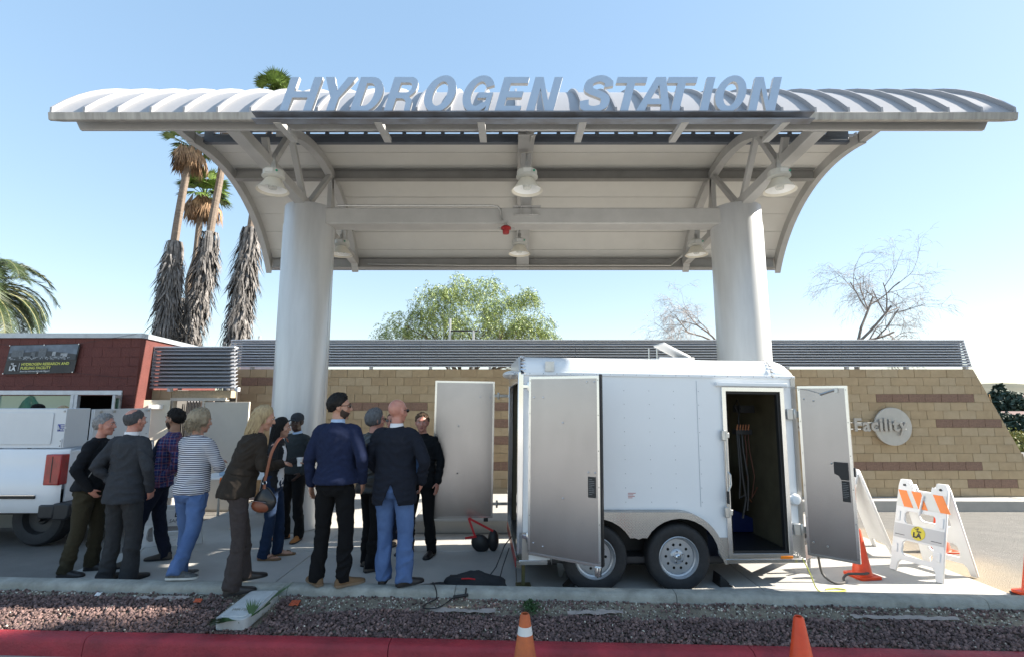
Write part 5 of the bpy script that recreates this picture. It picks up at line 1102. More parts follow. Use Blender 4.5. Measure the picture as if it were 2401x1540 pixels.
# black mooring weight with red straps
wt = thing('black_weight', 'black round weights tied with red straps on the ground behind the trailer', 'weight', (-0.42, 7.15, PZ))
q = MB(); q.ell((0, 0, 0.10), (0.13, 0.06, 0.11), Euler((0, R(35), 0)).to_matrix()); q.build('weight', M_dark, wt); q = MB(); q.ell((0.17, 0.02, 0.13), (0.075, 0.06, 0.14)); q.build('weight', M_dark, wt)
rs = mat('red_strap', (0.55, 0.012, 0.02), 0.5)
for a, c in (((-0.16, 0, 0.42), (-0.07, -0.02, 0.19)), ((-0.16, 0, 0.42), (0.17, -0.02, 0.26)), ((-0.2, -0.03, 0.17), (-0.05, -0.05, 0.20))):
    q = MB(); q.beam(a, c, 0.028, 0.006, up=(0, 1, 0)); q.build('strap', rs, wt)
# black bags by the kerb
bg_ = thing('black_bag', 'black soft tool bag with red trim slumped on the pavement by the trailer corner', 'bag', (-0.50, 5.66, PZ))
def blob(name, m, parent, c, r, seed=0, amp=0.22, nu=26, nv=16, flatz=True):
    q = MB(); q.ell(c, r, nu=nu, nv=nv); vs = []
    for v in q.v:
        p = Vector(v) - Vector(c); k = 1 + amp * noise.noise(Vector((p.x / r[0] * 1.6 + seed, p.y / r[1] * 1.6, p.z / r[2] * 1.6))) + amp * 0.4 * noise.noise(Vector((p.x * 22 + seed, p.y * 22, p.z * 22)))
        w = Vector(c) + p * k
        if flatz: w.z = max(w.z, 0.004)
        vs.append(tuple(w))
    q.v = vs; return q.build(name, m, parent, fix=False, angle=60)
cl = mat('black_cloth', (0.016, 0.017, 0.020), 0.85, var=0.2, scale=20)
blob('bag_body', cl, bg_, (0.10, 0.05, 0.06), (0.34, 0.15, 0.12), 1); blob('bag_flap', cl, bg_, (-0.28, 0.02, 0.02), (0.26, 0.12, 0.06), 3)
q = MB(); q.tube([(-0.02, -0.06, 0.155), (0.06, -0.065, 0.16), (0.12, -0.06, 0.15)], 0.007, 6); q.tube([(0.28, -0.08, 0.05), (0.38, -0.09, 0.03), (0.44, -0.08, 0.02)], 0.018, 6); q.build('red_trim', rs, bg_)
q = MB(); q.tube([(0.24, 0.05, 0.12), (0.33, 0.1, 0.22), (0.42, 0.18, 0.42), (0.5, 0.25, 0.5)], 0.007, 6); q.tube([(0.36, 0.05, 0.08), (0.40, 0.1, 0.22), (0.47, 0.16, 0.40)], 0.006, 6); o = q.build('hanging_cable', M_black); o.location = bg_.location; tag(o, 'two thin black cables running from the bag up to the trailer rear', 'cable')
# cable over the kerb and its plug
cb_ = thing('black_cable', 'thin black cable looped from the pavement over the kerb into the gravel', 'cable', (-0.78, 5.20, 0.0))
P_ = [(-0.0, 0.22, 0.06), (0.0, 0.16, 0.13), (0.05, 0.04, 0.10), (0.06, -0.02, 0.045), (0.00, -0.08, 0.03), (-0.04, -0.16, 0.03), (0.0, -0.22, 0.03), (0.10, -0.20, 0.03), (0.16, -0.10, 0.03), (0.21, -0.02, 0.045), (0.24, 0.0, 0.05)]
def smooth_pts(P, k=4):
    P = [Vector(p) for p in P]; out = []
    for i in range(len(P) - 1):
        p0, p1, p2, p3 = P[max(i - 1, 0)], P[i], P[i + 1], P[min(i + 2, len(P) - 1)]
        for j in range(k):
            t = j / k; out.append(0.5 * ((2 * p1) + (-p0 + p2) * t + (2 * p0 - 5 * p1 + 4 * p2 - p3) * t * t + (-p0 + 3 * p1 - 3 * p2 + p3) * t ** 3))
    return out + [P[-1]]
q = MB(); q.tube(smooth_pts(P_), 0.006, 6); q.build('cord', M_black, cb_)
q = MB(); q.tube([(0.22, 0.0, 0.05), (0.36, 0.03, 0.06)], 0.015, 8); q.tube([(0.33, 0.03, 0.03), (0.34, 0.04, 0.12)], 0.008, 6); q.build('plug', M_black, cb_)
# yellow cord and grey hose by the trailer tongue
q = MB(); q.tube(smooth_pts([(3.13, 5.82, 0.22), (3.16, 5.76, 0.10), (3.20, 5.70, PZ + 0.01), (3.30, 5.66, PZ + 0.008), (3.45, 5.68, PZ + 0.008), (3.50, 5.72, PZ + 0.008), (3.42, 5.76, PZ + 0.008), (3.30, 5.73, PZ + 0.008)]), 0.006, 6); tag(q.build('extension_cord', mat('cord_yellow', (0.60, 0.60, 0.08), 0.5)), 'thin yellow cord hanging from the trailer corner onto the pavement', 'cord')
q = MB(); q.tube(smooth_pts([(3.40, 6.0, 0.24), (3.42, 5.98, 0.02), (3.50, 5.90, PZ + 0.015), (3.62, 5.92, PZ + 0.015), (3.66, 6.0, PZ + 0.03), (3.75, 6.05, PZ + 0.06), (3.9, 6.02, PZ + 0.07), (4.03, 6.1, PZ + 0.06)]), 0.013, 8); tag(q.build('grey_hose', mat('hose_grey', (0.07, 0.065, 0.06), 0.6)), 'dark hose looping from the trailer tongue round the base of the orange cone', 'hose')
# utility box with concrete lid
ubx = thing('utility_vault', 'concrete utility vault with a lid set in the gravel under the woman in the coat', 'utility box', (-2.40, 5.00, 0.03), rot=(R(4), R(-2), R(-4)))
q = MB(); q.prism(rrect(-0.175, 0.175, -0.31, 0.29, 0.05), (0, 0, -0.06), (1, 0, 0), (0, 1, 0), (0, 0, 0.10)); q.build('rim', mat('rim_concrete', (0.48, 0.49, 0.48), 0.85, c2=(0.36, 0.37, 0.36), scale=7, bump=0.3), ubx, bevel=0.01)
q = MB(); q.prism(rrect(-0.14, 0.14, -0.27, 0.25, 0.035), (0, 0, 0.032), (1, 0, 0), (0, 1, 0), (0, 0, 0.014)); q.build('lid', mat('lid_concrete', (0.55, 0.56, 0.55), 0.85, c2=(0.42, 0.43, 0.42), scale=9, bump=0.3), ubx, bevel=0.004)
link('lettering', text_mesh('WATER', 0.06, frame((-0.1, -0.16, 0.0475), (1, 0, 0), (0, 1, 0)), M_kerb, extrude=0.002), ubx, True)
ubx.scale = (0.82, 0.95, 1)
# fan palm leaf pieces lying on the gravel
leafg = mat('fresh_palm_green', (0.045, 0.11, 0.025), 0.5, c2=(0.02, 0.055, 0.015), scale=9)
def fanleaf(q, o, d, up, L, n, spread, w, droop=0.2, rnd=random):
    o = Vector(o); d = Vector(d).normalized(); up = Vector(up).normalized(); s = d.cross(up).normalized(); up = s.cross(d)
    for k in range(n):
        a = R(-spread / 2 + spread * k / (n - 1)); dd = d * math.cos(a) + s * math.sin(a); l_ = L * (0.72 + 0.28 * math.cos(a)) * rnd.uniform(0.9, 1.05)
        sd_ = dd.cross(up).normalized() * w; m_ = o + dd * l_ * 0.55 + up * 0.02 * L; e = o + dd * l_ - up * droop * L * rnd.uniform(0.3, 1.2) + Vector((rnd.uniform(-1, 1), rnd.uniform(-1, 1), rnd.uniform(-1, 1))) * 0.04 * L
        q.add([o, m_ - sd_, e, m_ + sd_], [(0, 1, 2, 3)]); q.add([m_ - sd_ + up * w * 0.6, e, m_ + sd_], [(0, 1, 2)])
q = MB(); rnd = random.Random(5)
fanleaf(q, (-2.25, 4.80, 0.04), (0.55, 0.75, 0.55), (-0.3, 0.2, 0.8), 0.38, 22, 42, 0.006, 0.05, rnd)
fanleaf(q, (-2.30, 4.76, 0.03), (-0.8, -0.45, 0.10), (0, 0, 1), 0.34, 16, 30, 0.007, 0.05, rnd)
fanleaf(q, (-2.28, 4.78, 0.03), (0.0, 0.25, 0.9), (0, 1, 0), 0.16, 12, 60, 0.005, 0.02, rnd)
q.tube([(-2.34, 4.70, 0.02), (-2.26, 4.80, 0.05), (-2.18, 4.93, 0.10)], 0.006, 5)
tag(q.build('palm_leaf', leafg, fix=False), 'torn green fan palm leaf lying over the utility vault lid', 'palm leaf')
# weed
q = MB(); rnd = random.Random(9)
for k in range(420):
    a = rnd.uniform(0, 6.28); r_ = abs(rnd.gauss(0, 0.055)); p = Vector((0.17 + r_ * math.cos(a), 4.98 + r_ * 1.1 * math.sin(a), 0.0 + rnd.uniform(0.01, 0.10) * (1 - r_ * 4)))
    d = Vector((rnd.uniform(-1, 1), rnd.uniform(-1, 1), rnd.uniform(-0.2, 0.8))).normalized() * 0.03; s = Vector((rnd.uniform(-1, 1), rnd.uniform(-1, 1), 0.2)).normalized() * 0.008
    q.add([p, p + d * 0.5 + s, p + d, p + d * 0.5 - s], [(0, 1, 2, 3)])
tag(q.build('weed', mat('weed_green', (0.035, 0.085, 0.025), 0.6, island=0.4), fix=False), 'low green weed growing between the kerb and the gravel behind the scuffed cone', 'weed')
# litter in the strip
for nm, lb, x, y, m_, sz in (('orange_scrap', 'small square of orange plastic lying against the kerb right of the vault', -2.02, 5.08, mat('faded_orange', (0.50, 0.09, 0.03), 0.6), (0.085, 0.07)), ('white_scrap', 'crumpled scrap of white paper in the gravel below the suited man', -4.02, 5.30, white_paint, (0.05, 0.04)), ('faded_scrap', 'faded orange scrap lying in the gravel below the striped shirt man', -2.95, 5.13, MATS['faded_orange'], (0.07, 0.03))):
    q = MB(); N = 4
    for i in range(N):
        for j in range(N):
            f_ = lambda i, j: (x + sz[0] * (i / N - 0.5), y + sz[1] * (j / N - 0.5), 0.035 + 0.012 * noise.noise((i * 0.9, j * 1.1, x)) + 0.02 * j / N)
            q.quad(f_(i, j), f_(i + 1, j), f_(i + 1, j + 1), f_(i, j + 1))
    o = q.build(nm, m_, fix=False); so = o.modifiers.new('thickness', 'SOLIDIFY'); so.thickness = 0.003; tag(o, lb, 'litter')
# weed barrier cloth edges that show between soil and gravel
def cloth_scrap(x0, x1, t, seed, lb):
    q = MB(); N = 26; rnd = random.Random(seed); vs = []
    for i in range(N + 1):
        x = x0 + (x1 - x0) * i / N
        for j in range(3):
            yy = kyr(x) + (kyb(x) - 0.15 - kyr(x)) * (t + 0.03 * noise.noise((x * 5, seed, 0)) ) + (j - 1) * (0.03 + 0.02 * noise.noise((x * 7, 1, seed))); vs.append((x, yy, soil_z(x, yy) + 0.028 + 0.016 * noise.noise((x * 14, j, seed))))
    q.add(vs, [(i * 3 + j, (i + 1) * 3 + j, (i + 1) * 3 + j + 1, i * 3 + j + 1) for i in range(N) for j in range(2)])
    tag(q.build('ground_cloth', mat('faded_weed_cloth', (0.34, 0.29, 0.26), 0.85, var=0.2, scale=12), fix=False), lb, 'cloth')
cloth_scrap(3.0, 3.9, 0.66, 2, 'torn strip of faded ground cloth showing at the right end of the gravel')
cloth_scrap(0.5, 1.0, 0.64, 5, 'short torn piece of ground cloth in the middle of the strip right of the weed')
cloth_scrap(-0.75, -0.15, 0.62, 7, 'short torn piece of ground cloth left of the weed by the plug')
cloth_scrap(-3.6, -3.1, 0.80, 8, 'torn piece of ground cloth near the kerb below the striped shirt man')
# roof things far behind the wall
pp = thing('roof_pipe_frame', 'thin metal pipe frame rising behind the louvre screen in front of the green tree', 'pipe frame', (0, 15.0, 2.2))
x0 = at(1055, 780, 15).x; x1 = at(1110, 780, 15).x
q = MB(); q.tube([(x0, 0, 0), (x0, 0, 2.1)], 0.035, 8); q.build('post', M_steel, pp); q = MB(); q.tube([(x1, 0, 0), (x1, 0, 1.75)], 0.035, 8); q.build('post', M_steel, pp); q = MB(); q.tube([(x0 - 0.05, 0, 1.74), (x1 + 0.12, 0, 1.74)], 0.022, 8); q.build('rail', M_dark, pp)
rt = thing('roof_unit', 'small pale rooftop box just above the louvre screen left of the left column', 'roof unit', (-8.05, 15.2, 2.0))
q = MB(); q.bx(0, 2.2, 0, 1.0, 0, 1.72); q.build('housing', MATS['box_grey_white'], rt, bevel=0.02); q = MB(); q.tube([(0.32, 0.4, 1.7), (0.32, 0.4, 1.86)], 0.05, 8); q.build('vent', M_steel, rt)

# ------------------------------------------------------------------ trees
def fan_palm(label, base, pts, skirt, crown, seed, crown_scale=1.0, group='tall fan palms behind the louvre screens', dead_crown=True):
    """pts: trunk centre line, skirt: (t0, t1, rmax) along it of grey hanging fronds, crown: True for green leaves"""
    rnd = random.Random(seed); b0 = Vector(pts[0]); t = thing('fan_palm', label, 'palm tree', tuple(b0), 0, group)
    P_ = smooth_pts([Vector(p) - b0 for p in pts], 6); n_ = len(P_)
    q = MB(); q.tube(P_, [0.19 - 0.06 * i / n_ for i in range(n_)], 10)
    q.build('trunk', mat('palm_trunk', (0.24, 0.19, 0.15), 0.9, c2=(0.13, 0.10, 0.08), scale=3, stretch=(1, 1, 6), bump=0.6, bscale=30), t)
    if skirt:
        t0, t1, rm = skirt; q = MB(); N = 2300
        for k in range(N):
            s = rnd.random(); i = t0 + (t1 - t0) * s; j = int(i * (n_ - 1)); c = P_[j].lerp(P_[min(j + 1, n_ - 1)], i * (n_ - 1) - j)
            prof_ = rm * (0.80 + 0.35 * math.sin(min(1, (1 - s) * 2.2) * math.pi / 2) - 0.25 * (1 if s > 0.95 else 0)) * (0.85 + 0.25 * noise.noise((s * 9, seed, 0)))
            if s > 0.82: prof_ *= 0.65 + 0.35 * (1 - s) / 0.18
            a = rnd.uniform(0, 6.28); r_ = prof_ * rnd.uniform(0.5, 1.0); L_ = rnd.uniform(0.45, 1.15)
            o_ = c + Vector((math.cos(a) * r_ * 0.75, math.sin(a) * r_ * 0.75, 0)); d = Vector((math.cos(a) * rnd.uniform(0.05, 0.45) + rnd.uniform(-.25, .25), math.sin(a) * rnd.uniform(0.05, 0.45) + rnd.uniform(-.25, .25), -1)).normalized()
            w = rnd.uniform(0.018, 0.055); sd_ = Vector((-math.sin(a), math.cos(a), 0)) * w + Vector((0, 0, rnd.uniform(-w, w) * 0.4)); m_ = o_ + d * L_ * 0.5 + Vector((math.cos(a), math.sin(a), 0)) * 0.05
            e = o_ + d * L_ + Vector((rnd.uniform(-.1, .1), rnd.uniform(-.1, .1), 0)); q.add([o_ - sd_ * 0.5, m_ - sd_, e, m_ + sd_, o_ + sd_ * 0.5], [(0, 1, 2, 3, 4)])
        # looped stalk ends at the top
        for k in range(46):
            a = rnd.uniform(0, 6.28); j = int(t1 * (n_ - 1)); c = P_[j]; r_ = rm * rnd.uniform(0.55, 0.8); ca, sa = math.cos(a), math.sin(a)
            pp_ = [c + Vector((ca * 0.15, sa * 0.15, 0.0)), c + Vector((ca * r_ * 0.8, sa * r_ * 0.8, 0.12)), c + Vector((ca * r_, sa * r_, -0.2)), c + Vector((ca * r_ * 1.0, sa * r_ * 1.0, -0.9))]
            w = 0.03
            for u_, v_ in zip(pp_[:-1], pp_[1:]): s_ = Vector((-sa, ca, 0)) * w; q.quad(u_ - s_, v_ - s_, v_ + s_, u_ + s_)
        q.build('dead_frond_skirt', mat('dead_frond_grey', (0.22, 0.205, 0.195), 0.9, c2=(0.06, 0.055, 0.052), scale=5, island=0.45), t, fix=False, smooth=False)
    top = P_[-1]
    if dead_crown:
        q = MB()
        for k in range(52):
            a = rnd.uniform(0, 6.28); r_ = rnd.uniform(0.2, 0.55) * crown_scale; o_ = top + Vector((math.cos(a) * r_, math.sin(a) * r_, rnd.uniform(-0.5, 0.0)))
            fanleaf(q, o_, (math.cos(a) * 0.3, math.sin(a) * 0.3, -1), (math.cos(a), math.sin(a), 0.2), rnd.uniform(0.7, 1.3) * crown_scale, 9, rnd.uniform(25, 55), 0.035, 0.05, rnd)
        q.build('dry_fronds', mat('dry_frond_tan', (0.36, 0.23, 0.13), 0.85, c2=(0.17, 0.10, 0.06), scale=4, island=0.4), t, fix=False, smooth=False)
    if crown:
        q = MB()
        for k in range(30):
            a = rnd.uniform(0, 6.28); el = rnd.uniform(-0.35, 1.3); d = Vector((math.cos(a) * math.cos(el), math.sin(a) * math.cos(el), math.sin(el))); L_ = rnd.uniform(0.45, 0.8) * crown_scale
            o_ = top + Vector((0, 0, 0.05)) + d * L_; st = (Vector((0, 0, 1)).cross(d)).normalized() * 0.02
            q.quad(top - st, o_ - st, o_ + st, top + st)
            fanleaf(q, o_, d, Vector((-d.x * 0.3, -d.y * 0.3, 1)), rnd.uniform(0.6, 0.85) * crown_scale, 20, 135, 0.035 * crown_scale, 0.25, rnd)
        q.build('green_fronds', mat('fan_palm_green', (0.17, 0.24, 0.05), 0.5, c2=(0.09, 0.15, 0.035), scale=3, island=0.35), t, fix=False, smooth=False)
    return t
YP = 22.0
def ap(u, v, Y=YP): return at(u, v, Y)
G0 = -1.0
fan_palm('tall fan palm with a bare upper trunk and brown crown, leftmost of the palms', None, [(ap(375, 800).x - 0.2, YP, G0), ap(385, 800), ap(405, 600), ap(425, 470), ap(440, 395), ap(449, 345)], (0.08, 0.44, 0.52), True, 1, 0.9)
fan_palm('thick skirted fan palm whose bare upper trunk runs behind the canopy', None, [(ap(425, 800).x, YP + 1, G0), ap(445, 800, YP + 1), ap(478, 640, YP + 1), ap(498, 515, YP + 1), ap(514, 430, YP + 1), ap(526, 350, YP + 1), ap(540, 255, YP + 1)], (0.06, 0.45, 0.58), False, 2, 0.9)
fan_palm('shorter fan palm with a green crown between the two leaning trunks', None, [(ap(435, 800).x, YP + 4, G0), ap(445, 720, YP + 4), ap(460, 600, YP + 4), ap(470, 505, YP + 4), ap(480, 460, YP + 4)], None, True, 3, 1.15)
fan_palm('fan palm with a dense grey skirt beside the canopy, its crown showing above the roof', None, [(ap(545, 800).x - 0.1, YP, G0), ap(553, 800), ap(575, 640), ap(590, 525), ap(605, 430), ap(628, 330), ap(645, 222)], (0.05, 0.49, 0.56), True, 4, 0.82)
fan_palm('low dead fan palm stub with grey hanging fronds between two taller palms', None, [(ap(405, 800, YP + 2).x, YP + 2, G0), ap(407, 800, YP + 2), ap(415, 750, YP + 2), ap(420, 700, YP + 2)], (0.1, 0.98, 0.45), False, 5, 0.5, dead_crown=False)
# date palm at the left edge: long feather fronds
def date_palm(label, c, seed, nf=70, L=3.1):
    rnd = random.Random(seed); c = Vector(c); t = thing('date_palm', label, 'palm tree', (c.x, c.y, G0))
    o0 = Vector((0, 0, c.z - G0)); q = MB(); q.tube([(0, 0, 0), (0.05, 0, 3), o0], [0.42, 0.38, 0.5], 12); q.build('trunk', MATS['palm_trunk'], t)
    q = MB(); q2 = MB(); dry = MB()
    for k in range(nf):
        a = rnd.uniform(0, 6.28); el = rnd.uniform(-0.5, 1.35); d = Vector((math.cos(a) * math.cos(el), math.sin(a) * math.cos(el), math.sin(el))); L_ = L * rnd.uniform(0.85, 1.1)
        pts = []; p = o0.copy(); v = d.copy(); N = 12
        for i in range(N + 1):
            pts.append(p.copy()); p = p + v * (L_ / N); v = (v + Vector((0, 0, -0.13 - 0.02 * i))).normalized()
        tgt = dry if el < -0.3 else q
        q2.tube(pts, [0.03 - 0.024 * i / N for i in range(N + 1)], 4, caps=False)
        for i in range(2, N * 7):
            f = i / (N * 7); j = int(f * N); pc = pts[j].lerp(pts[j + 1], f * N - j); dv = (pts[j + 1] - pts[j]).normalized(); sd_ = dv.cross(Vector((0, 0, 1)));
            if sd_.length < 0.05: sd_ = Vector((1, 0, 0))
            sd_.normalize(); l_ = 0.50 * math.sin(min(1, f * 1.6 + 0.15) * math.pi * 0.62) * rnd.uniform(0.8, 1.1)
            for sg in (-1, 1):
                ld = (sd_ * sg + dv * 0.85 + Vector((0, 0, rnd.uniform(-0.35, 0.3)))).normalized(); w = 0.016
                tgt.add([pc - dv * w, pc + ld * l_ * 0.5 + dv * w * 0.2 - Vector((0, 0, 0.01)), pc + ld * l_ + Vector((0, 0, -0.06)), pc + dv * w], [(0, 1, 2, 3)])
    q.build('green_fronds', mat('date_palm_green', (0.06, 0.09, 0.03), 0.45, c2=(0.02, 0.035, 0.014), scale=2, island=0.3), t, fix=False, smooth=False)
    dry.build('dry_fronds', mat('dry_frond_orange', (0.30, 0.17, 0.09), 0.8, c2=(0.14, 0.09, 0.05), scale=3, island=0.3), t, fix=False, smooth=False)
    q2.build('frond_ribs', mat('frond_rib', (0.26, 0.24, 0.11), 0.6), t, fix=False)['kind'] = 'stuff'
date_palm('date palm with long arching feather fronds above the red building at the left edge', at(-75, 690, 20), 11, 95, 3.3)
# pepper tree
def limb(q, p, d, L, r, depth, rnd, tips, spread=0.6, droop=0.0, seg=4, kids=3, shrink=0.68):
    pts = [p.copy()]; v = d.copy()
    for i in range(seg):
        v = (v + Vector((rnd.uniform(-1, 1), rnd.uniform(-1, 1), rnd.uniform(-1, 1))) * 0.16 - Vector((0, 0, droop * 0.25))).normalized(); p = p + v * (L / seg); pts.append(p.copy())
    q.tube(pts, [r * (1 - 0.45 * i / seg) for i in range(seg + 1)], 5 if depth > 2 else 4 if depth > 1 else 3, caps=False)
    if depth <= 1: tips.append((p.copy(), v.copy())); 
    if depth == 0: return
    for k in range(kids):
        f = rnd.uniform(0.35, 1.0); j = min(seg - 1, int(f * seg)); o_ = pts[j].lerp(pts[j + 1], f * seg - j)
        dv = (v + Vector((rnd.gauss(0, 1), rnd.gauss(0, 1), rnd.gauss(0, 0.8))).normalized() * spread * 1.3).normalized()
        limb(q, o_, dv, L * shrink * rnd.uniform(0.75, 1.15), r * 0.5, depth - 1, rnd, tips, spread, droop, max(3, seg - 0) , kids, shrink)
YT = 25.0
pt = thing('pepper_tree', 'feathery yellow green pepper tree behind the wall in the middle of the picture', 'tree', (at(1095, 800, YT).x, YT, G0))
rnd = random.Random(21); q = MB(); tips = []; base = Vector((0, 0, 0))
q.tube([(0, 0, 0), (0.1, 0, 2.0), (0.0, 0, 3.6)], [0.35, 0.28, 0.24], 8)
for k in range(7):
    a = k * 0.9 + 0.3; limb(q, Vector((0.0, 0, 3.0 + 0.15 * k)), Vector((math.cos(a) * 0.9, math.sin(a) * 0.6, 0.75)).normalized(), 2.2, 0.13, 3, rnd, tips, 0.55, 0.0, 4, 3, 0.7)
q.build('branches', mat('dark_bark', (0.10, 0.075, 0.055), 0.9, var=0.2), pt)
q = MB(); cen = at(1095, 800, YT) - Vector((pt.location)); clumps = []
for u, v, ru, rv in ((1090, 720, 95, 80), (1140, 690, 60, 50), (1085, 668, 45, 30), (1015, 715, 55, 55), (945, 762, 60, 40), (1000, 760, 60, 45), (1180, 745, 75, 60), (1225, 730, 45, 55), (1240, 700, 32, 30), (1262, 765, 40, 40), (1100, 775, 120, 40), (925, 790, 50, 30), (1285, 792, 42, 18), (1045, 690, 34, 34), (1225, 780, 60, 30)):
    clumps.append((at(u, v, YT) - Vector(pt.location), ru / FPX * YT, rv / FPX * YT))
def strand(q, p, rnd, L=0.55, n=9, w=0.014, ll=0.13, mi=0):
    v = Vector((rnd.uniform(-1, 1), rnd.uniform(-1, 1), rnd.uniform(-0.2, 0.7))).normalized()
    for i in range(n):
        v = (v + Vector((0, 0, -0.32))).normalized(); p = p + v * (L / n)
        for sg in (0, 1):
            d = Vector((rnd.uniform(-1, 1), rnd.uniform(-1, 1), rnd.uniform(-1.2, 0.1))).normalized() * ll; s = d.cross(Vector((rnd.uniform(-1, 1), rnd.uniform(-1, 1), rnd.uniform(-1, 1)))).normalized() * w
            q.add([p - s * 0.4, p + d * 0.5 - s, p + d, p + d * 0.5 + s], [(0, 1, 2, 3)], mi)
for c, ru, rv in clumps:
    for k in range(int(230 * ru * rv / 1.2) + 50):
        while True:
            a, b_, e = rnd.uniform(-1, 1), rnd.uniform(-1, 1), rnd.uniform(-1, 1)
            rr_ = a * a + b_ * b_ + e * e
            if rr_ < 1 and rr_ > 0.08: break
        p = c + Vector((a * ru, b_ * ru * 0.8, e * rv))
        if noise.noise(p * 1.3) < -0.2: continue
        strand(q, p, rnd)
q.build('foliage', mat('pepper_leaf', (0.34, 0.40, 0.12), 0.5, c2=(0.20, 0.27, 0.09), scale=0.9, island=0.5), pt, fix=False, smooth=False)
# bare trees
def bare(label, base, dirs, L, r, seed, depth=5):
    rnd = random.Random(seed); t = thing('bare_tree', label, 'tree', (base.x, base.y, G0)); q = MB(); tips = []
    b = base - Vector((base.x, base.y, G0)); q.tube([(0, 0, 0), b], [r * 1.3, r], 8)
    for d, s_ in dirs: limb(q, b.copy(), Vector(d).normalized(), L * s_, r * 0.7, depth, rnd, tips, 0.66, 0.12, 5, 3, 0.70)
    q.build('branches', mat('bare_bark', (0.27, 0.24, 0.22), 0.85, c2=(0.12, 0.095, 0.08), scale=2), t, fix=False)
    q = MB()
    for p, v in tips:
        for k in range(2):
            d = (v + Vector((rnd.uniform(-1, 1), rnd.uniform(-1, 1), rnd.uniform(-1.2, 0.3))) * 0.9).normalized(); l_ = rnd.uniform(0.25, 0.6); m_ = p + d * l_ * 0.5; e = m_ + (d + Vector((0, 0, -0.5))).normalized() * l_ * 0.5
            q.tube([p, m_, e], [0.005, 0.004, 0.002], 3, caps=False)
    q.build('twigs', mat('twig', (0.40, 0.34, 0.31), 0.85), t, fix=False)
bare('leafless tree leaning left behind the louvre screen, left of the right column', at(1690, 815, 27), [((-0.8, 0, 0.8), 1.0), ((-1.0, 0.3, 0.45), 1.0), ((-0.55, -0.2, 1.0), 0.9)], 2.0, 0.09, 31)
bare('larger leafless tree with drooping twigs behind the wall at the right', at(2005, 815, 27), [((0.5, 0, 1.0), 1.2), ((1.0, 0.3, 0.55), 1.15), ((0.75, -0.3, 0.85), 1.1), ((1.0, 0, 0.25), 0.9)], 2.5, 0.12, 33)
# hillside at the far right with trees and houses
hm = mat('dry_hillside', (0.07, 0.065, 0.035), 0.95, c2=(0.03, 0.038, 0.02), scale=0.06, bump=0.4, bscale=0.4)
xs_ = [120 + 8 * i for i in range(24)]; ys_ = [120 + 8 * i for i in range(20)]
sheet('hillside', [40 + 9 * i for i in range(36)], [56 + 9 * i for i in range(27)], lambda x, y: -14 + max(0, y - 80) * 0.118 + 2.5 * noise.noise((x * 0.02, y * 0.02, 0)), hm)['kind'] = 'structure'
def leafball(name, label, c, r, h, m, seed, n=900, lw=0.3, group=None, cat='tree'):
    rnd = random.Random(seed); t = thing(name, label, cat, tuple(c), 0, group); q = MB()
    for k in range(n):
        a, e = rnd.uniform(0, 6.28), rnd.uniform(-0.3, 1.5); k_ = rnd.uniform(0.55, 1.05) * (1 + 0.3 * noise.noise((math.cos(a) * 2, math.sin(a) * 2, e + seed)))
        p = Vector((math.cos(a) * math.cos(e) * r, math.sin(a) * math.cos(e) * r, h * (0.35 + 0.65 * math.sin(e)))) * k_
        d = Vector((rnd.uniform(-1, 1), rnd.uniform(-1, 1), rnd.uniform(-0.4, 1))).normalized() * lw; s = d.cross(Vector((rnd.uniform(-1, 1), rnd.uniform(-1, 1), rnd.uniform(-1, 1)))).normalized() * lw * 0.6
        q.add([p - d, p - s, p + d, p + s], [(0, 1, 2, 3)])
    q.build('crown', m, t, fix=False, smooth=False); q = MB(); q.tube([(0, 0, -1.5), (0, 0, h * 0.6)], [r * 0.08, r * 0.04], 6); q.build('trunk', MATS['dark_bark'], t); return t
dg_ = mat('far_dark_leaf', (0.045, 0.07, 0.045), 0.7, c2=(0.025, 0.045, 0.03), scale=0.4, island=0.4); yg = mat('far_yellow_leaf', (0.30, 0.27, 0.05), 0.7, c2=(0.14, 0.15, 0.04), scale=0.4, island=0.4)
def far(u, v, Y): return at(u, v, Y)
for k, (nm, lb, u, v, Y, r_, h_, m_) in enumerate((('far_tree', 'dark rounded tree on the far hill just right of the wall end', 2350, 962, 170, 5, 6, dg_), ('far_tree', 'broad dark tree on the far hilltop left of the red house', 2362, 958, 175, 6, 5.5, dg_), ('far_tree', 'small pointed tree rising above the far hilltop', 2349, 948, 178, 2.0, 6.2, dg_), ('far_tree', 'dark tree clump below the far pink roofed houses', 2378, 1018, 140, 5, 4.5, dg_), ('far_tree', 'dark tree at the picture edge below the far houses', 2398, 1022, 135, 4, 3.5, dg_),
        ('far_tree', 'low tree at the far hill beside the dark rounded tree', 2388, 970, 165, 5, 4.5, dg_), ('yellow_tree', 'yellow green autumn tree low on the hillside at the right edge', 2382, 1062, 60, 2.3, 2.6, yg), ('yellow_bush', 'second yellow bush below the yellow tree at the right edge', 2400, 1092, 48, 1.7, 1.8, yg), ('far_bush', 'dry grey green bush low at the right picture edge', 2412, 1110, 40, 1.5, 1.4, mat('dry_bush_leaf', (0.16, 0.15, 0.09), 0.8, island=0.4)))):
    leafball(nm, lb, far(u, v, Y), r_, h_, m_, 50 + k, 1100, 0.05 * Y / 10 if Y > 100 else 0.16)
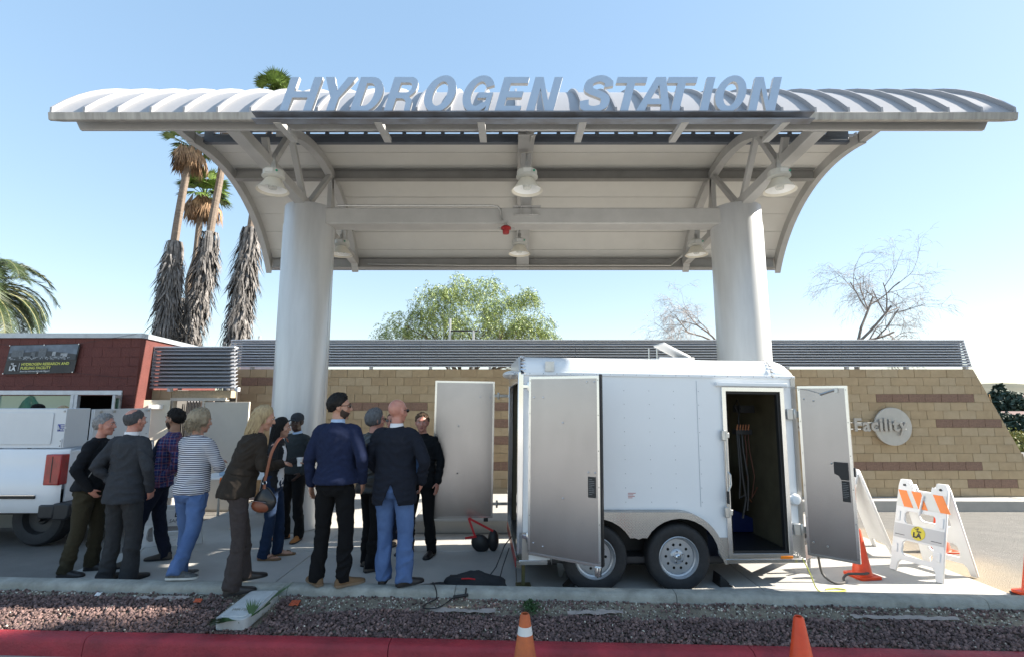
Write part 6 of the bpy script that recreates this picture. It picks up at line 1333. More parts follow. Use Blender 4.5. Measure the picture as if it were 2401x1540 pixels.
def house(label, c, w, d, h, wallm, roofm_):
    t = thing('far_house', label, 'house', tuple(c)); q = MB(); q.bx(-w / 2, w / 2, 0, d, -2, h); q.build('wall', wallm, t)
    q = MB(); q.prism([(-0.6, h), (d + 0.6, h), (d / 2, h + d * 0.22)], (-w / 2 - 0.6, 0, 0), (0, 1, 0), (0, 0, 1), (w + 1.2, 0, 0)); q.build('roof', roofm_, t)
    n_ = int(w / 3)
    for k in range(n_):
        q = MB(); q.bx(-w / 2 + (k + 0.3) * w / n_, -w / 2 + (k + 0.75) * w / n_, -0.15, 0, h * 0.35, h * 0.8); q.build('window', mat('far_window', (0.03, 0.04, 0.05), 0.2, var=0), t)
house('pale house with a long pink roof on the far hillside', far(2380, 998, 150), 17, 7, 2.6, mat('far_cream_wall', (0.30, 0.26, 0.19), 0.8), mat('pink_roof', (0.17, 0.10, 0.09), 0.8))
house('dark red house with bright windows on the far hilltop', far(2399, 957, 172), 10, 7, 3.4, mat('far_red_wall', (0.22, 0.05, 0.05), 0.8), mat('dark_roof', (0.12, 0.06, 0.06), 0.8))
house('small blue grey roofed house left of the pink roofed one on the far hillside', far(2336, 1000, 155), 5, 5, 2.0, mat('far_grey_wall', (0.45, 0.46, 0.46), 0.8), mat('blue_roof', (0.16, 0.24, 0.36), 0.8))
rnd = random.Random(77); b0_ = leafball('scrub_bush', 'dark scrub bush on the far hillside at the right edge', far(2340, 1045, 100), 3.0, 2.4, dg_, 90, 700, 0.5, 'scrub bushes on the far hillside', 'bush')
for k in range(16):
    c_ = copy_tree(b0_); Y = rnd.uniform(90, 150); p_ = far(rnd.uniform(2315, 2430), 985 + (150 - Y) * 1.5 + rnd.uniform(-12, 25), Y); c_.location = p_; c_.scale = [rnd.uniform(0.7, 1.5)] * 3; c_.rotation_euler = (0, 0, rnd.uniform(0, 6))
# street trees to the right of the frame that shade the kerb strip
def shade_tree(label, c, r, seed, n=5200):
    rnd = random.Random(seed); t = thing('street_tree', label, 'tree', (c[0], c[1], -0.19), 0, 'street trees along the kerb'); q = MB(); q.tube([(0, 0, 0), (0.1, 0, c[2] * 0.5), (0, 0, c[2] + 0.19)], [0.2, 0.16, 0.08], 8); q.build('trunk', MATS['dark_bark'], t)
    q = MB()
    for k in range(n):
        while True:
            a, b_, e = rnd.uniform(-1, 1), rnd.uniform(-1, 1), rnd.uniform(-1, 1)
            if a * a + b_ * b_ + e * e < 1: break
        p = Vector((a * r[0], b_ * r[1], c[2] + 0.19 + e * r[2]))
        if noise.noise(p * 0.9) < -0.32: continue
        d = Vector((rnd.uniform(-1, 1), rnd.uniform(-1, 1), rnd.uniform(-1, 1))).normalized() * 0.15; s = d.cross(Vector((rnd.uniform(-1, 1), rnd.uniform(-1, 1), rnd.uniform(-1, 1)))).normalized() * 0.1
        q.add([p - d, p - s, p + d, p + s], [(0, 1, 2, 3)])
    q.build('crown', mat('street_tree_leaf', (0.07, 0.11, 0.035), 0.6, var=0.2, island=0.3), t, fix=False, smooth=False)
shade_tree('dense street tree by the kerb just outside the right edge', (9.2, 3.55, 4.0), (2.6, 1.2, 2.4), 61)
shade_tree('taller street tree by the kerb further to the right', (14.3, 4.5, 8.0), (3.0, 1.7, 2.9), 62, 8500)
shade_tree('tallest street tree by the kerb furthest to the right', (18.7, 5.0, 11.4), (3.6, 1.9, 3.4), 63, 11000)
# ------------------------------------------------------------------ people
def remesh(q, voxel, smooth=2, name='part'):
    me = q.mesh(name, MATS['black_rubber']); ob = bpy.data.objects.new(name, me); col.objects.link(ob)
    m = ob.modifiers.new('r', 'REMESH'); m.mode = 'VOXEL'; m.voxel_size = voxel; m.use_smooth_shade = True
    if smooth: sm = ob.modifiers.new('s', 'SMOOTH'); sm.factor = 0.6; sm.iterations = smooth
    dg = bpy.context.evaluated_depsgraph_get(); dg.update()
    r = bpy.data.meshes.new_from_object(ob.evaluated_get(dg)); bpy.data.objects.remove(ob); bpy.data.meshes.remove(me); r.name = name; return r
def folds(me, amp, seed, f=(7, 7, 13), fn=None):
    nv = len(me.vertices); co = np.empty(nv * 3, np.float32); me.vertices.foreach_get('co', co); no = np.empty(nv * 3, np.float32); me.vertices.foreach_get('normal', no)
    co = co.reshape(-1, 3); no = no.reshape(-1, 3); d = np.empty(nv, np.float32)
    for i in range(nv):
        x, y, z = co[i]; k = fn(x, y, z) if fn else 1.0
        v = noise.noise((x * f[0] + seed, y * f[1], z * f[2] + 2.0 * noise.noise((x * 4, y * 4, z * 3 + seed)))); d[i] = (1 - abs(v) * 3.2) * amp * k
    co += no * d[:, None]; me.vertices.foreach_set('co', co.ravel()); me.update()
def finish(me, name, mats, parent, slots=None):
    me.materials.clear()
    for m in (mats if isinstance(mats, (list, tuple)) else [mats]): me.materials.append(m)
    if slots is not None: me.polygons.foreach_set('material_index', slots)
    me.polygons.foreach_set('use_smooth', [True] * len(me.polygons)); me.update()
    o = bpy.data.objects.new(name, me); col.objects.link(o); o.parent = parent; return o
def drop_faces(me, pred):
    bm = bmesh.new(); bm.from_mesh(me); dead = [f for f in bm.faces if pred(f.calc_center_median(), f.normal)]
    bmesh.ops.delete(bm, geom=dead, context='FACES'); bm.to_mesh(me); bm.free(); me.update()
skins = {'fair': mat('skin_fair', (0.52, 0.29, 0.20), 0.5, c2=(0.42, 0.21, 0.145), scale=14, sss=0.08), 'pink': mat('skin_ruddy', (0.55, 0.27, 0.20), 0.45, c2=(0.45, 0.19, 0.14), scale=14, sss=0.08), 'tan': mat('skin_tan', (0.40, 0.23, 0.15), 0.5, c2=(0.32, 0.17, 0.11), scale=14, sss=0.06), 'dark': mat('skin_dark', (0.075, 0.038, 0.026), 0.42, c2=(0.05, 0.026, 0.018), scale=14)}
lipm = mat('lips', (0.30, 0.10, 0.09), 0.5); eyew = mat('eye_white', (0.55, 0.53, 0.5), 0.3); eyed = mat('eye_dark', (0.02, 0.015, 0.012), 0.2)
def wool(name, c, v=0.22, sc=30): return mat(name, c, 0.92, c2=tuple(x * (1 - v) for x in c[:3]), scale=sc, bump=0.35, bscale=260, spec=0.25)
def stripes_mat():
    m = mat('striped_shirt', (0.5, 0.5, 0.5), 0.9, var=0, spec=0.2); n, L, b = nodes_of(m)
    tc = n.new('ShaderNodeTexCoord'); sp = n.new('ShaderNodeSeparateXYZ'); L.new(tc.outputs['Object'], sp.inputs[0]); nz = n.new('ShaderNodeTexNoise'); nz.inputs['Scale'].default_value = 5; L.new(tc.outputs['Object'], nz.inputs['Vector'])
    a = n.new('ShaderNodeMath'); a.operation = 'MULTIPLY_ADD'; a.inputs[1].default_value = 0.018; L.new(nz.outputs['Fac'], a.inputs[0]); L.new(sp.outputs['Z'], a.inputs[2])
    w = n.new('ShaderNodeMath'); w.operation = 'MULTIPLY'; w.inputs[1].default_value = 1 / 0.0215; L.new(a.outputs[0], w.inputs[0]); fr = n.new('ShaderNodeMath'); fr.operation = 'FRACT'; L.new(w.outputs[0], fr.inputs[0])
    g = n.new('ShaderNodeMath'); g.operation = 'GREATER_THAN'; g.inputs[1].default_value = 0.46; L.new(fr.outputs[0], g.inputs[0])
    mx = n.new('ShaderNodeMixRGB'); mx.inputs[1].default_value = (0.015, 0.018, 0.06, 1); mx.inputs[2].default_value = (0.66, 0.66, 0.68, 1); L.new(g.outputs[0], mx.inputs[0]); L.new(mx.outputs[0], b.inputs['Base Color']); return m
def plaid_mat():
    m = mat('plaid_shirt', (0.5, 0.5, 0.5), 0.9, var=0, spec=0.2); n, L, b = nodes_of(m)
    tc = n.new('ShaderNodeTexCoord'); sp = n.new('ShaderNodeSeparateXYZ'); L.new(tc.outputs['Object'], sp.inputs[0]); prev = None
    rgb = n.new('ShaderNodeRGB'); rgb.outputs[0].default_value = (0.028, 0.035, 0.12, 1); prev = rgb.outputs[0]
    for ax, per, wd, c in (('Z', 0.075, 0.22, (0.20, 0.055, 0.075, 1)), ('Y', 0.075, 0.22, (0.20, 0.055, 0.075, 1)), ('Z', 0.0375, 0.1, (0.24, 0.25, 0.36, 1)), ('Y', 0.0375, 0.1, (0.24, 0.25, 0.36, 1)), ('X', 0.075, 0.2, (0.12, 0.045, 0.07, 1))):
        w = n.new('ShaderNodeMath'); w.operation = 'MULTIPLY'; w.inputs[1].default_value = 1 / per; L.new(sp.outputs[ax], w.inputs[0]); fr = n.new('ShaderNodeMath'); fr.operation = 'FRACT'; L.new(w.outputs[0], fr.inputs[0])
        g = n.new('ShaderNodeMath'); g.operation = 'LESS_THAN'; g.inputs[1].default_value = wd; L.new(fr.outputs[0], g.inputs[0]); k = n.new('ShaderNodeMath'); k.operation = 'MULTIPLY'; k.inputs[1].default_value = 0.6; L.new(g.outputs[0], k.inputs[0])
        mx = n.new('ShaderNodeMixRGB'); L.new(k.outputs[0], mx.inputs[0]); L.new(prev, mx.inputs[1]); mx.inputs[2].default_value = c; prev = mx.outputs[0]
    L.new(prev, b.inputs['Base Color']); return m
denim = mat('blue_denim', (0.115, 0.19, 0.37), 0.9, c2=(0.065, 0.115, 0.25), scale=3.5, bump=0.4, bscale=220, spec=0.2, detail=6)
denimd = mat('dark_denim', (0.018, 0.035, 0.075), 0.9, c2=(0.010, 0.02, 0.048), scale=5, bump=0.3, bscale=220, spec=0.2)
inky = wool('ink_trousers', (0.009, 0.013, 0.03)); blk = wool('black_trousers', (0.007, 0.007, 0.008)); olive = wool('olive_trousers', (0.045, 0.038, 0.022)); suitm = wool('charcoal_suit', (0.040, 0.041, 0.044)); suitj = wool('charcoal_suit_jacket', (0.042, 0.046, 0.054))
collarw = mat('white_collar', (0.7, 0.71, 0.74), 0.8, var=0.03); collarb = mat('pale_blue_collar', (0.36, 0.48, 0.66), 0.8, var=0.03)
def V3(*a): return Vector(a)
ARM = {'pocket': ((0.285, -0.12, 1.165), (0.175, 0.045, 0.945)), 'down': ((0.265, -0.03, 1.16), (0.275, 0.045, 0.91)), 'crossed': ((0.275, 0.07, 1.16), (0.00, 0.235, 1.20)), 'cup': ((0.235, 0.02, 1.16), (0.12, 0.27, 1.22)), 'hold': ((0.25, 0.03, 1.16), (0.10, 0.26, 1.16)), 'hip': ((0.285, -0.06, 1.17), (0.245, 0.07, 0.94))}
HAIR = {}
def person(label, loc, H, yaw, hyaw=0.0, hpitch=0.0, hroll=0.0, top='jacket', topm=None, hem=0.86, bulk=1.0, belly=0.0, trm=None, flare=0.0, legbulk=1.0, arms=('pocket', 'pocket'), feet=None, lean=(0, 0), bend=0.0, skin='fair', hair=None, hairm=None, beard=None, shoem=None, solem=None, collar=None, glasses=None, female=False, vent=False, vest=None, knee=(0, 0), sandals=False, extra=None, hips=(0, 0), sole_z=None):
    s = H / 1.765; seed = (hash_ := sum(ord(c) for c in label)) % 97
    t = thing('person', label, 'person', loc, R(yaw))
    rnd = random.Random(seed)
    sw = 0.175 if not female else 0.150
    feet = feet or ((-0.11, 0.0, 6, 0.0), (0.11, 0.0, 6, 0.0))       # x, y, toe-out, z
    hipc = V3(hips[0], hips[1], 0.95)
    chest = V3(hips[0] * 0.6 + lean[0] * 0.7, hips[1] * 0.6 + lean[1] * 0.75, 1.32 - abs(bend) * 0.04); neck = V3(lean[0], lean[1] - 0.005, 1.485 - bend)
    up = (neck - hipc).normalized(); fw = Vector((0, 1, 0)); rt = Vector((1, 0, 0)); fwd = up.cross(rt) * 1.0; fwd = (Vector((0, 1, 0)) - up * up.y).normalized()
    hd = neck + V3(lean[0] * 0.10, 0.022 + lean[1] * 0.22, 0.158 - bend * 0.1)       # head centre
    sh = [neck + V3(sg * sw, -0.005, -0.068) for sg in (-1, 1)]
    A = []
    for sg, nm, S0 in ((-1, arms[0], sh[0]), (1, arms[1], sh[1])):
        e, w = ARM[nm] if isinstance(nm, str) else nm
        k = 0.93 if female else 1.0; off = neck - V3(0, 0, 1.485)
        A.append((S0, V3(sg * e[0] * k, e[1], e[2]) + off * (0.8), V3(sg * w[0] * k, w[1], w[2]) + off * (0.62 if nm not in ('pocket', 'hip', 'down') else 0.45)))
    hipj = [hipc + V3(sg * 0.092, 0, -0.04) for sg in (-1, 1)]
    legs = []
    for i, (fx, fy, ta, fz) in enumerate(feet):
        an = V3(fx, fy - 0.02, 0.085 + fz); kn = (hipj[i] * 0.48 + an * 0.52) + V3(0.004 * (-1 if i == 0 else 1), 0.035 + knee[i], 0.0); legs.append((hipj[i], kn, an))
    Hm = (Euler((R(hpitch), R(hroll), R(hyaw))).to_matrix())
    HEADM[0] = Hm
    def hp(x, y, z): return hd + Hm @ V3(x, y, z) * HSZ
    # ---- body: one continuous surface
    q = MB(); w_ = 0.93 if female else 1.0
    q.ell(hp(0, -0.012, 0.035), (0.076 * w_, 0.097, 0.088), Hm); q.ell(hp(0, 0.012, -0.01), (0.069 * w_, 0.082, 0.088), Hm); q.ell(hp(0, 0.032, -0.062), (0.052 * w_, 0.052, 0.045), Hm); q.ell(hp(0, 0.060, -0.090), (0.024 * w_, 0.022, 0.020), Hm)
    q.ell(hp(0, 0.080, 0.034), (0.048, 0.014, 0.012), Hm); q.tube([hp(0, 0.088, 0.022), hp(0, 0.101, -0.002), hp(0, 0.108, -0.020)], [0.009, 0.010, 0.013], 8, round_=True); q.ell(hp(0, 0.094, -0.024), (0.017, 0.012, 0.009), Hm)
    q.ell(hp(0, 0.083, -0.052), (0.023, 0.010, 0.009), Hm)
    for sg in (-1, 1):
        q.ell(hp(sg * 0.042, 0.058, -0.018), (0.022, 0.022, 0.024), Hm)
        q.ell(hp(sg * 0.078 * w_, -0.008, 0.002), (0.010, 0.020, 0.032), Hm); q.ell(hp(sg * 0.074 * w_, 0.0, -0.014), (0.010, 0.014, 0.02), Hm)
    q.tube([neck - V3(0, 0, 0.08), neck + V3(0, 0.0, 0.02), hp(0, -0.012, -0.055)], [0.075 * w_, 0.054 * w_, 0.053 * w_], 14, round_=True)
    q.tube([hipc, chest, neck - V3(0, 0, 0.05)], [0.095, 0.095, 0.06], 14, round_=True)
    for i in (0, 1):
        S0, E, Wp = A[i]; q.tube([neck - V3(0, 0, 0.07), S0], [0.06, 0.045], 10, round_=True); q.tube([S0, E], [0.036, 0.030], 10, round_=True); q.tube([E, Wp], [0.030, 0.024], 10, round_=True)
        d = (Wp - E).normalized(); sd = Vector((0, 1, 0)); sd = (sd - d * sd.dot(d)).normalized(); no = d.cross(sd)
        nm = arms[i]; curl = 0.35 if nm in ('down', 'pocket', 'hip') else 0.8
        pc = Wp + d * 0.045; q.ell(pc, (0.040, 0.047, 0.017), Matrix((sd, d, no)).transposed())
        inn = no * (1 if no.x * (1 if i == 0 else -1) > 0 else -1)
        for k in range(4):
            o_ = Wp + d * 0.082 + sd * (0.030 - 0.020 * k); L_ = (0.040, 0.045, 0.042, 0.032)[k]
            p1 = o_ + (d + inn * curl * 0.4).normalized() * L_; p2 = p1 + (d * (1 - curl * 0.6) + inn * curl).normalized() * L_ * 0.85
            q.tube([o_ - d * 0.02, o_, p1, p2], [0.0095, 0.009, 0.0085, 0.007], 7, round_=True)
        o_ = Wp + d * 0.030 + sd * 0.036; q.tube([o_, o_ + (sd * 0.6 + d * 0.7 + inn * 0.3).normalized() * 0.035, o_ + (sd * 0.5 + d * 1.0 + inn * 0.5).normalized() * 0.065], [0.013, 0.011, 0.008], 7, round_=True)
    for hj, kn, an in legs:
        q.tube([hipc + (hj - hipc) * 0.6, hj, kn], [0.075, 0.062, 0.036], 10, round_=True); q.tube([kn, kn * 0.55 + an * 0.45, an], [0.036, 0.036, 0.030], 10, round_=True)
        if sandals: 
            ta = R(6); q.tube([an + V3(0, -0.05, -0.06), an + V3(0, 0.02, -0.04), an + V3(0, 0.12, -0.062), an + V3(0, 0.17, -0.066)], [0.028, 0.034, 0.032, 0.02], 10, round_=True)
    me = remesh(q, 0.0075, 1, 'body'); me.transform(Matrix.Scale(s, 4)); finish(me, 'body', skins[skin], t)
    # ---- face parts
    q = MB(); q.ell(hp(0, 0.0915, -0.051) * s, (0.021 * s, 0.006 * s, 0.0035 * s), Hm); q.ell(hp(0, 0.0905, -0.058) * s, (0.018 * s, 0.006 * s, 0.004 * s), Hm); q.build('lips', lipm if skin != 'dark' else mat('dark_lips', (0.09, 0.04, 0.035), 0.5), t, fix=False)
    for sg in (-1, 1):
        q = MB(); q.ell(hp(sg * 0.030, 0.0835, 0.014) * s, (0.011 * s, 0.006 * s, 0.0055 * s), Hm, 10, 6); e_ = q.build('eye', eyew, t, fix=False)
        q = MB(); q.ell(hp(sg * 0.030, 0.0885, 0.014) * s, (0.0048 * s, 0.003 * s, 0.0048 * s), Hm, 8, 5); q.build('iris', eyed, e_, fix=False)
        if hairm:
            q = MB(); q.tube([hp(sg * 0.014, 0.094, 0.033) * s, hp(sg * 0.030, 0.0925, 0.038) * s, hp(sg * 0.046, 0.080, 0.033) * s], [0.004 * s, 0.0042 * s, 0.002 * s], 5); q.build('eyebrow', hairm, t, fix=False)
    # ---- hair: a thick shell over the skull, broken into locks
    def shell_hair(name, keep, th, m, amp=0.012, fr=30, ctr=(0, -0.008, 0.02), rad=(0.080, 0.098, 0.096), nu=64, nv=44, lockn=0):
        q = MB(); q.ell((0, 0, 0), (1, 1, 1), nu=nu, nv=nv); me = q.mesh(name, m); bm = bmesh.new(); bm.from_mesh(me)
        dead = []
        for v in bm.verts:
            d = v.co.normalized(); k = keep(d)
            v.co = Vector((d.x * (rad[0] * w_), d.y * rad[1], d.z * rad[2])) * 1.0
            h = (th + (0.008 * max(0, d.z) if th > 0.009 else 0)) * max(0.0, min(1, k * 1.7)) * (min(1.0, 0.25 + 0.75 * max(0.0, (d.z + 0.65) / 0.75)) if d.y < 0.3 and th < 0.024 and hair in ('short', 'thick', 'buzz', 'receding') else 1.0) + amp * noise.noise((d.x * fr * 0.25 + seed, d.y * fr * 0.25, d.z * fr * 0.08)) + amp * 0.5 * noise.noise((d.x * fr, d.y * fr, d.z * fr * 0.25 + seed))
            v.co += d * (h if k > 0 else -0.012); 
            if k < -0.12: dead.append(v)
        bmesh.ops.delete(bm, geom=dead, context='VERTS'); bm.to_mesh(me); bm.free()
        M = (Matrix.Translation(hd) @ Hm.to_4x4() @ Matrix.Scale(HSZ, 4) @ Matrix.Translation(Vector(ctr)))
        me.transform(M); me.transform(Matrix.Scale(s, 4)); return finish(me, name, m, t)
    def locks(name, m, n_, gen, r0=0.006):
        q = MB()
        for k in range(n_):
            pts = gen(rnd, k); q.tube([hp(*p) * s for p in pts], [r0 * s * (1 - 0.65 * i / (len(pts) - 1)) for i in range(len(pts))], 5)
        o = q.build(name, m, t, fix=False, angle=80); return o
    short = lambda d: d.z + 0.26 - (1.08 * d.y if d.y > 0 else 0.60 * d.y)
    def laid(n_, m, zmin, r0, up=0.010):
        def gen(r_, k):
            for _ in range(30):
                a = r_.uniform(0, 6.283); e = r_.uniform(-0.6, 1.5); d = Vector((math.cos(a) * math.cos(e), math.sin(a) * math.cos(e), math.sin(e)))
                if short(d) > 0.10: break
            p = []; tng = Vector((0.25 * r_.uniform(-1, 1), -0.55, -0.45 if d.y < 0.2 else 0.1)); 
            for i in range(4):
                dd = (d + tng * (0.13 * i)).normalized(); k_ = 1.06 + up * 4 * math.sin(i * 1.1) + r_.uniform(0, 0.05); p.append((dd.x * 0.080 * k_, -0.008 + dd.y * 0.098 * k_, 0.02 + dd.z * 0.098 * k_ + (0.006 if dd.z > 0.3 else 0)))
            return p
        locks('hair_strands', m, n_, gen, r0)
    if hair in ('short', 'thick', 'fringe_grey'): laid(170, hairm, 0, 0.0048)
    if hair == 'short': shell_hair('hair', lambda d: short(d) * 0.8, 0.012, hairm, 0.014)
    if hair == 'thick':
        shell_hair('hair', lambda d: short(d) * 0.9, 0.020, hairm, 0.008)
        locks('hair_tufts', hairm, 46, lambda r_, k: (lambda a, e: [(0.07 * math.cos(a) * math.cos(e), -0.005 + 0.085 * math.sin(a) * math.cos(e), 0.03 + 0.085 * math.sin(e)), (0.085 * math.cos(a) * math.cos(e), -0.012 + 0.095 * math.sin(a) * math.cos(e), 0.045 + 0.097 * math.sin(e))])(r_.uniform(0, 6.28), r_.uniform(0.5, 1.5)), 0.009)
    if hair == 'receding':
        shell_hair('hair', lambda d: min(short(d), (0.965 - d.dot(Vector((0, -0.42, 0.907)))) * 3) * 0.8, 0.008, hairm, 0.002)
    if hair == 'buzz': shell_hair('hair', lambda d: short(d) * 0.6, 0.006, hairm, 0.002)
    if hair == 'curly':
        shell_hair('hair', lambda d: min(0.55 - d.y + 0.5 * max(0, d.z), d.z + 0.85 + 0.4 * max(0, -d.y)), 0.026, hairm, 0.014)
        def gen(r_, k):
            a = r_.uniform(3.3, 6.1) if k % 3 else r_.uniform(0, 6.28); e = r_.uniform(-0.95, 1.3) if a > 3.3 else r_.uniform(0.5, 1.4); c = (0.088 * math.cos(a) * math.cos(e), -0.015 + 0.102 * math.sin(a) * math.cos(e), 0.01 + 0.11 * math.sin(e)); p = [c]
            for i in range(5): p.append((c[0] * (1 + 0.07 * i) + 0.010 * math.sin(i * 2 + k), c[1] * (1 + 0.07 * i) + 0.010 * math.cos(i * 2.0 + k), c[2] - 0.011 * i + 0.008 * math.sin(i * 2.3 + k)))
            return p
        locks('hair_curls', hairm, 240, gen, 0.0065)
    if hair in ('long', 'bob'):
        shell_hair('hair', lambda d: min(0.45 - d.y + 0.5 * max(0, d.z), d.z + 0.75 + 0.5 * max(0, -d.y)), 0.016, hairm, 0.006)
        LL = 0.36 if hair == 'long' else 0.20
        def gen(r_, k):
            a = r_.uniform(math.pi * 0.92, math.pi * 2.08); r0 = 1.0; x0, y0 = 0.084 * math.cos(a), -0.02 + 0.096 * math.sin(a); z0 = r_.uniform(-0.02, 0.09); sc_ = math.sqrt(max(0.15, 1 - (z0 / 0.12) ** 2)); L_ = LL * r_.uniform(0.75, 1.08); p = []
            for i in range(8):
                f = i / 7; p.append(((x0 * (sc_ + (1 - sc_) * min(1, f * 3))) * (1 + 0.10 * math.sin(f * 3)) + 0.006 * math.sin(f * 7 + k), (y0 * (sc_ + (1 - sc_) * min(1, f * 3))) - 0.012 * f + 0.006 * math.cos(f * 6 + k), z0 - L_ * f))
            return p
        locks('hair_locks', hairm, 260, gen, 0.0075)
    if hair == 'fringe_grey':
        shell_hair('hair', lambda d: min(0.50 - d.y + 0.6 * max(0, d.z), d.z + 0.70 + 0.4 * max(0, -d.y)) * 0.9, 0.019, hairm, 0.010)
    if beard: shell_hair('beard', lambda d: min(d.y + 0.12, -0.36 + 0.55 * (1 - max(0, d.y)) - d.z) * 0.8, 0.0035, beard, 0.001, 30, (0, 0.018, -0.022), (0.066, 0.078, 0.092))
    # ---- top garment
    z = lambda f: hipc.lerp(neck, f)
    q = MB(); B = bulk; ww = 0.90 if female else 1.0
    prof = [(hem, 0.198 * B, 0.152 * B + belly * 0.6, -0.006), (hem + 0.04, 0.197 * B, 0.152 * B + belly * 0.7, -0.006), (1.00, 0.184 * B * (0.95 if female else 1), 0.142 * B + belly, 0.0), (1.12, 0.178 * B * (0.88 if female else 1), 0.125 * B + belly * 0.9, 0.008), (1.24, 0.190 * B, 0.125 * B + belly * 0.5, 0.008), (1.34, 0.198 * B, 0.122 * B, 0.004), (1.41, 0.185 * B, 0.105 * B, -0.004), (1.455, 0.135 * B, 0.082, -0.008), (1.485, 0.080, 0.068, -0.008), (1.505, 0.064, 0.062, -0.006)]
    rr = []
    for zz, rx, ry, oy in prof:
        f = (zz - 0.95) / (1.485 - 0.95); c = hipc + (chest - hipc) * (f / 0.69) if f < 0.69 else chest + (neck - chest) * ((f - 0.69) / 0.31)
        if f < 0: c = V3(hips[0], hips[1], zz)
        rr.append((c + fwd * oy, rt * rx * ww, (fwd if f > 0.1 else Vector((0, 1, 0))) * ry))
    q.rings(rr, 28)
    for i in (0, 1):
        S0, E, Wp = A[i]; rs_ = (0.060, 0.058, 0.052, 0.046, 0.041) if not female else (0.053, 0.052, 0.046, 0.042, 0.040)
        nb = neck + V3((-1 if i == 0 else 1) * 0.06, 0, -0.045); q.tube([nb, S0 * 0.5 + nb * 0.5 + V3(0, 0, 0.004), S0], [0.045, 0.056 * B, rs_[0] * B], 12, round_=True)
        mid = S0.lerp(E, 0.5); cuf = E.lerp(Wp, 0.97)
        q.tube([S0, mid, E], [rs_[0] * B, rs_[1] * B, rs_[2] * B], 14, round_=True); q.tube([E, E.lerp(Wp, 0.5), cuf], [rs_[2] * B, rs_[3] * B, rs_[4] * B], 14, round_=False)
        q.ell(cuf, rs_[4] * B * 0.98)
    me = remesh(q, 0.010, 2, 'top'); folds(me, 0.0075 if top != 'sweater' else 0.005, seed)
    if top in ('jacket', 'coat', 'open'):
        drop_faces(me, lambda c, n: c.z < hem + 0.012 and n.z < -0.6)
    if vent: drop_faces(me, lambda c, n: c.y < hips[1] - 0.02 and abs(c.x - hips[0] - 0.01) < (hem + 0.20 - c.z) * 0.42 and c.z < hem + 0.20)
    if vent:
        bm = bmesh.new(); bm.from_mesh(me)
        for v in bm.verts:
            if v.is_boundary and v.co.y < hips[1] - 0.02 and v.co.z > hem + 0.03:
                sgx = 1 if v.co.x > hips[0] + 0.01 else -1; v.co.x = hips[0] + 0.01 + sgx * max(0.0, hem + 0.205 - v.co.z) * 0.42
        bm.to_mesh(me); bm.free()
    if top == 'open': drop_faces(me, lambda c, n: c.y > hips[1] + 0.02 and c.z < 1.42 and abs(c.x - hips[0] - lean[0] * 0.5) < 0.075 + (1.42 - c.z) * 0.10 and n.y > -0.2 and abs(c.x) < 0.16)
    me.transform(Matrix.Scale(s, 4)); gt = finish(me, {'sweater': 'sweater', 'shirt': 'shirt', 'coat': 'coat'}.get(top, 'jacket'), topm, t)
    if top in ('jacket', 'coat', 'open'): so = gt.modifiers.new('cloth', 'SOLIDIFY'); so.thickness = 0.006; so.offset = -1
    if vest:
        q = MB(); q.rings([(c, X * 1.03, Y * 1.07) for c, X, Y in rr[:-2]], 28)
        for i in (0, 1): S0 = A[i][0]; q.ell(S0 + V3(0, 0.01, 0.0), (0.06, 0.062, 0.055))
        me = remesh(q, 0.010, 2, 'vest'); folds(me, 0.006, seed + 9); drop_faces(me, lambda c, n: c.y < hips[1] + 0.015 or c.z < hem + 0.012 or (abs(c.x) < 0.05 and c.z < 1.4)); me.transform(Matrix.Scale(s, 4)); vo_ = finish(me, 'cardigan', vest, t); so = vo_.modifiers.new('cloth', 'SOLIDIFY'); so.thickness = 0.006
    if extra and extra.get('inner'):
        q = MB(); q.rings([(c, X * 0.93, Y * 0.90) for c, X, Y in rr[1:]], 24); me = remesh(q, 0.012, 1, 'shirt'); me.transform(Matrix.Translation(V3(0, 0, -0.0))); folds(me, 0.005, seed + 3); me.transform(Matrix.Scale(s, 4)); finish(me, 'shirt', extra['inner'], t)
    if collar:
        q = MB(); cc = neck + V3(0, 0.0, 0.022)
        for k in range(24):
            a0, a1 = 2 * math.pi * k / 24, 2 * math.pi * (k + 1) / 24
            def cp_(a, r_, h): return (cc + V3(math.cos(a) * r_ * 1.0, math.sin(a) * r_ * 0.98, h - 0.022 * max(0, math.sin(a)))) * s
            q.quad(cp_(a0, 0.070, -0.015), cp_(a1, 0.070, -0.015), cp_(a1, 0.064, 0.026), cp_(a0, 0.064, 0.026)); q.quad(cp_(a0, 0.064, 0.026), cp_(a1, 0.064, 0.026), cp_(a1, 0.060, 0.024), cp_(a0, 0.060, 0.024))
        q.build('collar', collar, t, fix=False)
    # ---- trousers
    q = MB(); lb = legbulk
    q.rings([(hipc + V3(0, 0, 0.09), rt * 0.158 * lb, fw * 0.118 * lb), (hipc + V3(0, 0, 0.0), rt * 0.172 * lb, fw * 0.130 * lb), (hipc + V3(0, -0.008, -0.07), rt * 0.176 * lb, fw * 0.132 * lb), (hipc + V3(0, -0.005, -0.13), rt * 0.150 * lb, fw * 0.10 * lb)], 24)
    for i, (hj, kn, an) in enumerate(legs):
        h0 = hj + V3(0, 0, -0.02); sgn = -1 if i == 0 else 1; an2 = an + V3(0, 0.0, -0.052)
        q.tube([h0, hj.lerp(kn, 0.35), kn, kn.lerp(an2, 0.5), an2], [0.098 * lb, 0.090 * lb, 0.070 * lb, (0.066 + flare * 0.4) * lb, (0.062 + flare) * lb], 16, round_=False)
    me = remesh(q, 0.010, 2, 'trousers'); folds(me, 0.0085, seed + 5, (8, 8, 9), lambda x, y, z: 0.5 + (0.9 if z < 0.35 else 0) + (0.5 if 0.7 < z < 0.95 else 0)); me.transform(Matrix.Scale(s, 4)); finish(me, 'trousers', trm, t)
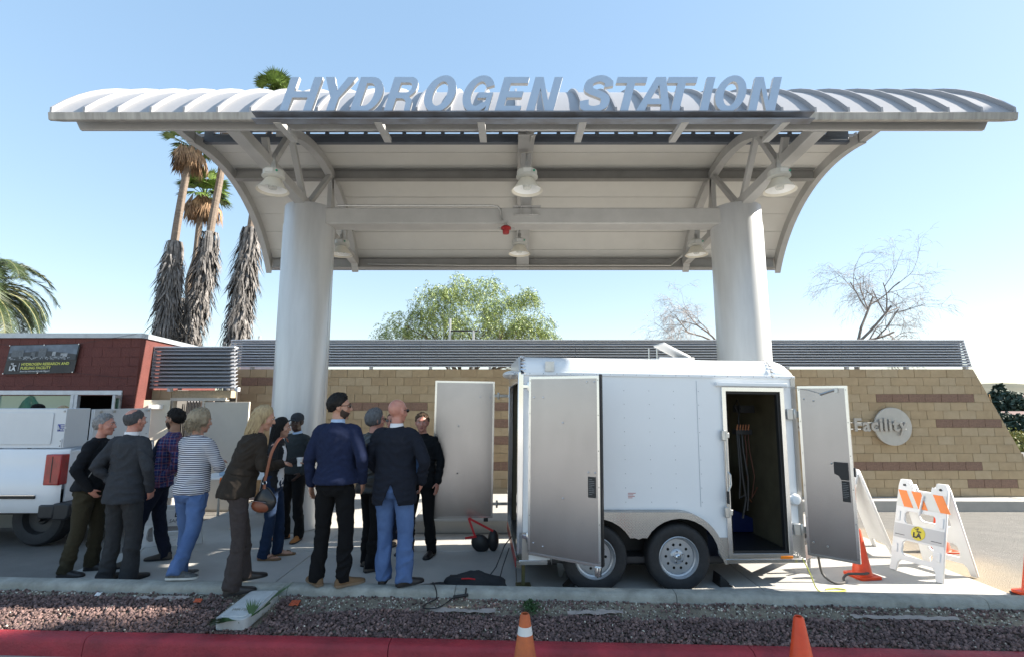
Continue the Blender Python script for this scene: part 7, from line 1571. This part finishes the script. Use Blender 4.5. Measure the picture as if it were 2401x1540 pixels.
    # ---- shoes
    for i, (fx, fy, ta, fz) in enumerate(feet):
        sg = -1 if i == 0 else 1; M = Matrix.Translation((fx * s, fy * s, fz * s)) @ Matrix.Rotation(-sg * R(ta), 4, 'Z') @ Matrix.Scale(s, 4)
        secs = [(-0.085, 0.022, 0.055), (-0.07, 0.034, 0.085), (-0.03, 0.038, 0.095), (0.02, 0.038, 0.090), (0.07, 0.044, 0.066), (0.12, 0.047, 0.052), (0.165, 0.042, 0.042), (0.195, 0.025, 0.032), (0.205, 0.008, 0.022)]
        q = MB(); vs = []; n_ = 12
        for y, hw_, hh in secs:
            for k in range(n_):
                a = math.pi * k / (n_ - 1); vs.append((math.cos(a) * hw_, y, 0.018 + (hh - 0.018) * math.sin(a) ** 0.8))
        fs = [(j * n_ + k, j * n_ + k + 1, (j + 1) * n_ + k + 1, (j + 1) * n_ + k) for j in range(len(secs) - 1) for k in range(n_ - 1)]
        fs += [(j * n_, (j + 1) * n_, (j + 1) * n_ + n_ - 1, j * n_ + n_ - 1) for j in range(len(secs) - 1)] + [tuple(range(n_)), tuple((len(secs) - 1) * n_ + k for k in range(n_))]
        if not sandals:
            q.add(vs, fs); me = q.mesh('shoe', shoem); me.transform(M); so_ = link('shoe', me, t, True, 0, 60, fix=True)
        else: so_ = t
        out_ = [(hw_ + 0.004, y) for y, hw_, _ in secs] + [(-hw_ - 0.004, y) for y, hw_, _ in secs[::-1]]
        q = MB(); q.prism(out_, (0, 0, 0.0), (1, 0, 0), (0, 1, 0), (0, 0, 0.020)); me = q.mesh('sole', solem or M_black); me.transform(M); link('sole', me, so_, True, 0.002, 40, fix=True)
        if sandals:
            q = MB(); q.tube([(-0.035, 0.06, 0.03), (-0.015, 0.10, 0.055), (0, 0.14, 0.045), (0.015, 0.10, 0.055), (0.035, 0.06, 0.03)], 0.006, 6); me = q.mesh('strap', shoem); me.transform(M); link('strap', me, t)
    if glasses:
        q = MB()
        for sg in (-1, 1):
            q.ell(hp(sg * 0.032, 0.098, 0.012) * s, (0.024 * s, 0.005 * s, 0.017 * s), Hm, 12, 6); q.tube([hp(sg * 0.052, 0.092, 0.018) * s, hp(sg * 0.078, 0.06, 0.018) * s, hp(sg * 0.084, -0.005, 0.016) * s], 0.003 * s, 5)
        q.tube([hp(-0.01, 0.101, 0.016) * s, hp(0.01, 0.101, 0.016) * s], 0.003 * s, 5)
        q.build('glasses', glasses, t, fix=False)
    if hair == 'cap':
        shell_hair('cap', lambda d: d.z - 0.12 + 0.05 * d.y, 0.020, hairm, 0.002, 20, (0, -0.006, 0.025), (0.080, 0.100, 0.095))
        q = MB(); vs = []
        for j in range(3):
            for k in range(13):
                a = R(25 + 130 * k / 12); r_ = 0.10 + 0.035 * j; vs.append(hp(math.cos(a) * 0.078 * (1 + 0.02 * j), 0.0 + math.sin(a) * r_, 0.048 - 0.008 * j - 0.02 * abs(math.cos(a)) ** 2) * s)
        q.add(vs, [(j * 13 + k, j * 13 + k + 1, (j + 1) * 13 + k + 1, (j + 1) * 13 + k) for j in range(2) for k in range(12)]); o = q.build('cap_brim', hairm, t, fix=False); so = o.modifiers.new('t', 'SOLIDIFY'); so.thickness = 0.006
        shell_hair('hair', lambda d: min(0.3 - d.y, d.z + 0.45, 0.2 - d.z) * 0.6, 0.004, mat('hair_black', (0.008, 0.007, 0.006), 0.6), 0.001)
    return dict(rr=rr, o=t, s=s, hp=hp, A=A, neck=neck, hip=hipc, chest=chest)
def hairmat(name, c, c2): return mat(name, c, 0.68, c2=c2, scale=14, stretch=(4, 4, 0.8), bump=0.5, bscale=60, spec=0.3)
grey = hairmat('hair_grey', (0.34, 0.34, 0.34), (0.16, 0.16, 0.165)); dgrey = hairmat('hair_dark_grey', (0.10, 0.10, 0.105), (0.035, 0.035, 0.038)); blackh = hairmat('hair_dark', (0.012, 0.010, 0.009), (0.006, 0.005, 0.005)); blond = hairmat('hair_blond', (0.52, 0.40, 0.23), (0.30, 0.215, 0.12)); sandy = hairmat('hair_sandy', (0.40, 0.33, 0.23), (0.24, 0.19, 0.13)); brown = hairmat('hair_brown', (0.09, 0.055, 0.035), (0.05, 0.03, 0.02)); stub = mat('stubble', (0.045, 0.028, 0.021), 0.85)
pzs = PZ
dkshoe = mat('dark_leather', (0.016, 0.013, 0.013), 0.4); brshoe = mat('tan_suede', (0.17, 0.10, 0.05), 0.85, bump=0.2); orshoe = mat('orange_suede', (0.36, 0.14, 0.035), 0.8); trshoe = mat('trainer_grey', (0.12, 0.13, 0.13), 0.7, c2=(0.03, 0.03, 0.03), scale=30); taupe = mat('taupe_shoe', (0.085, 0.07, 0.055), 0.8)
sung = mat('sunglasses', (0.006, 0.006, 0.007), 0.1); wireg = mat('wire_glasses', (0.10, 0.10, 0.10), 0.2, 0.4)
# 1 grey haired man in the black jacket, beside the truck
p = person('grey haired man in a black zip jacket and olive trousers standing behind the pickup', (-4.98, 6.27, pzs), 1.80, -78, 0, 2, topm=wool('black_jacket', (0.010, 0.012, 0.016)), hem=0.92, bulk=1.08, trm=olive, legbulk=1.05, arms=(((0.27, -0.05, 1.165), (0.175, 0.05, 0.945)), ((0.28, -0.06, 1.165), (0.175, 0.05, 0.945))), feet=((-0.10, 0.06, 4, 0), (0.10, -0.10, 10, 0)), lean=(0.0, 0.05), skin='pink', hair='short', hairm=grey, shoem=dkshoe, hips=(0, 0.0))
q = MB(); o_ = p['o']; s = p['s']; q.tube([V3(0.012, 0.135 + 0.05 * 0, 0.93) * s, V3(0.012, 0.165, 1.1) * s, V3(0.012, 0.195, 1.28) * s, V3(0.012, 0.175, 1.42) * s], 0.004, 5); q.build('zip', mat('zip_silver', (0.5, 0.5, 0.5), 0.3, 0.8), o_)
q = MB(); q.tube([V3(0.19, 0.03, 1.02) * s, V3(0.185, 0.085, 1.13) * s], 0.004, 5); q.build('pocket_piping', mat('piping_white', (0.55, 0.55, 0.55), 0.6), o_)
# 2 grey suited man from behind
person('man in a charcoal suit seen from behind with thinning dark hair and hands in pockets', (-4.36, 5.98, pzs), 1.87, -12, -8, 0, topm=suitj, hem=0.80, bulk=1.06, trm=suitm, legbulk=1.04, flare=0.012, arms=('pocket', ((0.29, -0.04, 1.16), (0.235, 0.07, 0.93))), feet=((-0.12, 0.0, 5, 0), (0.12, 0.05, 8, 0)), lean=(0.02, 0.0), skin='pink', hair='receding', hairm=dgrey, shoem=dkshoe, collar=collarw)
# 3 bearded man in plaid
pl = person('bearded dark haired man in a navy cardigan over a plaid shirt, facing left', (-4.38, 6.66, pzs), 1.86, 114, -30, 0, top='shirt', topm=plaid_mat(), vest=wool('navy_cardigan', (0.010, 0.014, 0.03)), hem=0.88, bulk=1.02, trm=inky, arms=('pocket', 'pocket'), feet=((-0.06, 0.27, 4, 0), (0.10, -0.05, 12, 0)), lean=(0.0, -0.06), hips=(0, 0.06), skin='tan', hair='short', hairm=blackh, beard=stub, shoem=taupe)
# 4 curly haired man in the striped shirt
person('curly fair haired man in a navy and white striped shirt and blue jeans', (-3.59, 6.00, pzs), 1.86, -22, -12, -4, top='shirt', topm=stripes_mat(), hem=0.90, bulk=1.02, trm=denim, legbulk=1.02, arms=(((0.27, 0.07, 1.16), (0.05, 0.235, 1.20)), ((0.29, 0.06, 1.17), (0.06, 0.22, 1.14))), feet=((-0.15, 0.05, 6, 0), (0.32, -0.36, 62, 0.17)), knee=(0, 0.04), lean=(-0.01, 0.0), skin='fair', hair='curly', hairm=sandy, shoem=trshoe, solem=mat('white_sole', (0.55, 0.55, 0.52), 0.7), hips=(0, -0.03))
# 5 blonde woman stepping on the vault
wm = person('blonde woman in a dark brown coat leaning forward with one foot on the utility vault', (-2.75, 5.42, 0.10), 1.77, -52, -18, -14, top='coat', topm=wool('brown_coat', (0.034, 0.026, 0.020)), hem=0.84, bulk=1.12, belly=0.005, trm=wool('taupe_trousers', (0.060, 0.048, 0.046)), flare=0.022, legbulk=0.93, arms=('hold', 'hold'), feet=((-0.06, 0.10, 2, 0.0), (0.20, -0.06, 2, -0.035)), lean=(0.02, 0.11), bend=0.03, hips=(0.03, -0.06), skin='fair', hair='bob', hairm=blond, shoem=dkshoe, female=True)
# its belt at the back
s = wm['s']; q = MB()
q.rings([tuple(v * s * (1.0 if k_ == 0 else 1.05) for k_, v in enumerate(tuple(a.lerp(b_, f_) for a, b_ in zip(wm['rr'][2], wm['rr'][3])))) for f_ in (0.55, 0.95)], 28); q.build('belt', MATS['brown_coat'], wm['o'])
hb = thing('handbag', 'black and tan leather handbag hanging beside the blonde woman in the coat', 'handbag', (-2.45, 5.28, 0.93), R(-15))
q = MB(); q.ell((0, 0, 0.0), (0.135, 0.05, 0.125)); vs = [(x * (1.0 - 0.55 * max(0, z / 0.13)), y, z) for x, y, z in q.v]; q.v = vs; q.build('bag_body', mat('black_leather', (0.014, 0.014, 0.015), 0.3, bump=0.2, bscale=30), hb, fix=False, angle=80)
tanl = mat('tan_leather', (0.19, 0.055, 0.025), 0.4, var=0.1)
q = MB(); q.ell((-0.03, -0.012, -0.055), (0.115, 0.048, 0.068)); q.build('bag_panel', tanl, hb, fix=False, angle=80)
q = MB(); q.tube([(-0.12, -0.052, -0.01), (-0.04, -0.064, -0.006), (0.06, -0.058, -0.012)], 0.005, 5); q.build('zip', M_alu2, hb)
q = MB(); q.lathe([(0.019, 0.0), (0.022, 0.004), (0.025, 0.0), (0.022, -0.004), (0.019, 0.0)], 16, (0.0, -0.02, 0.165), 'Y'); q.build('ring', M_alu2, hb)
q = MB(); q.tube([(0.0, -0.02, 0.10), (0.0, -0.022, 0.15)], 0.018, 6, flat=0.3); q.tube(smooth_pts([(0.0, -0.02, 0.185), (0.035, -0.03, 0.32), (0.07, -0.035, 0.46), (0.12, -0.01, 0.585), (0.14, 0.06, 0.61), (0.13, 0.12, 0.56)]), 0.017, 6, flat=0.3, side=(1, 0, 0)); q.build('strap', tanl, hb)
# 6 dark haired woman with a cup
w6 = person('dark haired woman in black with a white cup and jeans behind the blonde woman', (-3.09, 6.86, pzs), 1.74, -82, 6, -4, top='open', topm=mat('black_dotted_cardigan', (0.010, 0.010, 0.012), 0.9, var=0.2), hem=0.84, bulk=0.92, trm=denimd, flare=0.012, legbulk=0.92, arms=('cup', 'cup'), feet=((-0.09, 0.10, 6, 0), (0.09, -0.02, 8, 0)), lean=(0.0, 0.04), skin='fair', hair='long', hairm=blackh, shoem=brshoe, solem=brshoe, female=True, sandals=True, extra={'inner': collarw})
cup = thing('paper_cup', 'white paper cup held by the dark haired woman', 'cup', (-2.74, 6.80, PZ + 1.19))
q = MB(); q.lathe([(0, -0.05), (0.027, -0.05), (0.036, 0.045), (0.038, 0.048), (0.034, 0.048), (0.026, -0.045), (0, -0.045)], 20); q.build('cup_body', white_paint, cup, fix=False); q = MB(); q.lathe([(0.039, 0.04), (0.040, 0.055), (0.03, 0.058), (0, 0.056)], 20); q.build('lid', white_paint, cup, fix=False)
# 7 man in cap before the column
person('man in a grey baseball cap and dark grey sweater before the left column', (-3.17, 7.72, pzs), 1.77, 155, 12, 2, top='sweater', topm=wool('grey_sweater', (0.040, 0.046, 0.048)), hem=0.93, bulk=1.02, trm=blk, legbulk=1.0, arms=('pocket', 'pocket'), feet=((-0.13, 0.0, 22, 0), (0.13, 0.02, 22, 0)), skin='dark', hair='cap', hairm=wool('cap_grey', (0.045, 0.052, 0.062)), shoem=orshoe, collar=collarb)
# 8 tall man in navy sweater on the kerb
p8 = person('tall dark haired man in a navy sweater on the kerb looking right in sunglasses', (-1.79, 5.375, 0.10), 1.86, -8, -68, 0, top='sweater', topm=wool('navy_sweater', (0.015, 0.023, 0.062), 0.3), hem=0.93, bulk=1.09, trm=wool('black_trousers_two', (0.006, 0.006, 0.007)), legbulk=1.0, arms=('down', 'hip'), feet=((-0.14, 0.0, 50, 0), (0.13, 0.0, 44, 0)), lean=(0.0, 0.0), skin='fair', hair='thick', hairm=blackh, beard=stub, glasses=sung, shoem=brshoe, collar=collarb, solem=mat('crepe_sole', (0.20, 0.14, 0.09), 0.8))
# 9 grey haired man in black leather jacket behind
person('grey haired man in a dark leather jacket behind the navy sweater man', (-1.70, 6.45, pzs), 1.86, -40, -18, 2, topm=mat('dark_leather_jacket', (0.014, 0.015, 0.015), 0.45, var=0.2, bump=0.2), hem=0.84, bulk=1.12, trm=blk, arms=('down', 'down'), feet=((-0.11, 0.05, 10, 0), (0.11, -0.05, 14, 0)), skin='pink', hair='fringe_grey', hairm=hairmat('hair_mid_grey', (0.20, 0.20, 0.205), (0.07, 0.07, 0.075)), glasses=wireg, shoem=taupe)
# 10 mostly hidden man
person('mostly hidden man with short brown hair and glasses behind the kerb men', (-1.72, 7.55, pzs), 1.80, 158, 10, 0, top='shirt', topm=wool('grey_shirt', (0.20, 0.20, 0.19)), hem=0.90, trm=inky, skin='pink', hair='buzz', hairm=brown, glasses=wireg, shoem=taupe, feet=((-0.12, 0, 8, 0), (0.05, 0, 8, 0)))
# 11 bald man in blazer and jeans on the kerb
person('bald man in a navy blazer and blue jeans seen from behind on the kerb', (-1.19, 5.40, 0.10), 1.81, -6, -28, 0, topm=wool('navy_blazer', (0.013, 0.016, 0.026)), hem=0.76, bulk=1.12, belly=0.01, vent=True, trm=denim, legbulk=1.08, flare=0.01, arms=(((0.29, -0.01, 1.18), (0.20, 0.14, 1.0)), ((0.31, -0.06, 1.18), (0.25, 0.06, 0.95))), feet=((-0.11, 0.06, 8, 0), (0.13, -0.02, 46, 0)), skin='pink', hair=None, hairm=None, glasses=sung, shoem=dkshoe, collar=collarw)
# 12 man in black coat facing
person('man in a black coat over a blue shirt facing the camera by the rear door', (-1.20, 7.02, pzs), 1.80, 156, 30, 0, top='open', topm=wool('black_coat', (0.008, 0.009, 0.011)), hem=0.84, bulk=1.06, trm=blk, arms=('down', 'pocket'), feet=((-0.17, 0.0, 10, 0), (0.17, 0.02, 16, 0)), lean=(0.0, 0), skin='pink', hair='short', hairm=hairmat('hair_light_brown', (0.16, 0.10, 0.06), (0.08, 0.05, 0.03)), shoem=dkshoe, extra={'inner': wool('blue_shirt', (0.05, 0.09, 0.17))})
# 13, 14 heads beyond the truck
person('man in a black cap whose head shows over the equipment box, left one', (-9.05, 9.9, 0.02), 1.80, -30, 0, 0, top='jacket', topm=MATS['black_jacket'], trm=blk, skin='fair', hair='cap', hairm=wool('cap_black', (0.01, 0.01, 0.01)), shoem=dkshoe)
person('fair haired man whose head shows over the equipment box, right one', (-8.60, 9.95, 0.02), 1.79, -20, -10, 0, top='shirt', topm=MATS['grey_shirt'], trm=blk, skin='fair', hair='buzz', hairm=blond, shoem=dkshoe)
